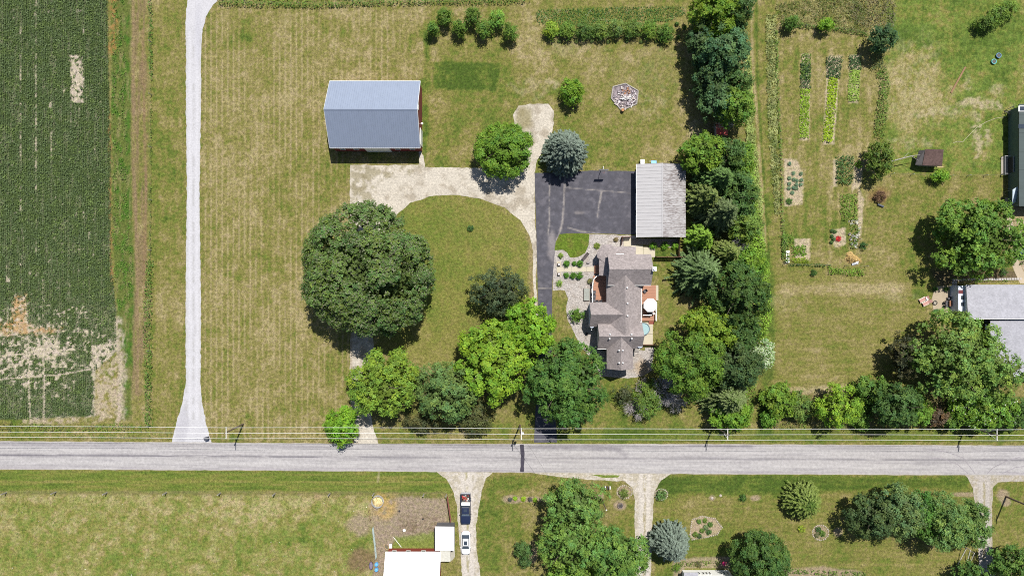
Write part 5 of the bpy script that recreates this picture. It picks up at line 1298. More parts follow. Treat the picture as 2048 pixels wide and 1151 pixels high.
# A: tall north block, ridge east-west
A = dict(w=W(1217, 540, 6).x, e=W(1304.5, 540, 6).x, n=W(1260, 508, 4.9).y, s=W(1260, 570, 4.9).y)
gable_ew(hs, A['w'], A['e'], A['n'], A['s'], 4.9, 7.3, W(1260, 538, 7.3).y, SH)
house_body(body, A['w'] + .35, A['e'] - .35, A['s'] + .35, A['n'] - .35, 5.0, 7.2, 'x', .25)
# B: main north-south block
B = dict(w=W(1213, 600, 3.7).x, e=W(1283, 600, 3.7).x, n=W(1250, 550, 6.4).y, s=W(1250, 672, 6.4).y)
gable_ns(hs, B['w'], B['e'], B['n'], B['s'], 3.7, 6.45, W(1251, 600, 6.45).x, SH)
house_body(body, B['w'] + .35, B['e'] - .35, B['s'], B['n'], 3.8, 6.4, 'y', .25)
# C: west wing
C_ = dict(w=W(1180, 628, 4.5).x, e=W(1252, 628, 6).x, n=W(1190, 604, 3.6).y, s=W(1190, 653, 3.6).y)
gable_ew(hs, C_['w'], C_['e'], C_['n'], C_['s'], 3.6, 6.2, W(1190, 629, 6.2).y, SH)
house_body(body, C_['w'] + .35, C_['e'] - 1, C_['s'] + .35, C_['n'] - .35, 3.7, 6.1, 'x', .25)
# D: cross gable
D_ = dict(w=W(1196.5, 672, 5).x, e=W(1286, 672, 5).x, n=W(1240, 644, 3.9).y, s=W(1240, 697, 3.9).y)
gable_ew(hs, D_['w'], D_['e'], D_['n'], D_['s'], 3.9, 6.5, W(1240, 672.2, 6.5).y, SH)
house_body(body, D_['w'] + .35, D_['e'] - .35, D_['s'] + .35, D_['n'] - .35, 4.0, 6.4, 'x', .25)
# E: south gable
E_ = dict(w=W(1213.5, 710, 3.8).x, e=W(1266, 710, 3.8).x, n=W(1242, 674, 6.3).y, s=W(1242, 738, 4.5).y)
gable_ns(hs, E_['w'], E_['e'], E_['n'], E_['s'], 3.8, 6.25, W(1242.4, 710, 6.25).x, SH)
house_body(body, E_['w'] + .35, E_['e'] - .35, E_['s'] + .35, E_['n'], 3.9, 6.2, 'y', .25)
body.build("wall", siding, hs)
# porch roof at the north west, low and cut-cornered
outer = [(1214, 552), (1198.2, 550.7), (1198.2, 518.6), (1194.4, 514), (1194.4, 504.6), (1205.7, 488.5), (1222, 488.5), (1226.8, 493.1), (1271.7, 493.1), (1271.4, 509)]
inner = [(1216, 551), (1216, 550), (1216, 530), (1216, 526), (1216, 522), (1222, 511), (1226, 511), (1230, 511), (1271, 511), (1271.4, 511)]
po = [W(u, v, 2.95) for u, v in outer]; pi_ = [W(u, v, 3.75) for u, v in inner]
pr = MB()
for i in range(len(outer) - 1): pr.slab([po[i], po[i + 1], pi_[i + 1], pi_[i]][::-1], .16)
pr.slab([W(1215, 512, 3.75), W(1223, 510, 3.75), W(1223, 556, 3.75), W(1215, 556, 3.75)], .1)
pr.build("porch_roof", SH, hs)
pw = MB()
ow = [((u - 1240) * .93 + 1240, (v - 525) * .90 + 525) for u, v in outer[3:9]]
pw.hexa([W(u, v, 0) for u, v in ow] + [W(1271, 520, 0)] , [W(u, v, 2.8) for u, v in ow] + [W(1271, 520, 2.8)]).build("porch_wall", siding, hs)
# trims: eaves that show white
for (a_, b_, y, z) in ((A['w'], A['e'], A['s'] - .03, 4.85), (D_['w'], B['w'] - .05, D_['s'] - .03, 3.85), (D_['w'] + .05, W(1213, 0, 4).x, D_['n'] + .03, 3.86), (W(1270, 0, 4).x, D_['e'], D_['n'] + .03, 3.86)):
    MB().box(a_, b_, y - .05, y + .05, z - .12, z + .03).build("gutter", white, hs)
MB().box(B['e'] + .003, B['e'] + .1, W(0, 645, 3.7).y, W(0, 574, 3.7).y, 3.5, 3.66).build("gutter", white, hs)
MB().box(C_['w'] - .1, C_['w'] - .003, C_['s'], C_['n'], 3.3, 3.45).build("gutter", white, hs)
MB().box(W(1232, 0, 5).x, W(1248, 0, 5).x, A['n'] + .005, A['n'] + .09, 4.72, 4.88).build("gutter", white, hs)
ventm = solid("vent_metal", (.62, .62, .62), .4, metal=.3)
for u, v, z in ((1254, 575, 6.15), (1255, 606, 6.15), (1255, 631, 6.15), (1220, 668, 6.1), (1263, 668, 6.1), (1219, 676.5, 6.05), (1263.5, 676.5, 6.05), (1238, 700, 5.9), (1245.5, 700, 5.95), (1238, 725, 5.9), (1245.5, 725, 5.95)):
    p = W(u, v, z + .25)
    MB().lathe([(.09, -.3), (.09, .12), (.17, .14), (.17, .2), (.05, .27)], p, 8).build("roof_vent", ventm, hs)
p = W(1307, 538, 6.5); ch = MB().box(p.x - .35, p.x + .25, p.y - .35, p.y + .35, 0, 7.6).build("chimney", solid("chimney_block", (.35, .33, .31), .8), hs)
MB().box(p.x - .42, p.x + .32, p.y - .42, p.y + .42, 7.6, 7.7).lathe([(.14, 0), (.14, .35), (.22, .37), (.22, .42)], (p.x - .05, p.y, 7.7), 10).build("chimney_cap", white, ch)
for n_, x_, y_, z_ in (('W', C_['w'] + .35, W(0, 622, 1).y, 1), ('W', C_['w'] + .35, W(0, 642, 1).y, 1), ('E', D_['e'] - .35, W(0, 668, 1).y, 1), ('E', D_['e'] - .35, W(0, 684, 1).y, 1), ('W', B['w'] + .35, W(0, 580, 1).y, 1), ('E', B['e'] - .35, W(0, 590, 1).y, 1), ('E', B['e'] - .35, W(0, 625, 1).y, 1)):
    wall_window(hs, x_, x_, y_ - .5, y_ + .5, z_, z_ + 1.4, n_)
for u in (1228, 1250): wall_window(hs, W(u, 0, 2).x - .5, W(u, 0, 2).x + .5, E_['s'] + .35, E_['s'] + .35, 1, 2.4, 'S')
MB().box(A['w'] + 3, A['w'] + 4, A['n'] - .35 + .003, A['n'] - .29, 0.1, 2.2).build("door", white, hs)
# satellite dishes
def dish(u, v, z, label, r=.42, az=0.6, col=None):
    e = empty("satellite_dish", W(u, v, z), label, "satellite dish")
    o = MB().lathe([(.03, .0), (r * .5, .03), (r * .85, .09), (r, .13), (r * 1.02, .11), (r * .5, .0), (.04, -.04)], (0, 0, 0), 18).build("reflector", col or solid("dish_grey", (.45, .50, .58), .4), e, smooth=True)
    o.rotation_euler = (-.75, .35, az)
    MB().tube((0, 0, -.02), (.0, .1, -.45), .03).tube((0, -.1, -.1), (-.1, -.55, .2), .02).build("arm", ventm, e)
    MB().cbox((-.1, -.55, .2), (.12, .12, .12)).build("receiver", white, e)
dish(1280, 692, 4.2, "satellite dish on the south east corner of the house roof", .5)
dish(1184, 653.5, 3.5, "small satellite dish on the west wing's lower corner", .34)

# decks
def deck(label, u0, u1, v0, v1, z, rail=(), steps=None, bv=True):
    e = empty("deck", G((u0 + u1) / 2, (v0 + v1) / 2), label, "deck"); ex, ey = e.location.x, e.location.y
    p, q = G(u0, v1), G(u1, v0); m = solid("terracotta_boards", alb(200, 146, 118), .75, var=.12, scale=1.2, stretch=(1, 8, 1)); L = q.y - p.y; n = max(2, int(L / .28)); d = L / n
    board = MB().box(0, q.x - p.x, 0, d - .015, 0, .035).mesh("board"); board.materials.append(m)
    for i in range(n): add_mesh("board", board, None, e, (p.x - ex, p.y - ey + i * d, z))
    MB().box(p.x + .05 - ex, q.x - .05 - ex, p.y + .05 - ey, q.y - .05 - ey, 0, z - .003).build("base_frame", solid("deck_base", (.22, .13, .09), .8), e)
    return e
d1 = deck("terracotta deck on the west front of the house inside the curved white rail", 1186, 1214, 551, 606, .5)
d2 = deck("terracotta deck on the east side, upper part beside the back lawn", 1282, 1311, 570, 600, .45)
d3 = deck("terracotta deck on the east side under and below the parasol", 1282, 1309, 601, 641, .5)
d4 = deck("small red brown entry porch at the end of the front walk", 1188.5, 1199, 530, 547, .45)
# tan edge of the upper deck
p, q = G(1311.3, 600), G(1316, 570); tag(MB().box(p.x, q.x, p.y, q.y, 0, .3).build("deck_bench", conc_tan), "tan bench board along the outer edge of the upper east deck", "bench")
def railing(pts, z0, h, label, sp=1.2):
    e = empty("railing", G(*pts[0]), label, "railing"); ox, oy = e.location.x, e.location.y
    bal = MB()
    for i in range(len(pts) - 1):
        a, b = G(*pts[i]), G(*pts[i + 1]); L = (b - a).length; ang = math.atan2(b.y - a.y, b.x - a.x); c = (a + b) / 2
        MB().cbox((c.x - ox, c.y - oy, z0 + h), (L + .1, .16, .07), ang).build("handrail", white, e)
        MB().cbox((c.x - ox, c.y - oy, z0 + .12), (L, .06, .06), ang).build("lower_rail", white, e)
        n = max(1, int(L / .18))
        for k in range(n):
            q = a + (b - a) * (k + .5) / n; bal.cbox((q.x - ox, q.y - oy, z0 + h / 2 + .05), (.035, .035, h - .15), ang)
        n = max(1, int(L / sp))
        for k in range(n + 1):
            q = a + (b - a) * k / n; MB().cbox((q.x - ox, q.y - oy, (z0 + h + .08) / 2), (.12, .12, z0 + h + .08), ang).build("post", white, e)
    bal.build("balusters", white, e)["kind"] = "stuff"
railing([(1198, 549.5), (1192, 552), (1187, 556.5), (1184.5, 562), (1183.5, 574), (1183.3, 603)], .5, .95, "white railing curving round the west deck")
railing([(1310, 606), (1309.6, 640)], .5, .95, "white railing along the outer edge of the east deck", 1.6)
railing([(1284, 629), (1300, 629.5)], .5, .95, "short white railing between the east deck and the pool", .8)
e = empty("deck_steps", G(1303, 637), "red brown steps from the east deck down to the pool patio", "steps")
for i in range(3): MB().box(-.6, .5, -.5 - .28 * i, -.24 - .28 * i, 0, .42 - .13 * i).build("tread", solid("red_brown_wood", alb(176, 96, 74), .7), e)
# parasol
e = empty("parasol", W(1301, 610, 2.6), "large white octagonal parasol over the east deck", "parasol"); e.location.z = .5
cn = [(1.42 * math.cos(math.pi / 8 + k * math.pi / 4), 1.42 * math.sin(math.pi / 8 + k * math.pi / 4), 1.95) for k in range(8)]
cm = solid("white_canvas", (.6, .6, .6), .8, var=.02)
for k in range(8):
    a, b = cn[k], cn[(k + 1) % 8]
    MB().slab([(0, 0, 2.45), a, b], .03).build("canopy_panel", cm, e)
    MB().tube((a[0] * .97, a[1] * .97, 1.9), (0, 0, 2.38), .015, n=4).build("rib", ventm, e)
MB().tube((0, 0, 0), (0, 0, 2.55), .03, n=8).build("pole", ventm, e); MB().lathe([(.3, 0), (.3, .08), (.05, .12)], n=12).build("base", ventm, e)
# pool
e = empty("pool", G(1286, 657), "round above ground pool with pale turquoise water beside the house", "pool")
MB().lathe([(1.18, .1), (1.18, .62), (1.26, .64), (1.26, .7), (1.12, .7), (1.12, .56), (1.1, .56), (.0, .56)][:6], n=28).build("wall", solid("pool_rim", (.10, .14, .17), .4), e)
m, nt, b = nodes_of("pool_water"); b.inputs["Base Color"].default_value = A4(alb(186, 220, 224)); b.inputs["Roughness"].default_value = .08
nn = noise_node(nt, 2.2, 3); bump(nt, b, nn.outputs[0], .05)
MB().lathe([(1.115, .3), (1.115, .58)], n=28).build("water", m, e)
# deck furniture
def chair(u, v, rz, label, group=None, z=.5, col=(.05, .05, .06), name="patio_chair", cat="chair", w=.55, s=1.0):
    e = empty(name, G(u, v, z), label, cat, group, rz); m = solid("chair_%d" % int(col[0] * 1000 + col[1] * 100), col, .6)
    MB().box(-w / 2, w / 2, -.25, .27, .40, .46).build("seat", m, e)
    MB().hexa([(-w / 2, .25, .46), (w / 2, .25, .46), (w / 2, .31, .46), (-w / 2, .31, .46)], [(-w / 2, .40, .98), (w / 2, .40, .98), (w / 2, .45, .98), (-w / 2, .45, .98)]).build("backrest", m, e)
    for sx in (-1, 1):
        for sy in (-1, 1): MB().box(sx * w / 2 - .025 + (-.03 if sx > 0 else .03), sx * w / 2 + .025 + (-.03 if sx > 0 else .03), sy * .22 - .025, sy * .22 + .025, 0, .40).build("leg", m, e)
        MB().box(sx * (w / 2 + .03) - .025, sx * (w / 2 + .03) + .025, -.25, .27, .60, .64).build("armrest", m, e)
    return e
chair(1188, 584, 1.57, "upper dark chair against the white rail of the west deck")
chair(1188, 592, 1.57, "middle dark chair against the white rail of the west deck")
chair(1187.5, 599, 1.57, "lower dark chair against the white rail of the west deck")
chair(1193, 603.5, 0, "left dark chair near the south wall of the west deck", z=.5)
chair(1200, 603.5, 0, "right dark chair near the south wall of the west deck", z=.5)
chair(1288, 582, -1.0, "dark chair by the wall on the upper east deck", z=.45)
def table(u, v, z, label, w=.9, l=1.2, h=.72, col=(.08, .07, .06), rz=0, round_=False):
    e = empty("table", G(u, v, z), label, "table", rz=rz); m = solid("tabletop_%d" % int(sum(col) * 1000), col, .5)
    (MB().lathe([(w / 2, h - .04), (w / 2, h)], n=20) if round_ else MB().box(-w / 2, w / 2, -l / 2, l / 2, h - .05, h)).build("tabletop", m, e)
    for sx in (-1, 1):
        for sy in (-1, 1): MB().box(sx * w * .34 - .03, sx * w * .34 + .03, sy * (w if round_ else l) * .34 - .03, sy * (w if round_ else l) * .34 + .03, 0, h - .05).build("leg", m, e)
    return e
table(1298, 612, .5, "dark table beneath the parasol on the east deck")
e = empty("gas_grill", G(1299, 626, .5), "dark gas grill by the short white railing on the east deck", "grill")
gm = solid("grill_black", (.03, .03, .03), .4)
MB().box(-.35, .35, -.25, .25, .0, .8).build("cabinet", gm, e, bevel=.02); MB().hexa([(-.36, -.27, .8), (.36, -.27, .8), (.36, .27, .8), (-.36, .27, .8)], [(-.34, -.12, 1.08), (.34, -.12, 1.08), (.34, .16, 1.08), (-.34, .16, 1.08)]).build("lid", gm, e); MB().box(.36, .75, -.2, .2, .76, .8).build("side_shelf", ventm, e)
# planter drum at the rail, cold frame, bench, planters, stones
e = empty("stump_planter", G(1184, 567), "round brown barrel planter outside the curved rail", "planter")
MB().lathe([(.3, 0), (.4, .25), (.4, .5), (.33, .7), (.3, .7), (.3, .6)], n=16).build("barrel", solid("barrel_wood", (.13, .09, .06), .9, var=.3), e); MB().lathe([(.29, .55), (.25, .64)], n=12).build("soil", solid("potting_soil", (.06, .045, .035), 1), e)
e = empty("cold_frame", G(1173, 588.5), "grey glass topped cold frame in the stone yard beside the deck", "cold frame")
fm_ = solid("frame_brown", (.16, .12, .09), .8)
MB().box(-.6, .6, -1.25, 1.25, 0, .4).build("box", fm_, e)
for i in range(3): MB().box(-.56, .56, -1.2 + i * .81, -.43 + i * .81, .401, .44).build("pane", solid("frosted_glass", alb(176, 180, 172), .3), e)
e = empty("garden_bench", G(1170.5, 513), "dark slatted bench set diagonally in the stone yard", "bench", rz=math.radians(50))
bm_ = solid("bench_dark", (.06, .045, .045), .7)
for i in range(4): MB().box(-.85, .85, -.25 + i * .125, -.15 + i * .125, .42, .46).build("seat_slat", bm_, e)
for i in range(3): MB().box(-.85, .85, .27, .31, .52 + i * .14, .62 + i * .14).build("back_slat", bm_, e)
for sx in (-.8, 0, .8): MB().box(sx - .03, sx + .03, -.25, .3, 0, .42).build("leg", bm_, e)
for sx in (-.85, .85): MB().box(sx - .04, sx + .04, -.27, .27, .62, .67).build("armrest", bm_, e)
for v, l in ((528.5, "white square planter box at the upper side of the walk's driveway end"), (547.5, "white square planter box at the lower side of the walk's driveway end")):
    e = empty("planter_box", G(1117.5, v, .075), l, "planter", "pair of planter boxes at the front walk")
    MB().box(-.26, .26, -.26, -.17, 0, .5).box(-.26, .26, .17, .26, 0, .5).box(-.26, -.17, -.17, .17, 0, .5).box(.17, .26, -.17, .17, 0, .5).build("box", solid("dark_brown_box", (.10, .06, .05), .7), e)
    MB().box(-.165, .165, -.165, .165, .02, .46).build("lid", white, e)
e = empty("boulder", G(1176, 525.5), "flat grey boulder in the stone yard beside the bench", "stone")
MB().lathe([(.2, 0), (.38, .1), (.34, .25), (.15, .33)], n=9).build("rock", solid("boulder_grey", (.22, .2, .2), .9, var=.3, scale=4), e, smooth=True).scale = (1, .6, 1)
e = empty("fire_bowl", G(1173, 666), "small dark oval bowl in the shade west of the house", "bowl")
MB().lathe([(.1, 0), (.24, .18), (.26, .3), (.2, .28), (.1, .1)], n=12).build("bowl", gm, e)

# fences near the house
fence_m = solid("brown_fence", (.16, .085, .055), .85, var=.2, scale=3)
def board_fence(pts, h, label, mat=fence_m, bw=.14, name="board_fence", gap=.02, th=.03, cap=True):
    e = empty(name, G(*pts[0]), label, "fence"); ox, oy = e.location.x, e.location.y
    mesh = MB().box(-bw / 2 + gap / 2, bw / 2 - gap / 2, -th / 2, th / 2, 0, h).mesh("picket"); mesh.materials.append(mat)
    for i in range(len(pts) - 1):
        a, b = G(*pts[i]), G(*pts[i + 1]); L = (b - a).length; ang = math.atan2(b.y - a.y, b.x - a.x); n = max(1, int(L / bw))
        for k in range(n):
            q = a + (b - a) * (k + .5) / n; o = add_mesh("picket", mesh, None, e, (q.x - ox, q.y - oy, .03)); o.rotation_euler = (0, 0, ang)
        c = (a + b) / 2
        for z in (.35, h - .3): MB().cbox((c.x - ox - math.sin(ang) * .05, c.y - oy + math.cos(ang) * .05, z), (L, .04, .09), ang).build("rail", mat, e)
        n = max(1, round(L / 2.3))
        for k in range(n + 1):
            q = a + (b - a) * k / n; MB().cbox((q.x - ox - math.sin(ang) * .1, q.y - oy + math.cos(ang) * .1, (h + .1) / 2), (.1, .1, h + .1), ang).build("post", mat, e)
    return e
board_fence([(1310, 514.5), (1376, 515)], 1.7, "brown board fence running east from the house corner to the tree row")
board_fence([(1356, 479), (1355, 514)], 1.7, "brown board fence between gravel bed and side yard south of the garage")
board_fence([(1242, 490), (1243.5, 475), (1260, 474.5)], 1.5, "brown board fence corner between porch and garage")
board_fence([(1284, 688.5), (1308, 689)], 1.0, "low brown board fence at the south end of the pool patio")
e = empty("doorstep", G(1272, 700), "small slatted wooden step at the house's south east corner", "step")
for i in range(5): MB().box(-.5 + i * .22, -.33 + i * .22, -.3, .3, .2, .26).build("slat", GREYWOOD, e)
MB().box(-.5, .56, -.32, -.22, 0, .2).box(-.5, .56, .22, .32, 0, .2).build("bearer", GREYWOOD, e)

# basketball hoop
e = empty("basketball_hoop", G(1203, 338), "basketball hoop on a grey pole at the north edge of the asphalt court", "basketball hoop")
MB().tube((0, 0, 0), (0, 0, 2.7), .07, n=10).tube((0, 0, 2.7), (0, -.7, 3.2), .05, n=8).build("pole", ventm, e)
MB().box(-.9, .9, -.76, -.71, 2.75, 3.8).build("backboard", solid("grey_board", (.35, .35, .36), .5), e)
MB().ring((0, -1.02, 3.05), .23, .012, 16, 5).build("rim", solid("hoop_orange", (.5, .12, .03), .5), e)
# red roofed hut in the trees
e = empty("playhouse", G(1438, 264), "small hut with a faded red roof tucked in the tree row", "playhouse")
rr = solid("faded_red_roof", alb(214, 92, 88), .7, var=.2)
MB().slab([(-1.1, -1.1, 2.0), (0, -1.1, 2.7), (0, 1.1, 2.7), (-1.1, 1.1, 2.0)], .06).build("roof_slope", rr, e); MB().slab([(0, -1.1, 2.7), (1.1, -1.1, 2.0), (1.1, 1.1, 2.0), (0, 1.1, 2.7)], .06).build("roof_slope", rr, e)
house_body(MB(), -.9, .9, -.9, .9, 2.05, 2.6, 'y', .1).build("wall", GREYWOOD, e); MB().box(-.3, .3, -.95, -.903, 0, 1.4).build("door", fence_m, e)

# rubble ring on the north lawn
rng_ = random.Random(5)
RP = [(1251, 167.5), (1276, 182), (1273, 208), (1243, 221.5), (1222.5, 197), (1226, 174)]
e = empty("rubble_ring", G(1249, 195), "six sided log ring filled with pale rubble and ash on the north lawn", "fire pit"); ox, oy = e.location.x, e.location.y
for i in range(6):
    a, b = G(*RP[i]), G(*RP[(i + 1) % 6]); MB().tube((a.x - ox, a.y - oy, .12), (b.x - ox, b.y - oy, .12), .13, n=8).build("log", GREYWOOD, e)
o = patch("ash_bed", RP, .05, flat(alb(176, 164, 168), .3, 2.2, 5, alb(104, 92, 94), .7), STONES, 2, .2, kind=None, parent=e); o.location = (-ox, -oy, 0)
lt = [solid("rubble_%d" % i, c, .9, var=.25, scale=5) for i, c in enumerate(((.50, .48, .47), (.33, .29, .31), (.20, .17, .18), (.42, .36, .33), (.26, .13, .07)))]
for i in range(95):
    a = rng_.uniform(0, 6.28); r = 2.3 * math.sqrt(rng_.random()); x, y = r * math.cos(a), r * math.sin(a)
    brown = math.hypot(x - .3, y - 1.2) < .75
    m = lt[4] if brown else rng_.choice(lt[:4])
    if rng_.random() < .35 and not brown: MB().cbox((x, y, .22), (rng_.uniform(.5, 1.3), .12, .1), rng_.uniform(0, 3.14), rng_.uniform(-.2, .2)).build("rubble_piece", m, e)
    else: MB().cbox((x, y, .16), (rng_.uniform(.15, .5), rng_.uniform(.12, .35), rng_.uniform(.12, .3)), rng_.uniform(0, 3.14), rng_.uniform(-.5, .5)).build("rubble_piece", m, e)
for k in range(5): MB().cbox((.1 + k * .12, -.3 + k * .05, .34 + .04 * k), (2.3 - .2 * k, .13, .12), [.1, 2.9, .35, -.35, .05][k]).build("charred_plank", lt[0], e)
e = empty("tree_stump", G(1244.5, 221.5), "short cut stump at the lower tip of the rubble ring", "stump")
MB().lathe([(.36, 0), (.34, .6), (.33, .75)], n=12).build("stump", BARK, e); MB().lathe([(.32, .751), (.31, .78)], n=12).build("cut_face", solid("cut_wood", alb(206, 150, 100), .8), e)

# --- white shed and lean-to at the bottom
sh = empty("stable", (0, 0, 0), "red walled stable with plain white metal roof at the bottom edge", "stable")
WR = solid("white_metal_roof", (.80, .80, .81), .55, var=.02, scale=1)
SRED = solid("stable_red", alb(168, 74, 62), .8, var=.08)
z1, z2 = 2.6, 5.2
sx0, sx1 = W(770.8, 1103, z1).x, W(881.5, 1110, z1).x; sy1 = W(800, 1102.5, z1).y; syr = W(800, 1166, z2).y; sy0 = 2 * syr - sy1
gable_ew(sh, sx0, sx1, sy1, sy0, z1, z2, syr, WR)
house_body(MB(), sx0 + .3, sx1 - .25, sy0 + .3, sy1 - .3, z1 + .15, z2, 'x', .3).build("wall", SRED, sh)
for u in (788, 816, 846.5): x = W(u, 1098, 1.8).x; wall_window(sh, x - .45, x + .45, sy1 - .3, sy1 - .3, 1.2, 2.0, 'N')
for i in range(11):
    x = sx0 + .1 + (sx1 - sx0 - .2) * i / 10
    MB().hexa([(x - .03, sy1, z1 - .02), (x + .03, sy1, z1 - .02), (x + .03, syr, z2 - .02), (x - .03, syr, z2 - .02)], [(x - .02, sy1, z1 + .03), (x + .02, sy1, z1 + .03), (x + .02, syr, z2 + .03), (x - .02, syr, z2 + .03)]).build("roof_seam", WR, sh)
sd = empty("shed", (0, 0, 0), "white flat roofed shed attached at the stable's upper right corner", "shed")
a = W(870, 1052.5, 3.0); b = W(908.5, 1100, 3.0)
MB().slab([(a.x, b.y, 2.9), (b.x, b.y, 3.05), (b.x, a.y, 3.05), (a.x, a.y, 2.9)], .14).build("roof", WR, sd); MB().box(a.x + .15, b.x - .15, b.y + .1, a.y - .15, 0, 2.76).build("wall", solid("shed_wall", (.10, .10, .11), .8), sd)
c1 = W(880, 1101, 2.5); c2 = W(901, 1122, 2.5); MB().box(c1.x, c2.x, c2.y, c1.y, 2.35, 2.5).build("lean_to_roof", solid("cream_metal", alb(226, 224, 212), .6), sd)
MB().box(c1.x + .1, c2.x - .15, c2.y + .1, c1.y - .1, 0, 2.34).build("lean_to_wall", SRED, sd)
e = empty("concrete_step", G(892, 1051), "pale concrete ledge against the upper wall of the white shed", "step"); MB().box(-1.5, 1.45, -.1, .45, 0, .35).build("ledge", conc_grey, e); MB().box(-.5, .4, .05, .4, .352, .5).build("vent_cover", ventm, e)
patch("concrete_apron", [(900, 1100), (910, 1100), (910, 1112), (905, 1119), (900, 1121)], .03, flat(alb(196, 192, 178), .06), CONC, 3, .2)

# paddock things
e = empty("hay_ring", G(756, 1001), "round galvanised hay feeder ring with straw in the paddock corner", "hay feeder")
gal = solid("galvanised", (.45, .46, .47), .4, metal=.5)
for z in (.1, .45, .8): MB().ring((0, 0, z), 1.15, .045, 32, 6).build("hoop", gal, e)
for k in range(16): a_ = k * math.pi / 8; MB().tube((1.15 * math.cos(a_), 1.15 * math.sin(a_), .05), (1.15 * math.cos(a_), 1.15 * math.sin(a_), .82), .025, n=5).build("upright", gal, e)
straw_pile(e, .98, .98, .45, 0, 4, alb(240, 222, 176) * 1.8, "hay")
def panel_gate(u0, v0, u1, v1, label, mat, h=1.3, bars=5, name="paddock_gate", cat="gate"):
    a, b = G(u0, v0), G(u1, v1); e = empty(name, a, label, cat, rz=math.atan2(b.y - a.y, b.x - a.x)); L = (b - a).length
    for i in range(bars): z = .2 + (h - .2) * i / (bars - 1); MB().box(0, L, -.03, .03, z - .03, z + .03).build("bar", mat, e)
    for x in (0, L / 2, L): MB().box(x - .04, x + .04, -.035, .035, .1, h + .05).build("upright", mat, e)
    return e
green_grey = solid("green_grey_metal", (.28, .34, .33), .5)
panel_gate(747, 1051.5, 751.5, 1088, "grey green metal gate panel at the paddock's left side, upper one", green_grey)
panel_gate(751.5, 1089, 754, 1112, "grey green metal gate panel at the paddock's left side, lower one", green_grey)
panel_gate(895.5, 991, 902.5, 1038, "dark red plank gate along the right side of the paddock", solid("dark_red_plank", (.15, .045, .035), .7), 1.5, 6)
e = empty("fence_panel", G(742, 1028), "short dark fence rail between the dirt patches", "fence"); MB().tube((0, -.9, .0), (0, -.9, 1.1), .06).tube((-.3, .9, 0), (-.3, .9, 1.1), .06).tube((0, -.9, .9), (-.3, .9, .9), .035).build("rail", fence_m, e)
for v, l in ((1125.5, "upper of two blue barrels beside the stable's left corner"), (1136, "lower of two blue barrels beside the stable's left corner")):
    e = empty("blue_barrel", G(754, v), l, "barrel", "blue barrels by the stable"); MB().lathe([(.3, 0), (.32, .1), (.36, .3), (.36, .65), (.31, .85), (.28, .87)], n=16).build("drum", bt, e, smooth=True); MB().ring((0, 0, .45), .365, .02, 16, 5).build("band", bt, e)
e = empty("water_tub", G(743, 1128), "dark oval water tub left of the blue barrels", "tub")
o = MB().lathe([(.5, 0), (.62, .5), (.66, .55), (.56, .52), (.5, .12), (.05, .1)], n=22).build("tub", solid("tub_dark", (.07, .05, .09), .4), e, smooth=True); o.scale = (.62, 1.25, 1); o = MB().lathe([(.5, .2), (.53, .42)], n=22).build("water", solid("tub_water", (.16, .14, .19), .1), e); o.scale = (.6, 1.22, 1)
e = empty("feed_trough", G(773, 1092), "oval brown trough at the stable's upper left corner", "trough", rz=math.radians(-58))
o = MB().lathe([(.4, 0), (.48, .4), (.52, .42), (.42, .38), (.36, .1), (.05, .08)], n=20).build("trough", solid("trough_tan", (.35, .25, .13), .7), e, smooth=True); o.scale = (1.3, .65, 1); o = MB().lathe([(.36, .1), (.4, .3)], n=20).build("feed", solid("trough_feed", (.10, .09, .06), .9), e); o.scale = (1.28, .63, 1)
e = empty("feed_bucket", G(809, 1058.5), "small pale round bucket lid in the paddock dirt", "bucket"); MB().lathe([(.24, 0), (.28, .3), (.29, .32), (.25, .3), (.22, .05)], n=16).build("bucket", white, e)
e = empty("loading_crate", G(782, 1089), "white crate beside the trough at the stable", "crate"); MB().box(-.3, .3, -.45, .45, 0, .5).build("crate_box", conc_grey, e); MB().box(-.27, .27, -.42, .42, .501, .54).build("lid", white, e)
e = empty("white_pole", G(795, 1083), "thin white pole lying on the grass before the stable", "pole"); MB().tube((-.8, 1.0, .06), (.8, -1.0, .06), .045).build("pole", white, e)
for u, v, l in ((799, 1020.5, "dark round feed tub in the upper middle of the paddock dirt"), (846, 1036.5, "dark round feed tub right of the paddock centre")):
    e = empty("rubber_tub", G(u, v), l, "tub"); MB().lathe([(.14, 0), (.19, .2), (.16, .19), (.1, .05)], n=12).build("tub", gm, e)

# --- pasture fence
def wire_fence(pts, h, label, post_mat=GREYWOOD, sp=None, wires=3, pr_=.09, name="wire_fence"):
    e = empty(name, G(*pts[0]), label, "fence"); ox, oy = e.location.x, e.location.y
    pm = MB().tube((0, 0, 0), (0, 0, h), pr_, pr_ * .85, 8).mesh("post"); pm.materials.append(post_mat)
    P = []
    for i in range(len(pts) - 1):
        a, b = G(*pts[i]), G(*pts[i + 1]); n = 1 if sp is None else max(1, round((b - a).length / sp))
        for k in range(n): P.append(a + (b - a) * k / n)
    P.append(G(*pts[-1]))
    for q in P: add_mesh("post", pm, None, e, (q.x - ox, q.y - oy, 0))
    for w in range(wires):
        mb = MB(); z = h * (.35 + .6 * w / max(1, wires - 1))
        for i in range(len(P) - 1): mb.tube((P[i].x - ox, P[i].y - oy, z), (P[i + 1].x - ox, P[i + 1].y - oy, z), .005, n=4)
        mb.build("wire", solid("rusty_wire", (.16, .13, .10), .7), e)
    return e
wire_fence([(-80, 983), (13, 984), (112, 983), (214, 984), (333, 984), (441, 985), (550, 986), (660, 986), (748, 986), (848, 987), (893, 988)], 1.5, "wooden post and wire fence along the pasture south of the road", pr_=.13)
wire_fence([(304, -20), (304, 400), (301, 700), (299, 850)], 1.3, "wire fence hidden in weeds between dirt track and mown strip west", sp=12, pr_=.07)
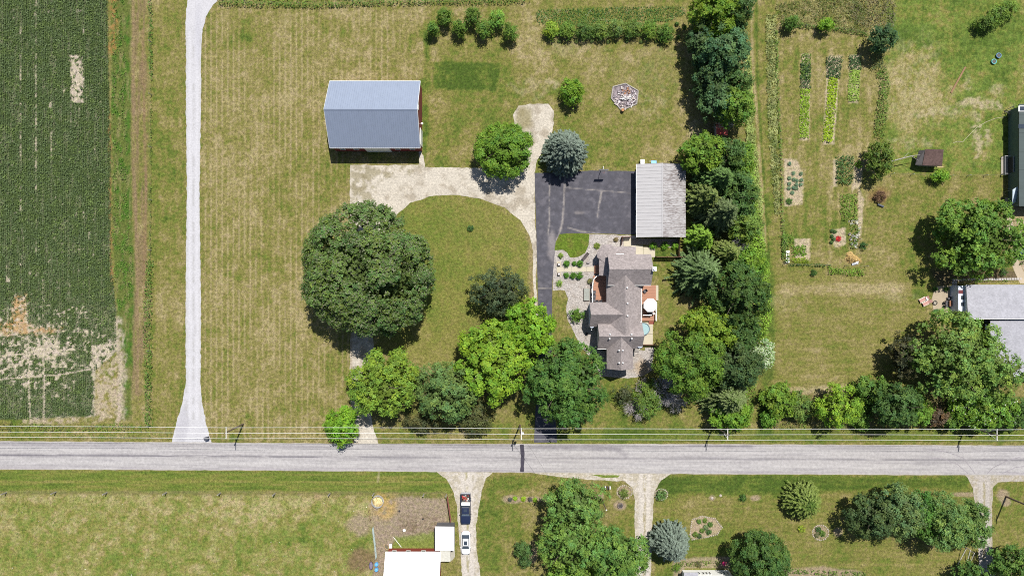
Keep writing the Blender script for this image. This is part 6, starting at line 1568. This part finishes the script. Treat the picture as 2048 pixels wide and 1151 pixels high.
wire_fence([(440, 6), (600, 10), (760, 5), (1060, 2)], 1.3, "wire fence along the top of the west lawn", sp=6, pr_=.06)
wire_fence([(1553, 52), (1556, 200), (1562, 400), (1566, 528), (1730, 532)], 1.3, "garden wire fence on the left and lower sides of the vegetable garden", sp=4, pr_=.06)
wire_fence([(1562, 50), (1700, 62), (1745, 72)], 1.3, "garden wire fence along the top of the vegetable garden", sp=4, pr_=.06)
wire_fence([(1782, 348), (1900, 352), (2036, 350)], 1.2, "low wire fence below the brown roofed hut", sp=3.5, pr_=.06, post_mat=green_grey)
wire_fence([(1716, 384), (1717, 478)], 1.1, "short dark fence on the right side of the vegetable garden", sp=3, pr_=.06)

# --- utility poles and lines
pole_m = solid("pole_wood", (.13, .095, .07), .9, var=.25, scale=3)
alum = solid("aluminium_wire", (.80, .80, .80), .5, metal=.0, var=.02)
PH = 8.9
POLES = [(449, 866, "utility pole at the mouth of the gravel lane, leftmost of four along the road"), (1041, 868, "utility pole with transformer where the black driveway meets the road"), (1455, 869, "utility pole with a brace by the tree row, second from the right"), (1995, 870, "rightmost utility pole along the road, at the big elm's shrubs")]
tops = []
for i, (u, v, l) in enumerate(POLES):
    t = W(u, v, PH); e = empty("utility_pole", (t.x, t.y, 0), l, "utility pole", "utility poles along the road"); tops.append(t)
    MB().tube((0, 0, -.1), (0, 0, PH), .17, .11, 10).build("shaft", pole_m, e)
    MB().box(.1, .22, -1.1, 1.1, PH - .45, PH - .33).build("crossarm", solid("pale_crossarm", (.55, .53, .5), .8), e)
    for y in (-1.0, .0, 1.05): MB().lathe([(.04, 0), (.075, .03), (.045, .08), (.075, .12), (.03, .2)], (.16, y, PH - .33), 8).build("insulator", white, e)
    if i == 1: MB().lathe([(.2, 0), (.25, .05), (.25, .75), (.18, .82)], (.42, -.1, PH - 1.9), 12).build("transformer", solid("transformer_grey", (.5, .5, .5), .5), e)
    if i in (2, 3): MB().tube((.1, 0, PH - 3.2), (.2, -.9, PH - .5), .03).tube((.1, 0, PH - 3.2), (.2, .9, PH - .5), .03).build("brace", white, e)
for k, (off, l) in enumerate(((1.05, "northernmost of the three power lines above the verge"), (0, "middle one of the three power lines above the verge"), (-1.0, "southernmost of the three power lines above the verge"))):
    mb = MB(); P = [Vector((tops[0].x - 60, tops[0].y + off + .2, PH - .2))] + [Vector((t.x + .16, t.y + off, PH - .12)) for t in tops] + [Vector((tops[3].x + 60, tops[3].y + off, PH - .2))]
    for i in range(len(P) - 1):
        L = (P[i + 1] - P[i]).length; n = 12; q0 = P[i]
        for j in range(1, n + 1):
            t = j / n; q = P[i].lerp(P[i + 1], t); q.z -= 4 * t * (1 - t) * L * L * .00016
            mb.tube(q0, q, .022, n=5); q0 = q
    tag(mb.build("power_line", alum), l, "power line", "power lines above the road verge")
# service line crossing the road
mb = MB(); a = Vector((tops[1].x, tops[1].y, PH - 1.2)); b = G(1140, 1010, 6.5)
for j in range(10):
    q0 = a.lerp(b, j / 10); q1 = a.lerp(b, (j + 1) / 10); q0.z -= 1.0 * (j / 10) * (1 - j / 10) * 4; q1.z -= 1.0 * ((j + 1) / 10) * (1 - (j + 1) / 10) * 4; mb.tube(q0, q1, .02, n=4)
tag(mb.build("service_line", solid("black_cable", (.03, .03, .03), .6)), "thin dark service line slanting over the road from the transformer pole", "power line")
e = empty("yard_pole", G(1202.5, 995), "wooden pole with a pale tip rising from a sand patch south of the road", "pole")
MB().tube((0, 0, 0), (0, 0, 7.4), .14, .1, 8).build("shaft", pole_m, e); MB().lathe([(.13, 7.4), (.15, 7.5), (.08, 7.6)], n=8).build("cap", white, e)
e = empty("utility_pole", G(2012, 992), "tall dark utility pole at the right edge south of the road", "utility pole")
MB().tube((0, 0, 0), (0, 0, 10), .19, .13, 10).build("shaft", pole_m, e); MB().box(-.06, .06, -.9, .9, 9.5, 9.62).build("crossarm", pole_m, e)

# ------------------------------------------------------------------ vehicles
def loft(sections, n=18):
    "sections: (y, halfwidth, z0, z1, roundness)"
    mb = MB(); rings = []
    for y, w, z0, z1, e_ in sections:
        r = []
        for k in range(n):
            a = 2 * math.pi * k / n; c, s = math.cos(a), math.sin(a)
            r.append((w * math.copysign(abs(c) ** (2 / e_), c), y, (z0 + z1) / 2 + (z1 - z0) / 2 * math.copysign(abs(s) ** (2 / e_), s)))
        rings.append(r)
    i0 = len(mb.v)
    for r in rings: mb.v += r
    for j in range(len(rings) - 1):
        for k in range(n):
            a = (k + 1) % n; mb.f.append((i0 + j * n + k, i0 + j * n + a, i0 + (j + 1) * n + a, i0 + (j + 1) * n + k))
    mb.f.append(tuple(i0 + k for k in range(n))); mb.f.append(tuple(i0 + (len(rings) - 1) * n + k for k in reversed(range(n))))
    return mb
def wheel(parent, x, y, r=.33, w=.22):
    o = MB().lathe([(r * .9, -w / 2), (r, -w / 3), (r, w / 3), (r * .9, w / 2)], n=18).build("wheel", solid("tyre_rubber", (.02, .02, .02), .85), parent); o.rotation_euler = (0, math.pi / 2, 0); o.location = (x, y, r)
    q = MB().lathe([(r * .6, -w / 2 - .01), (r * .6, w / 2 + .01)], n=12).build("rim", gal, o)
def mirrors(parent, y, x, z, m):
    for s in (-1, 1): MB().box(min(s * x, s * (x + .2)), max(s * x, s * (x + .2)), y - .06, y + .08, z, z + .16).build("mirror", m, parent, bevel=.03)
def car_paint(name, col, rough=.25):
    m, nt, b = nodes_of(name); b.inputs["Base Color"].default_value = A4(col); b.inputs["Roughness"].default_value = rough; b.inputs["Coat Weight"].default_value = .6; b.inputs["Coat Roughness"].default_value = .08
    return m
tint = solid("tinted_glass", (.03, .04, .055), .12, spec=.9)
def sedan(u, v, rz, label, paint, roofglass=True):
    # front towards -y
    e = empty("sedan_car", G(u, v), label, "car", rz=rz)
    loft([(-2.33, .55, .35, .62, 4), (-2.25, .72, .28, .70, 4), (-1.9, .86, .24, .80, 5), (-1.2, .90, .22, .92, 5), (-.6, .91, .22, .95, 5), (.8, .91, .22, .97, 5), (1.6, .90, .24, .98, 5), (2.05, .84, .28, .95, 5), (2.28, .72, .35, .86, 4), (2.36, .58, .42, .75, 4)], 24).build("body", paint, e, smooth=True)
    gl = MB().hexa([(-.78, -1.15, .90), (.78, -1.15, .90), (.76, 1.75, .93), (-.76, 1.75, .93)], [(-.60, -.35, 1.38), (.60, -.35, 1.38), (.58, 1.05, 1.38), (-.58, 1.05, 1.38)]).build("windows", tint, e, bevel=.06)
    MB().hexa([(-.60, -.42, 1.36), (.60, -.42, 1.36), (.585, 1.08, 1.36), (-.585, 1.08, 1.36)], [(-.5, -.3, 1.45), (.5, -.3, 1.45), (.5, 1.0, 1.45), (-.5, 1.0, 1.45)]).build("roof", paint, e, bevel=.04)
    for sx in (-1, 1):
        MB().hexa([(sx * .79, -1.1, .92), (sx * .74, -1.1, .95), (sx * .57, -.4, 1.40), (sx * .62, -.4, 1.38)], [(sx * .79, -1.02, .95), (sx * .74, -1.02, .97), (sx * .57, -.32, 1.42), (sx * .62, -.32, 1.40)]).build("windscreen_pillar", paint, e)
    if roofglass: MB().box(-.36, .36, -.2, .62, 1.452, 1.462).build("sunroof", tint, e)
    for x in (-.82, .82):
        for y in (-1.45, 1.35): wheel(e, x, y)
    mirrors(e, -.85, .88, .92, paint)
    for s in (-1, 1):
        MB().box(min(s * .45, s * .75), max(s * .45, s * .75), -2.27, -2.1, .58, .72).build("headlight", glass, e, bevel=.02); MB().box(min(s * .45, s * .75), max(s * .45, s * .75), 2.12, 2.3, .66, .82).build("tail_light", solid("lamp_red", (.4, .02, .02), .3), e, bevel=.02)
    return e
sedan(932, 1082, 0, "white sedan with dark sunroof parked behind the pickup on the gravel drive", car_paint("white_paint", (.72, .72, .74)))
sedan(2056, 505, 1.57 + .1, "dark blue car just entering the right edge on the neighbour's drive", car_paint("blue_paint", (.03, .05, .12)), False)
# pickup, front towards -y
e = empty("pickup_truck", G(932, 1014), "dark navy pickup truck with a loaded bed and white toolbox on the gravel drive", "pickup truck")
navy = car_paint("navy_paint", (.012, .018, .045), .3)
loft([(-3.05, .70, .45, .85, 4), (-2.95, .88, .38, .98, 5), (-2.5, .98, .34, 1.08, 6), (-1.6, 1.0, .34, 1.16, 6), (-1.2, 1.0, .34, 1.2, 7), (.75, 1.0, .34, 1.2, 7), (.8, 1.0, .34, 1.2, 8)], 24).build("body", navy, e, smooth=True)
MB().hexa([(-.86, -1.35, 1.12), (.86, -1.35, 1.12), (.88, .72, 1.12), (-.88, .72, 1.12)], [(-.70, -.72, 1.74), (.70, -.72, 1.74), (.72, .58, 1.74), (-.72, .58, 1.74)]).build("windows", tint, e, bevel=.05)
MB().slab([(-.80, -1.33, 1.16), (.80, -1.33, 1.16), (.68, -.80, 1.70), (-.68, -.80, 1.70)], .02).build("windscreen", solid("windscreen_reflection", (.16, .21, .26), .12, spec=.8), e)  # pale blue reflection painted into the windscreen's base colour
MB().hexa([(-.71, -.78, 1.72), (.71, -.78, 1.72), (.73, .60, 1.72), (-.73, .60, 1.72)], [(-.62, -.66, 1.82), (.62, -.66, 1.82), (.64, .52, 1.82), (-.64, .52, 1.82)]).build("cab_roof", navy, e, bevel=.05)
MB().box(-.34, .34, -.3, .25, 1.825, 1.84).build("sunroof", tint, e)
MB().box(-.98, -.86, .82, 2.95, .45, 1.18).build("bed_side", navy, e, bevel=.03); MB().box(.86, .98, .82, 2.95, .45, 1.18).build("bed_side", navy, e, bevel=.03)
MB().box(-.98, .98, 2.96, 3.04, .45, 1.15).build("tailgate", navy, e, bevel=.02); MB().box(-.86, .86, .82, 2.95, .5, .6).build("bed_floor", gm, e); MB().box(-.9, .9, 3.05, 3.2, .4, .6).build("bumper", gal, e)
MB().tube((0, 3.1, .45), (0, 3.4, .45), .05).build("tow_hitch", gm, e)
for x in (-.88, .88):
    for y in (-1.95, 1.75): wheel(e, x, y, .4, .26)
mirrors(e, -1.0, .98, 1.15, gm)
for s in (-1, 1): MB().box(min(s * .55, s * .88), max(s * .55, s * .88), -3.0, -2.88, .75, .92).build("headlight", glass, e, bevel=.02)
px, py = e.location.x, e.location.y
t = empty("tool_box", (px, py, .6), "white tool box across the pickup bed behind the cab", "tool box"); MB().box(-.82, .82, .86, 1.36, .0, .68).build("box", white, t, bevel=.02); MB().box(-.84, .84, .84, 1.38, .681, .73).build("lid", white, t, bevel=.015)
rr_ = random.Random(9); lm = [solid("load_%d" % i, c, .7) for i, c in enumerate(((.35, .03, .03), (.5, .48, .45), (.25, .05, .04), (.5, .2, .08), (.08, .08, .09)))]
t = empty("truck_load", (px, py, .6), "jumble of red and pale boxes in the pickup bed", "cargo")
for i in range(22): MB().cbox((rr_.uniform(-.62, .62), rr_.uniform(1.6, 2.75), .15 + .12 * (i % 3)), (rr_.uniform(.15, .4), rr_.uniform(.12, .35), .22), rr_.uniform(0, 3)).build("box", lm[i % 5], t)

# ------------------------------------------------------------------ other small things
e = empty("rubbish_bin", G(416, 874.5), "dark tilted bin standing at the mouth of the gravel lane", "bin", rz=.3)
MB().hexa([(-.28, -.25, 0), (.28, -.25, 0), (.28, .25, 0), (-.28, .25, 0)], [(-.38, -.32, .95), (.38, -.32, .95), (.38, .32, .95), (-.38, .32, .95)]).build("bin_body", solid("bin_dark", (.05, .055, .07), .6), e, bevel=.03); MB().box(-.4, .4, -.34, .36, .955, 1.02).build("lid", solid("bin_dark", (0, 0, 0)), e, bevel=.02)
e0 = None
for u, l in ((1209, "left of the mailboxes on a shared stand south of the road"), (1213.5, "middle of the mailboxes on a shared stand south of the road"), (1218.5, "right of the mailboxes on a shared stand south of the road")):
    e = empty("mailbox", G(u, 971), l, "mailbox", "mailboxes south of the road")
    MB().tube((0, 0, 0), (0, 0, 1.05), .05, n=6).build("post", GREYWOOD, e)
    col = solid("mailbox_pale", (.55, .55, .55), .5) if u != 1213.5 else solid("mailbox_black", (.04, .04, .05), .5)
    pts = [(.13 * math.cos(a), .13 + .13 * math.sin(a)) for a in [k * math.pi / 6 for k in range(7)]] + [(-.13, 0), (.13, 0)]
    MB().hexa([(x, -.28, 1.05 + z) for x, z in pts], [(x, .28, 1.05 + z) for x, z in pts]).build("box", col, e); MB().box(.13, .15, -.05, .1, 1.15, 1.3).build("flag", lm[0], e)
# fire pit south
e = empty("fire_pit", G(1240.5, 1010), "round stone fire pit with charred logs in a mulch circle", "fire pit")
sm_ = MB().cbox((0, 0, .12), (.22, .16, .24)).mesh("stone"); sm_.materials.append(solid("firepit_stone", (.16, .13, .12), .9, var=.3))
for k in range(14): a_ = k * 2 * math.pi / 14; o = add_mesh("stone", sm_, None, e, (.5 * math.cos(a_), .5 * math.sin(a_), 0)); o.rotation_euler = (0, 0, a_ + 1.57)
for k in range(4): MB().tube((-.35, -.3 + k * .18, .12), (.35, -.2 + k * .14, .2), .06).build("log", gm, e)
e = empty("planter_ring", G(1200, 985), "", "") if False else None
# hut with brown shingles
e = empty("hut", G(1862, 322), "small open fronted hut with brown shingle roof on the east lawn", "hut")
BS = shingle_mat("brown_shingle", alb(112, 92, 88), .22)
hz1, hz2 = 2.0, 2.6
c = [W(1851, 298, hz2), W(1887.5, 299, hz2), W(1884, 332, hz1), W(1845, 330.5, hz1)]; ox, oy = e.location.x, e.location.y
MB().slab([(p.x - ox, p.y - oy, p.z) for p in (c[3], c[2], c[1], c[0])], .1).build("roof", BS, e)
bx = [(c[3].x - ox + .2, c[3].y - oy + .2), (c[2].x - ox - .2, c[2].y - oy + .2), (c[1].x - ox - .2, c[1].y - oy - .2), (c[0].x - ox + .2, c[0].y - oy - .2)]
MB().hexa([(x, y, 0) for x, y in bx], [(x, y, z - .12) for (x, y), z in zip(bx, (hz1 + .03, hz1 + .03, hz2 - .03, hz2 - .03))]).build("wall", GREYWOOD, e)
MB().slab([(c[3].x - ox - 1.1, c[3].y - oy + .2, 1.4), (c[3].x - ox - .02, c[3].y - oy + .1, hz1 - .1), (c[0].x - ox - .02, c[0].y - oy - .1, hz2 - .15), (c[0].x - ox - .7, c[0].y - oy - .1, 1.6)], .06).build("side_roof", solid("dark_tarp", (.06, .055, .055), .7), e)
MB().box(c[2].x - ox - .5, c[2].x - ox + 1.0, c[2].y - oy - .05, c[2].y - oy + .1, .8, .86).build("plank", solid("new_board", alb(222, 196, 150), .8), e)
# long board, hose, rings
e = empty("timber_board", G(1916, 160), "long weathered plank lying diagonally on the north east lawn", "plank"); MB().cbox((0, 0, .08), (5.9, .32, .1), math.atan2(5.2, 2.9)).build("board", solid("old_board", alb(166, 130, 98), .9, var=.2), e)
for u, v, l in ((1995.5, 112, "upper right of two round rims with blue edge on the east lawn"), (1986, 124, "lower left of two round rims with turquoise edge on the east lawn")):
    e = empty("tub_ring", G(u, v), l, "tub", "pair of tubs on the east lawn"); MB().ring((0, 0, .3), .46, .07, 22, 6).build("rim", solid("rim_blue" if u > 1990 else "rim_turq", (.10, .22, .38) if u > 1990 else (.10, .42, .42), .5), e); MB().lathe([(.40, 0), (.43, .28)], n=20).build("tub", solid("tub_soil", (.08, .08, .07), .9), e)
hose = [(1906, 286), (1914, 283), (1925, 284), (1936, 272), (1952, 256), (1972, 244), (1990, 237), (2018, 233)]
mb = MB(); HP = []
for i in range(len(hose) - 1):
    for k in range(4): t = k / 4; HP.append(G(hose[i][0] + (hose[i + 1][0] - hose[i][0]) * t, hose[i][1] + (hose[i + 1][1] - hose[i][1]) * t, .06))
for i in range(len(HP) - 1): mb.tube(HP[i], HP[i + 1], .05, n=5)
tag(mb.build("garden_hose", solid("hose_pale", alb(206, 200, 160), .6)), "pale garden hose curving over the east lawn to the green building", "hose")
# drain pipe, scarecrow-like things
e = empty("drain_pipe", G(1760, 411), "dark pipe lying beside the brown brush pile", "pipe"); MB().tube((-.6, .25, .2), (.6, -.25, .2), .2, n=12).build("pipe", solid("pipe_dark", (.06, .07, .09), .5), e)
e = empty("trellis", G(1573.5, 513), "white trellis frame in the lower left corner of the garden", "trellis")
for y in (-1.0, 1.0): MB().box(-.35, .35, y - .2, y + .2, 0, .5).build("block", white, e)
for x in (-.25, .25): MB().box(x - .04, x + .04, -.8, .8, .4, .48).build("rail", white, e)
for i in range(5): MB().box(-.21, .21, -.7 + i * .35 - .03, -.7 + i * .35 + .03, .42, .46).build("rung", white, e)
e = empty("compost_heap", G(1704, 516), "golden straw compost heap on the lower edge of the garden", "compost heap")
straw_pile(e, 1.55, .95, .8, -.45, 3, alb(226, 196, 136) * 1.6)
e = empty("tarp", G(1709, 527), "crumpled white and grey tarp at the foot of the straw heap", "tarp")
MB().cbox((0, 0, .2), (1.3, .4, .12), .2, .2).build("tarp_fold", solid("tarp_grey", (.35, .37, .40), .6), e); MB().cbox((.35, .3, .3), (.6, .35, .1), .9, -.3).build("tarp_fold", white, e)
WP = "white flower pots and tubs beside the garden's right side"
for i, (u, v, r) in enumerate(((1698, 468, .22), (1704, 472, .26), (1712, 474, .24), (1700, 478, .22), (1709, 481, .26), (1702, 487, .24), (1711, 488, .28))):
    e = empty("flower_pot", G(u, v), "pale flower pot among the pots beside the garden's right fence", "flower pot", WP); MB().lathe([(r * .7, 0), (r, .35), (r * 1.05, .36), (r * .9, .33), (r * .6, .1)], n=12).build("pot", white, e); MB().lathe([(r * .8, .2), (r * .75, .3)], n=10).build("soil", solid("potting_soil", (0, 0, 0)), e)

# neighbour's house right
nh = empty("neighbour_house", (0, 0, 0), "grey shingled house with a projecting dormer end at the right edge", "house")
GS = shingle_mat("pale_grey_shingle", alb(178, 178, 186) * 1.2, .12)
a = W(1933, 569, 3.4); b = W(2260, 637, 3.4)
MB().slab([(a.x, b.y, 3.9), (b.x, b.y, 3.9), (b.x, a.y, 3.3), (a.x, a.y, 3.3)], .16).build("roof_slope", GS, nh)
MB().slab([(W(1980, 0, 3).x, W(0, 756, 2.6).y, 2.6), (b.x, W(0, 756, 2.6).y, 2.6), (b.x, W(0, 637, 3.1).y, 3.1), (W(1980, 0, 3).x, W(0, 640, 3.1).y, 3.1)], .16).build("roof_slope", GS, nh)
MB().box(a.x + .3, b.x - .3, b.y + .2, a.y - .3, 0, 3.05).build("wall", white, nh); MB().box(W(1984, 0, 0).x, b.x - .3, W(0, 752, 2.6).y + .1, W(0, 640, 2).y, 0, 2.4).build("wall", white, nh)
c = W(1916, 571, 2.4); d = W(1932.5, 622, 2.4); MB().box(c.x, d.x, d.y, c.y, 0, 2.5).build("bay_wall", solid("pale_blue_siding", (.50, .54, .62), .6), nh)
for v in (583, 594.5, 607.5): q = W(1925 if v > 590 else 1923, v, 2.5); MB().box(q.x - (.3 if v > 590 else .6), q.x + .3, q.y - .4, q.y + .35, 2.503, 2.54).build("skylight", tint if v > 590 else solid("dark_red_panel", (.10, .015, .02), .5), nh)
for i in range(4): q = W(1975, 641 + i * 7, 2.2); MB().box(q.x - .45, q.x + .4, q.y - .33, q.y + .0, 2.0, 2.25).build("window_bay", tint, nh)
MB().box(a.x, b.x, b.y - .06, b.y - .003, 3.7, 3.88).build("gutter", white, nh)
# outbuilding at right edge
ob = empty("green_outbuilding", (0, 0, 0), "dark green roofed outbuilding cut by the right edge", "building")
c = W(2038, 208, 3.4); d = W(2200, 412, 3.4)
MB().box(c.x, d.x, d.y, c.y, 3.2, 3.4).build("roof", solid("dark_green_roof", alb(72, 88, 88), .6, var=.12, scale=.8, stretch=(.3, 2, 1)), ob)
MB().box(c.x + .4, d.x, d.y + .4, c.y - .4, 0, 3.19).build("wall", solid("green_wall", (.08, .12, .10), .8), ob)
for v, s in ((217, .55), (252, .4)): q = W(2044, v, 3.6); MB().box(q.x - .6, q.x + 1.2, q.y - s, q.y + s, 3.403, 3.5).build("skylight", white if s > .5 else tint, ob); 
q = W(2045, 217, 3.6); MB().box(q.x - .5, q.x + 1.1, q.y - .43, q.y + .43, 3.502, 3.53).build("skylight_glass", tint, ob)
for i in range(5): y = c.y - 2 - i * 3.6; MB().box(c.x + .02, d.x, y - .03, y + .03, 3.403, 3.44).build("roof_seam", solid("dark_green_roof", 0), ob)
e = empty("dog_kennel", G(2013, 331), "barred dog kennel against the green outbuilding", "kennel")
kb = solid("kennel_grey", (.25, .25, .26), .6); kd = solid("kennel_dark", (.03, .03, .03), .9)
MB().box(-1.1, 1.2, -1.8, 1.8, 0, .04).build("floor", conc_grey, e); MB().box(.2, 1.3, -1.5, 1.5, .05, 1.6).build("kennel_box", kd, e)
for i in range(5): y = -1.5 + i * .75; MB().box(.15, 1.35, y - .05, y + .05, 1.601, 1.68).build("bar", kb, e)
for x in (.15, 1.35): MB().box(x - .05, x + .05, -1.6, 1.6, 1.602, 1.7).build("side_rail", kb, e)
for x in (-1.05, ):
    MB().box(x - .04, x + .04, -1.75, 1.75, 1.0, 1.08).build("side_rail", kb, e)
for y in (-1.75, 1.75): MB().box(-1.05, .15, y - .04, y + .04, 1.0, 1.08).build("side_rail", kb, e)
for x, y in ((-1.05, -1.75), (-1.05, 1.75)): MB().box(x - .05, x + .05, y - .05, y + .05, 0, 1.1).build("post", kb, e)
e = empty("garden_climber", G(2016, 226), "tangle of dark metal bars like a climbing frame by the green outbuilding", "climbing frame")
fr = MB()
for a_, b_ in (((-.8, .4, 0), (.2, 1.0, 1.2)), ((.2, 1.0, 1.2), (.9, .1, .9)), ((-.8, .4, 0), (-.2, -.4, .8)), ((-.2, -.4, .8), (.9, .1, .9)), ((-.2, -.4, .8), (-.1, -1.5, .2)), ((.3, -.3, 1), (.3, -1.6, .1)), ((-.9, .0, .5), (.9, .7, .9))): fr.tube(a_, b_, .06, n=5)
fr.build("frame", solid("frame_dark", (.06, .05, .05), .6), e)
e = empty("awning", W(2030, 392, 2.4), "pale blue awning at the lower corner of the green outbuilding", "awning", rz=.5); e.location.z = 0
MB().slab([(-.9, -1.3, 1.9), (.6, -1.0, 2.1), (1.1, 1.5, 2.8), (.0, 1.4, 2.7)], .04).build("sheet", solid("pale_blue_canvas", (.42, .50, .58), .7), e)
for x, y, z in ((-.8, -1.2, 1.88), (.55, -.95, 2.05), (1.0, 1.35, 2.7), (.05, 1.3, 2.62)): MB().tube((x, y, 0), (x, y, z), .03).build("leg", kb, e)
# patio furniture east
chair(1896, 596, 0, "dark chair above the wooden patio table east", z=.02); chair(1890, 604, 1.4, "upper dark chair left of the wooden patio table east", z=.02); chair(1890, 611, 1.7, "lower dark chair left of the wooden patio table east", z=.02)
table(1900, 606, .02, "square wooden table on the east neighbour's patio", 1.1, 1.1, col=(.22, .10, .05)); chair(1908, 606, -1.57, "pale chair right of the wooden patio table east", z=.02, col=(.5, .47, .40), w=.6)
e = empty("fire_ring", G(1869, 605, .02), "round black fire ring at the patio's left edge", "fire pit"); MB().ring((0, 0, .25), .38, .07, 20, 6).build("ring", gm, e); MB().lathe([(.33, 0), (.34, .1)], n=16).build("ash", conc_grey, e)
e = empty("chiminea", G(1870, 620, .02), "dark green chiminea on its stand at the lower left of the patio", "garden ornament"); MB().lathe([(.25, 0), (.18, .2), (.28, .5), (.12, .8), (.1, 1.1)], n=12).build("body", solid("dark_green_pot", (.02, .07, .05), .5), e); MB().box(-.5, .0, -.08, .08, .3, .38).build("arm", solid("dark_green_pot", 0), e)
def lounger(u, v, rz, label):
    e = empty("lounger", G(u, v), label, "lounger", "pink loungers beside the patio", rz); pk = solid("pink_cushion", alb(220, 168, 156), .8, var=.1); 
    MB().box(-.33, .33, -.9, .35, .3, .38).build("seat", pk, e, bevel=.02); MB().hexa([(-.33, .35, .3), (.33, .35, .3), (.33, .35, .38), (-.33, .35, .38)], [(-.33, .95, .65), (.33, .95, .65), (.33, .93, .73), (-.33, .93, .73)]).build("backrest", pk, e)
    for x in (-.36, .36): MB().box(x - .03, x + .03, -.92, .45, .25, .3).build("frame_rail", white, e)
    for x in (-.33, .33):
        for y in (-.8, .3): MB().box(x - .03, x + .03, y - .03, y + .03, 0, .25).build("leg", white, e)
lounger(1845.5, 598, -1.1, "upper pink lounger beside the neighbour's patio"); lounger(1852, 605, -1.1, "lower pink lounger beside the neighbour's patio")
e = empty("side_table", G(1852, 596), "small white umbrella table between the pink loungers", "table"); MB().lathe([(.35, .5), (.35, .54)], n=14).build("tabletop", white, e); MB().tube((0, 0, 0), (0, 0, .5), .04).build("leg", white, e)
for u, v, l in ((1871, 577, "upper potted plant on the patio edge"), (1893, 577, "right potted plant at the top of the patio")): ball(u, v, 4, .6, (.08, .13, .03), l, name="potted_plant", cat="plant", dens=22)
# paver path
pv = empty("paver_path", (0, 0, 0)); pv["kind"] = "structure"
pm_ = solid("paver", alb(206, 200, 198), .85, var=.1); pme = MB().box(-.2, .2, -.2, .2, 0, .05).mesh("paver"); pme.materials.append(pm_)
for i in range(27): p = G(1907 + i * 5.15, 559.5 - i * .09, .002); add_mesh("paver", pme, None, pv, p)
for j in range(3): p = G(1906.5, 565 + j * 5.1, .002); add_mesh("paver", pme, None, pv, p); p = G(1911.8, 565 + j * 5.1, .002); add_mesh("paver", pme, None, pv, p)
# house at the bottom
bh = empty("cottage", (0, 0, 0), "white trimmed house front with dark windows cut by the bottom edge", "house")
ya = W(0, 1134, 0).y; yb = W(0, 1200, 0).y
wx0, wx1 = W(1368, 0, 2.7).x, W(1468, 0, 2.7).x; top = W(0, 1149, 2.7).y
MB().box(wx0 + .3, wx1 - .3, yb - 3, top - .1, 0, 2.7).build("wall", white, bh)
MB().slab([(wx0 + 2.8, yb - 3, 4.2), (wx1 + .1, yb - 3, 4.2), (wx1 + .1, top - .15, 2.75), (wx0 + 2.8, top - .15, 2.75)], .12).build("roof_slope", GS, bh)
MB().slab([(wx0, yb - 3, 3.2), (wx0 + 2.75, yb - 3, 3.2), (wx0 + 2.75, top + .5, 2.75), (wx0, top + .5, 2.75)], .12).build("roof_slope", GS, bh)
for u0, u1 in ((1396, 1400), (1404, 1408.5), (1410.5, 1415), (1417, 1421.5), (1440, 1444), (1446, 1450), (1453, 1457)):
    wall_window(bh, W(u0, 0, 1.5).x, W(u1, 0, 1.5).x, top - .1, top - .1, .9, 2.3, 'N')
# garden poles by the south clump
for i, (u0, v0, u1, v1, l) in enumerate(((1924, 1091, 1915, 1127, "left of three grey poles leaning below the south clump"), (1932, 1094, 1932, 1128, "middle of three grey poles leaning below the south clump"), (1940, 1100, 1940, 1122, "right of three grey poles leaning below the south clump"))):
    e = empty("garden_pole", G(u0, v0), l, "pole", "grey poles below the south clump"); b = G(u1, v1) - G(u0, v0); MB().tube((0, 0, 1.3), (b.x, b.y, .1), .07, n=7).tube((0, 0, 0), (0, 0, 1.3), .07, n=7).build("rail", solid("pale_pole", (.45, .43, .40), .8), e)
for u, v, l in ((1424, 995, "flat pale stone in the sandy patch on the south lawn"), (1441, 990, "small pale stone right of the sandy patch on the south lawn")):
    e = empty("lawn_stone", G(u, v), l, "stone"); MB().lathe([(.2, 0), (.28, .08), (.15, .16)], n=9).build("rock", solid("pale_stone", 0), e)
for u, v, l in ((694, 300, "left small pale block beside the barn's south wall"), (799, 304, "right small pale block beside the barn's south wall")):
    e = empty("block", G(u, v), l, "block"); MB().box(-.12, .12, -.12, .12, 0, .25).build("stone_block", conc_grey, e)
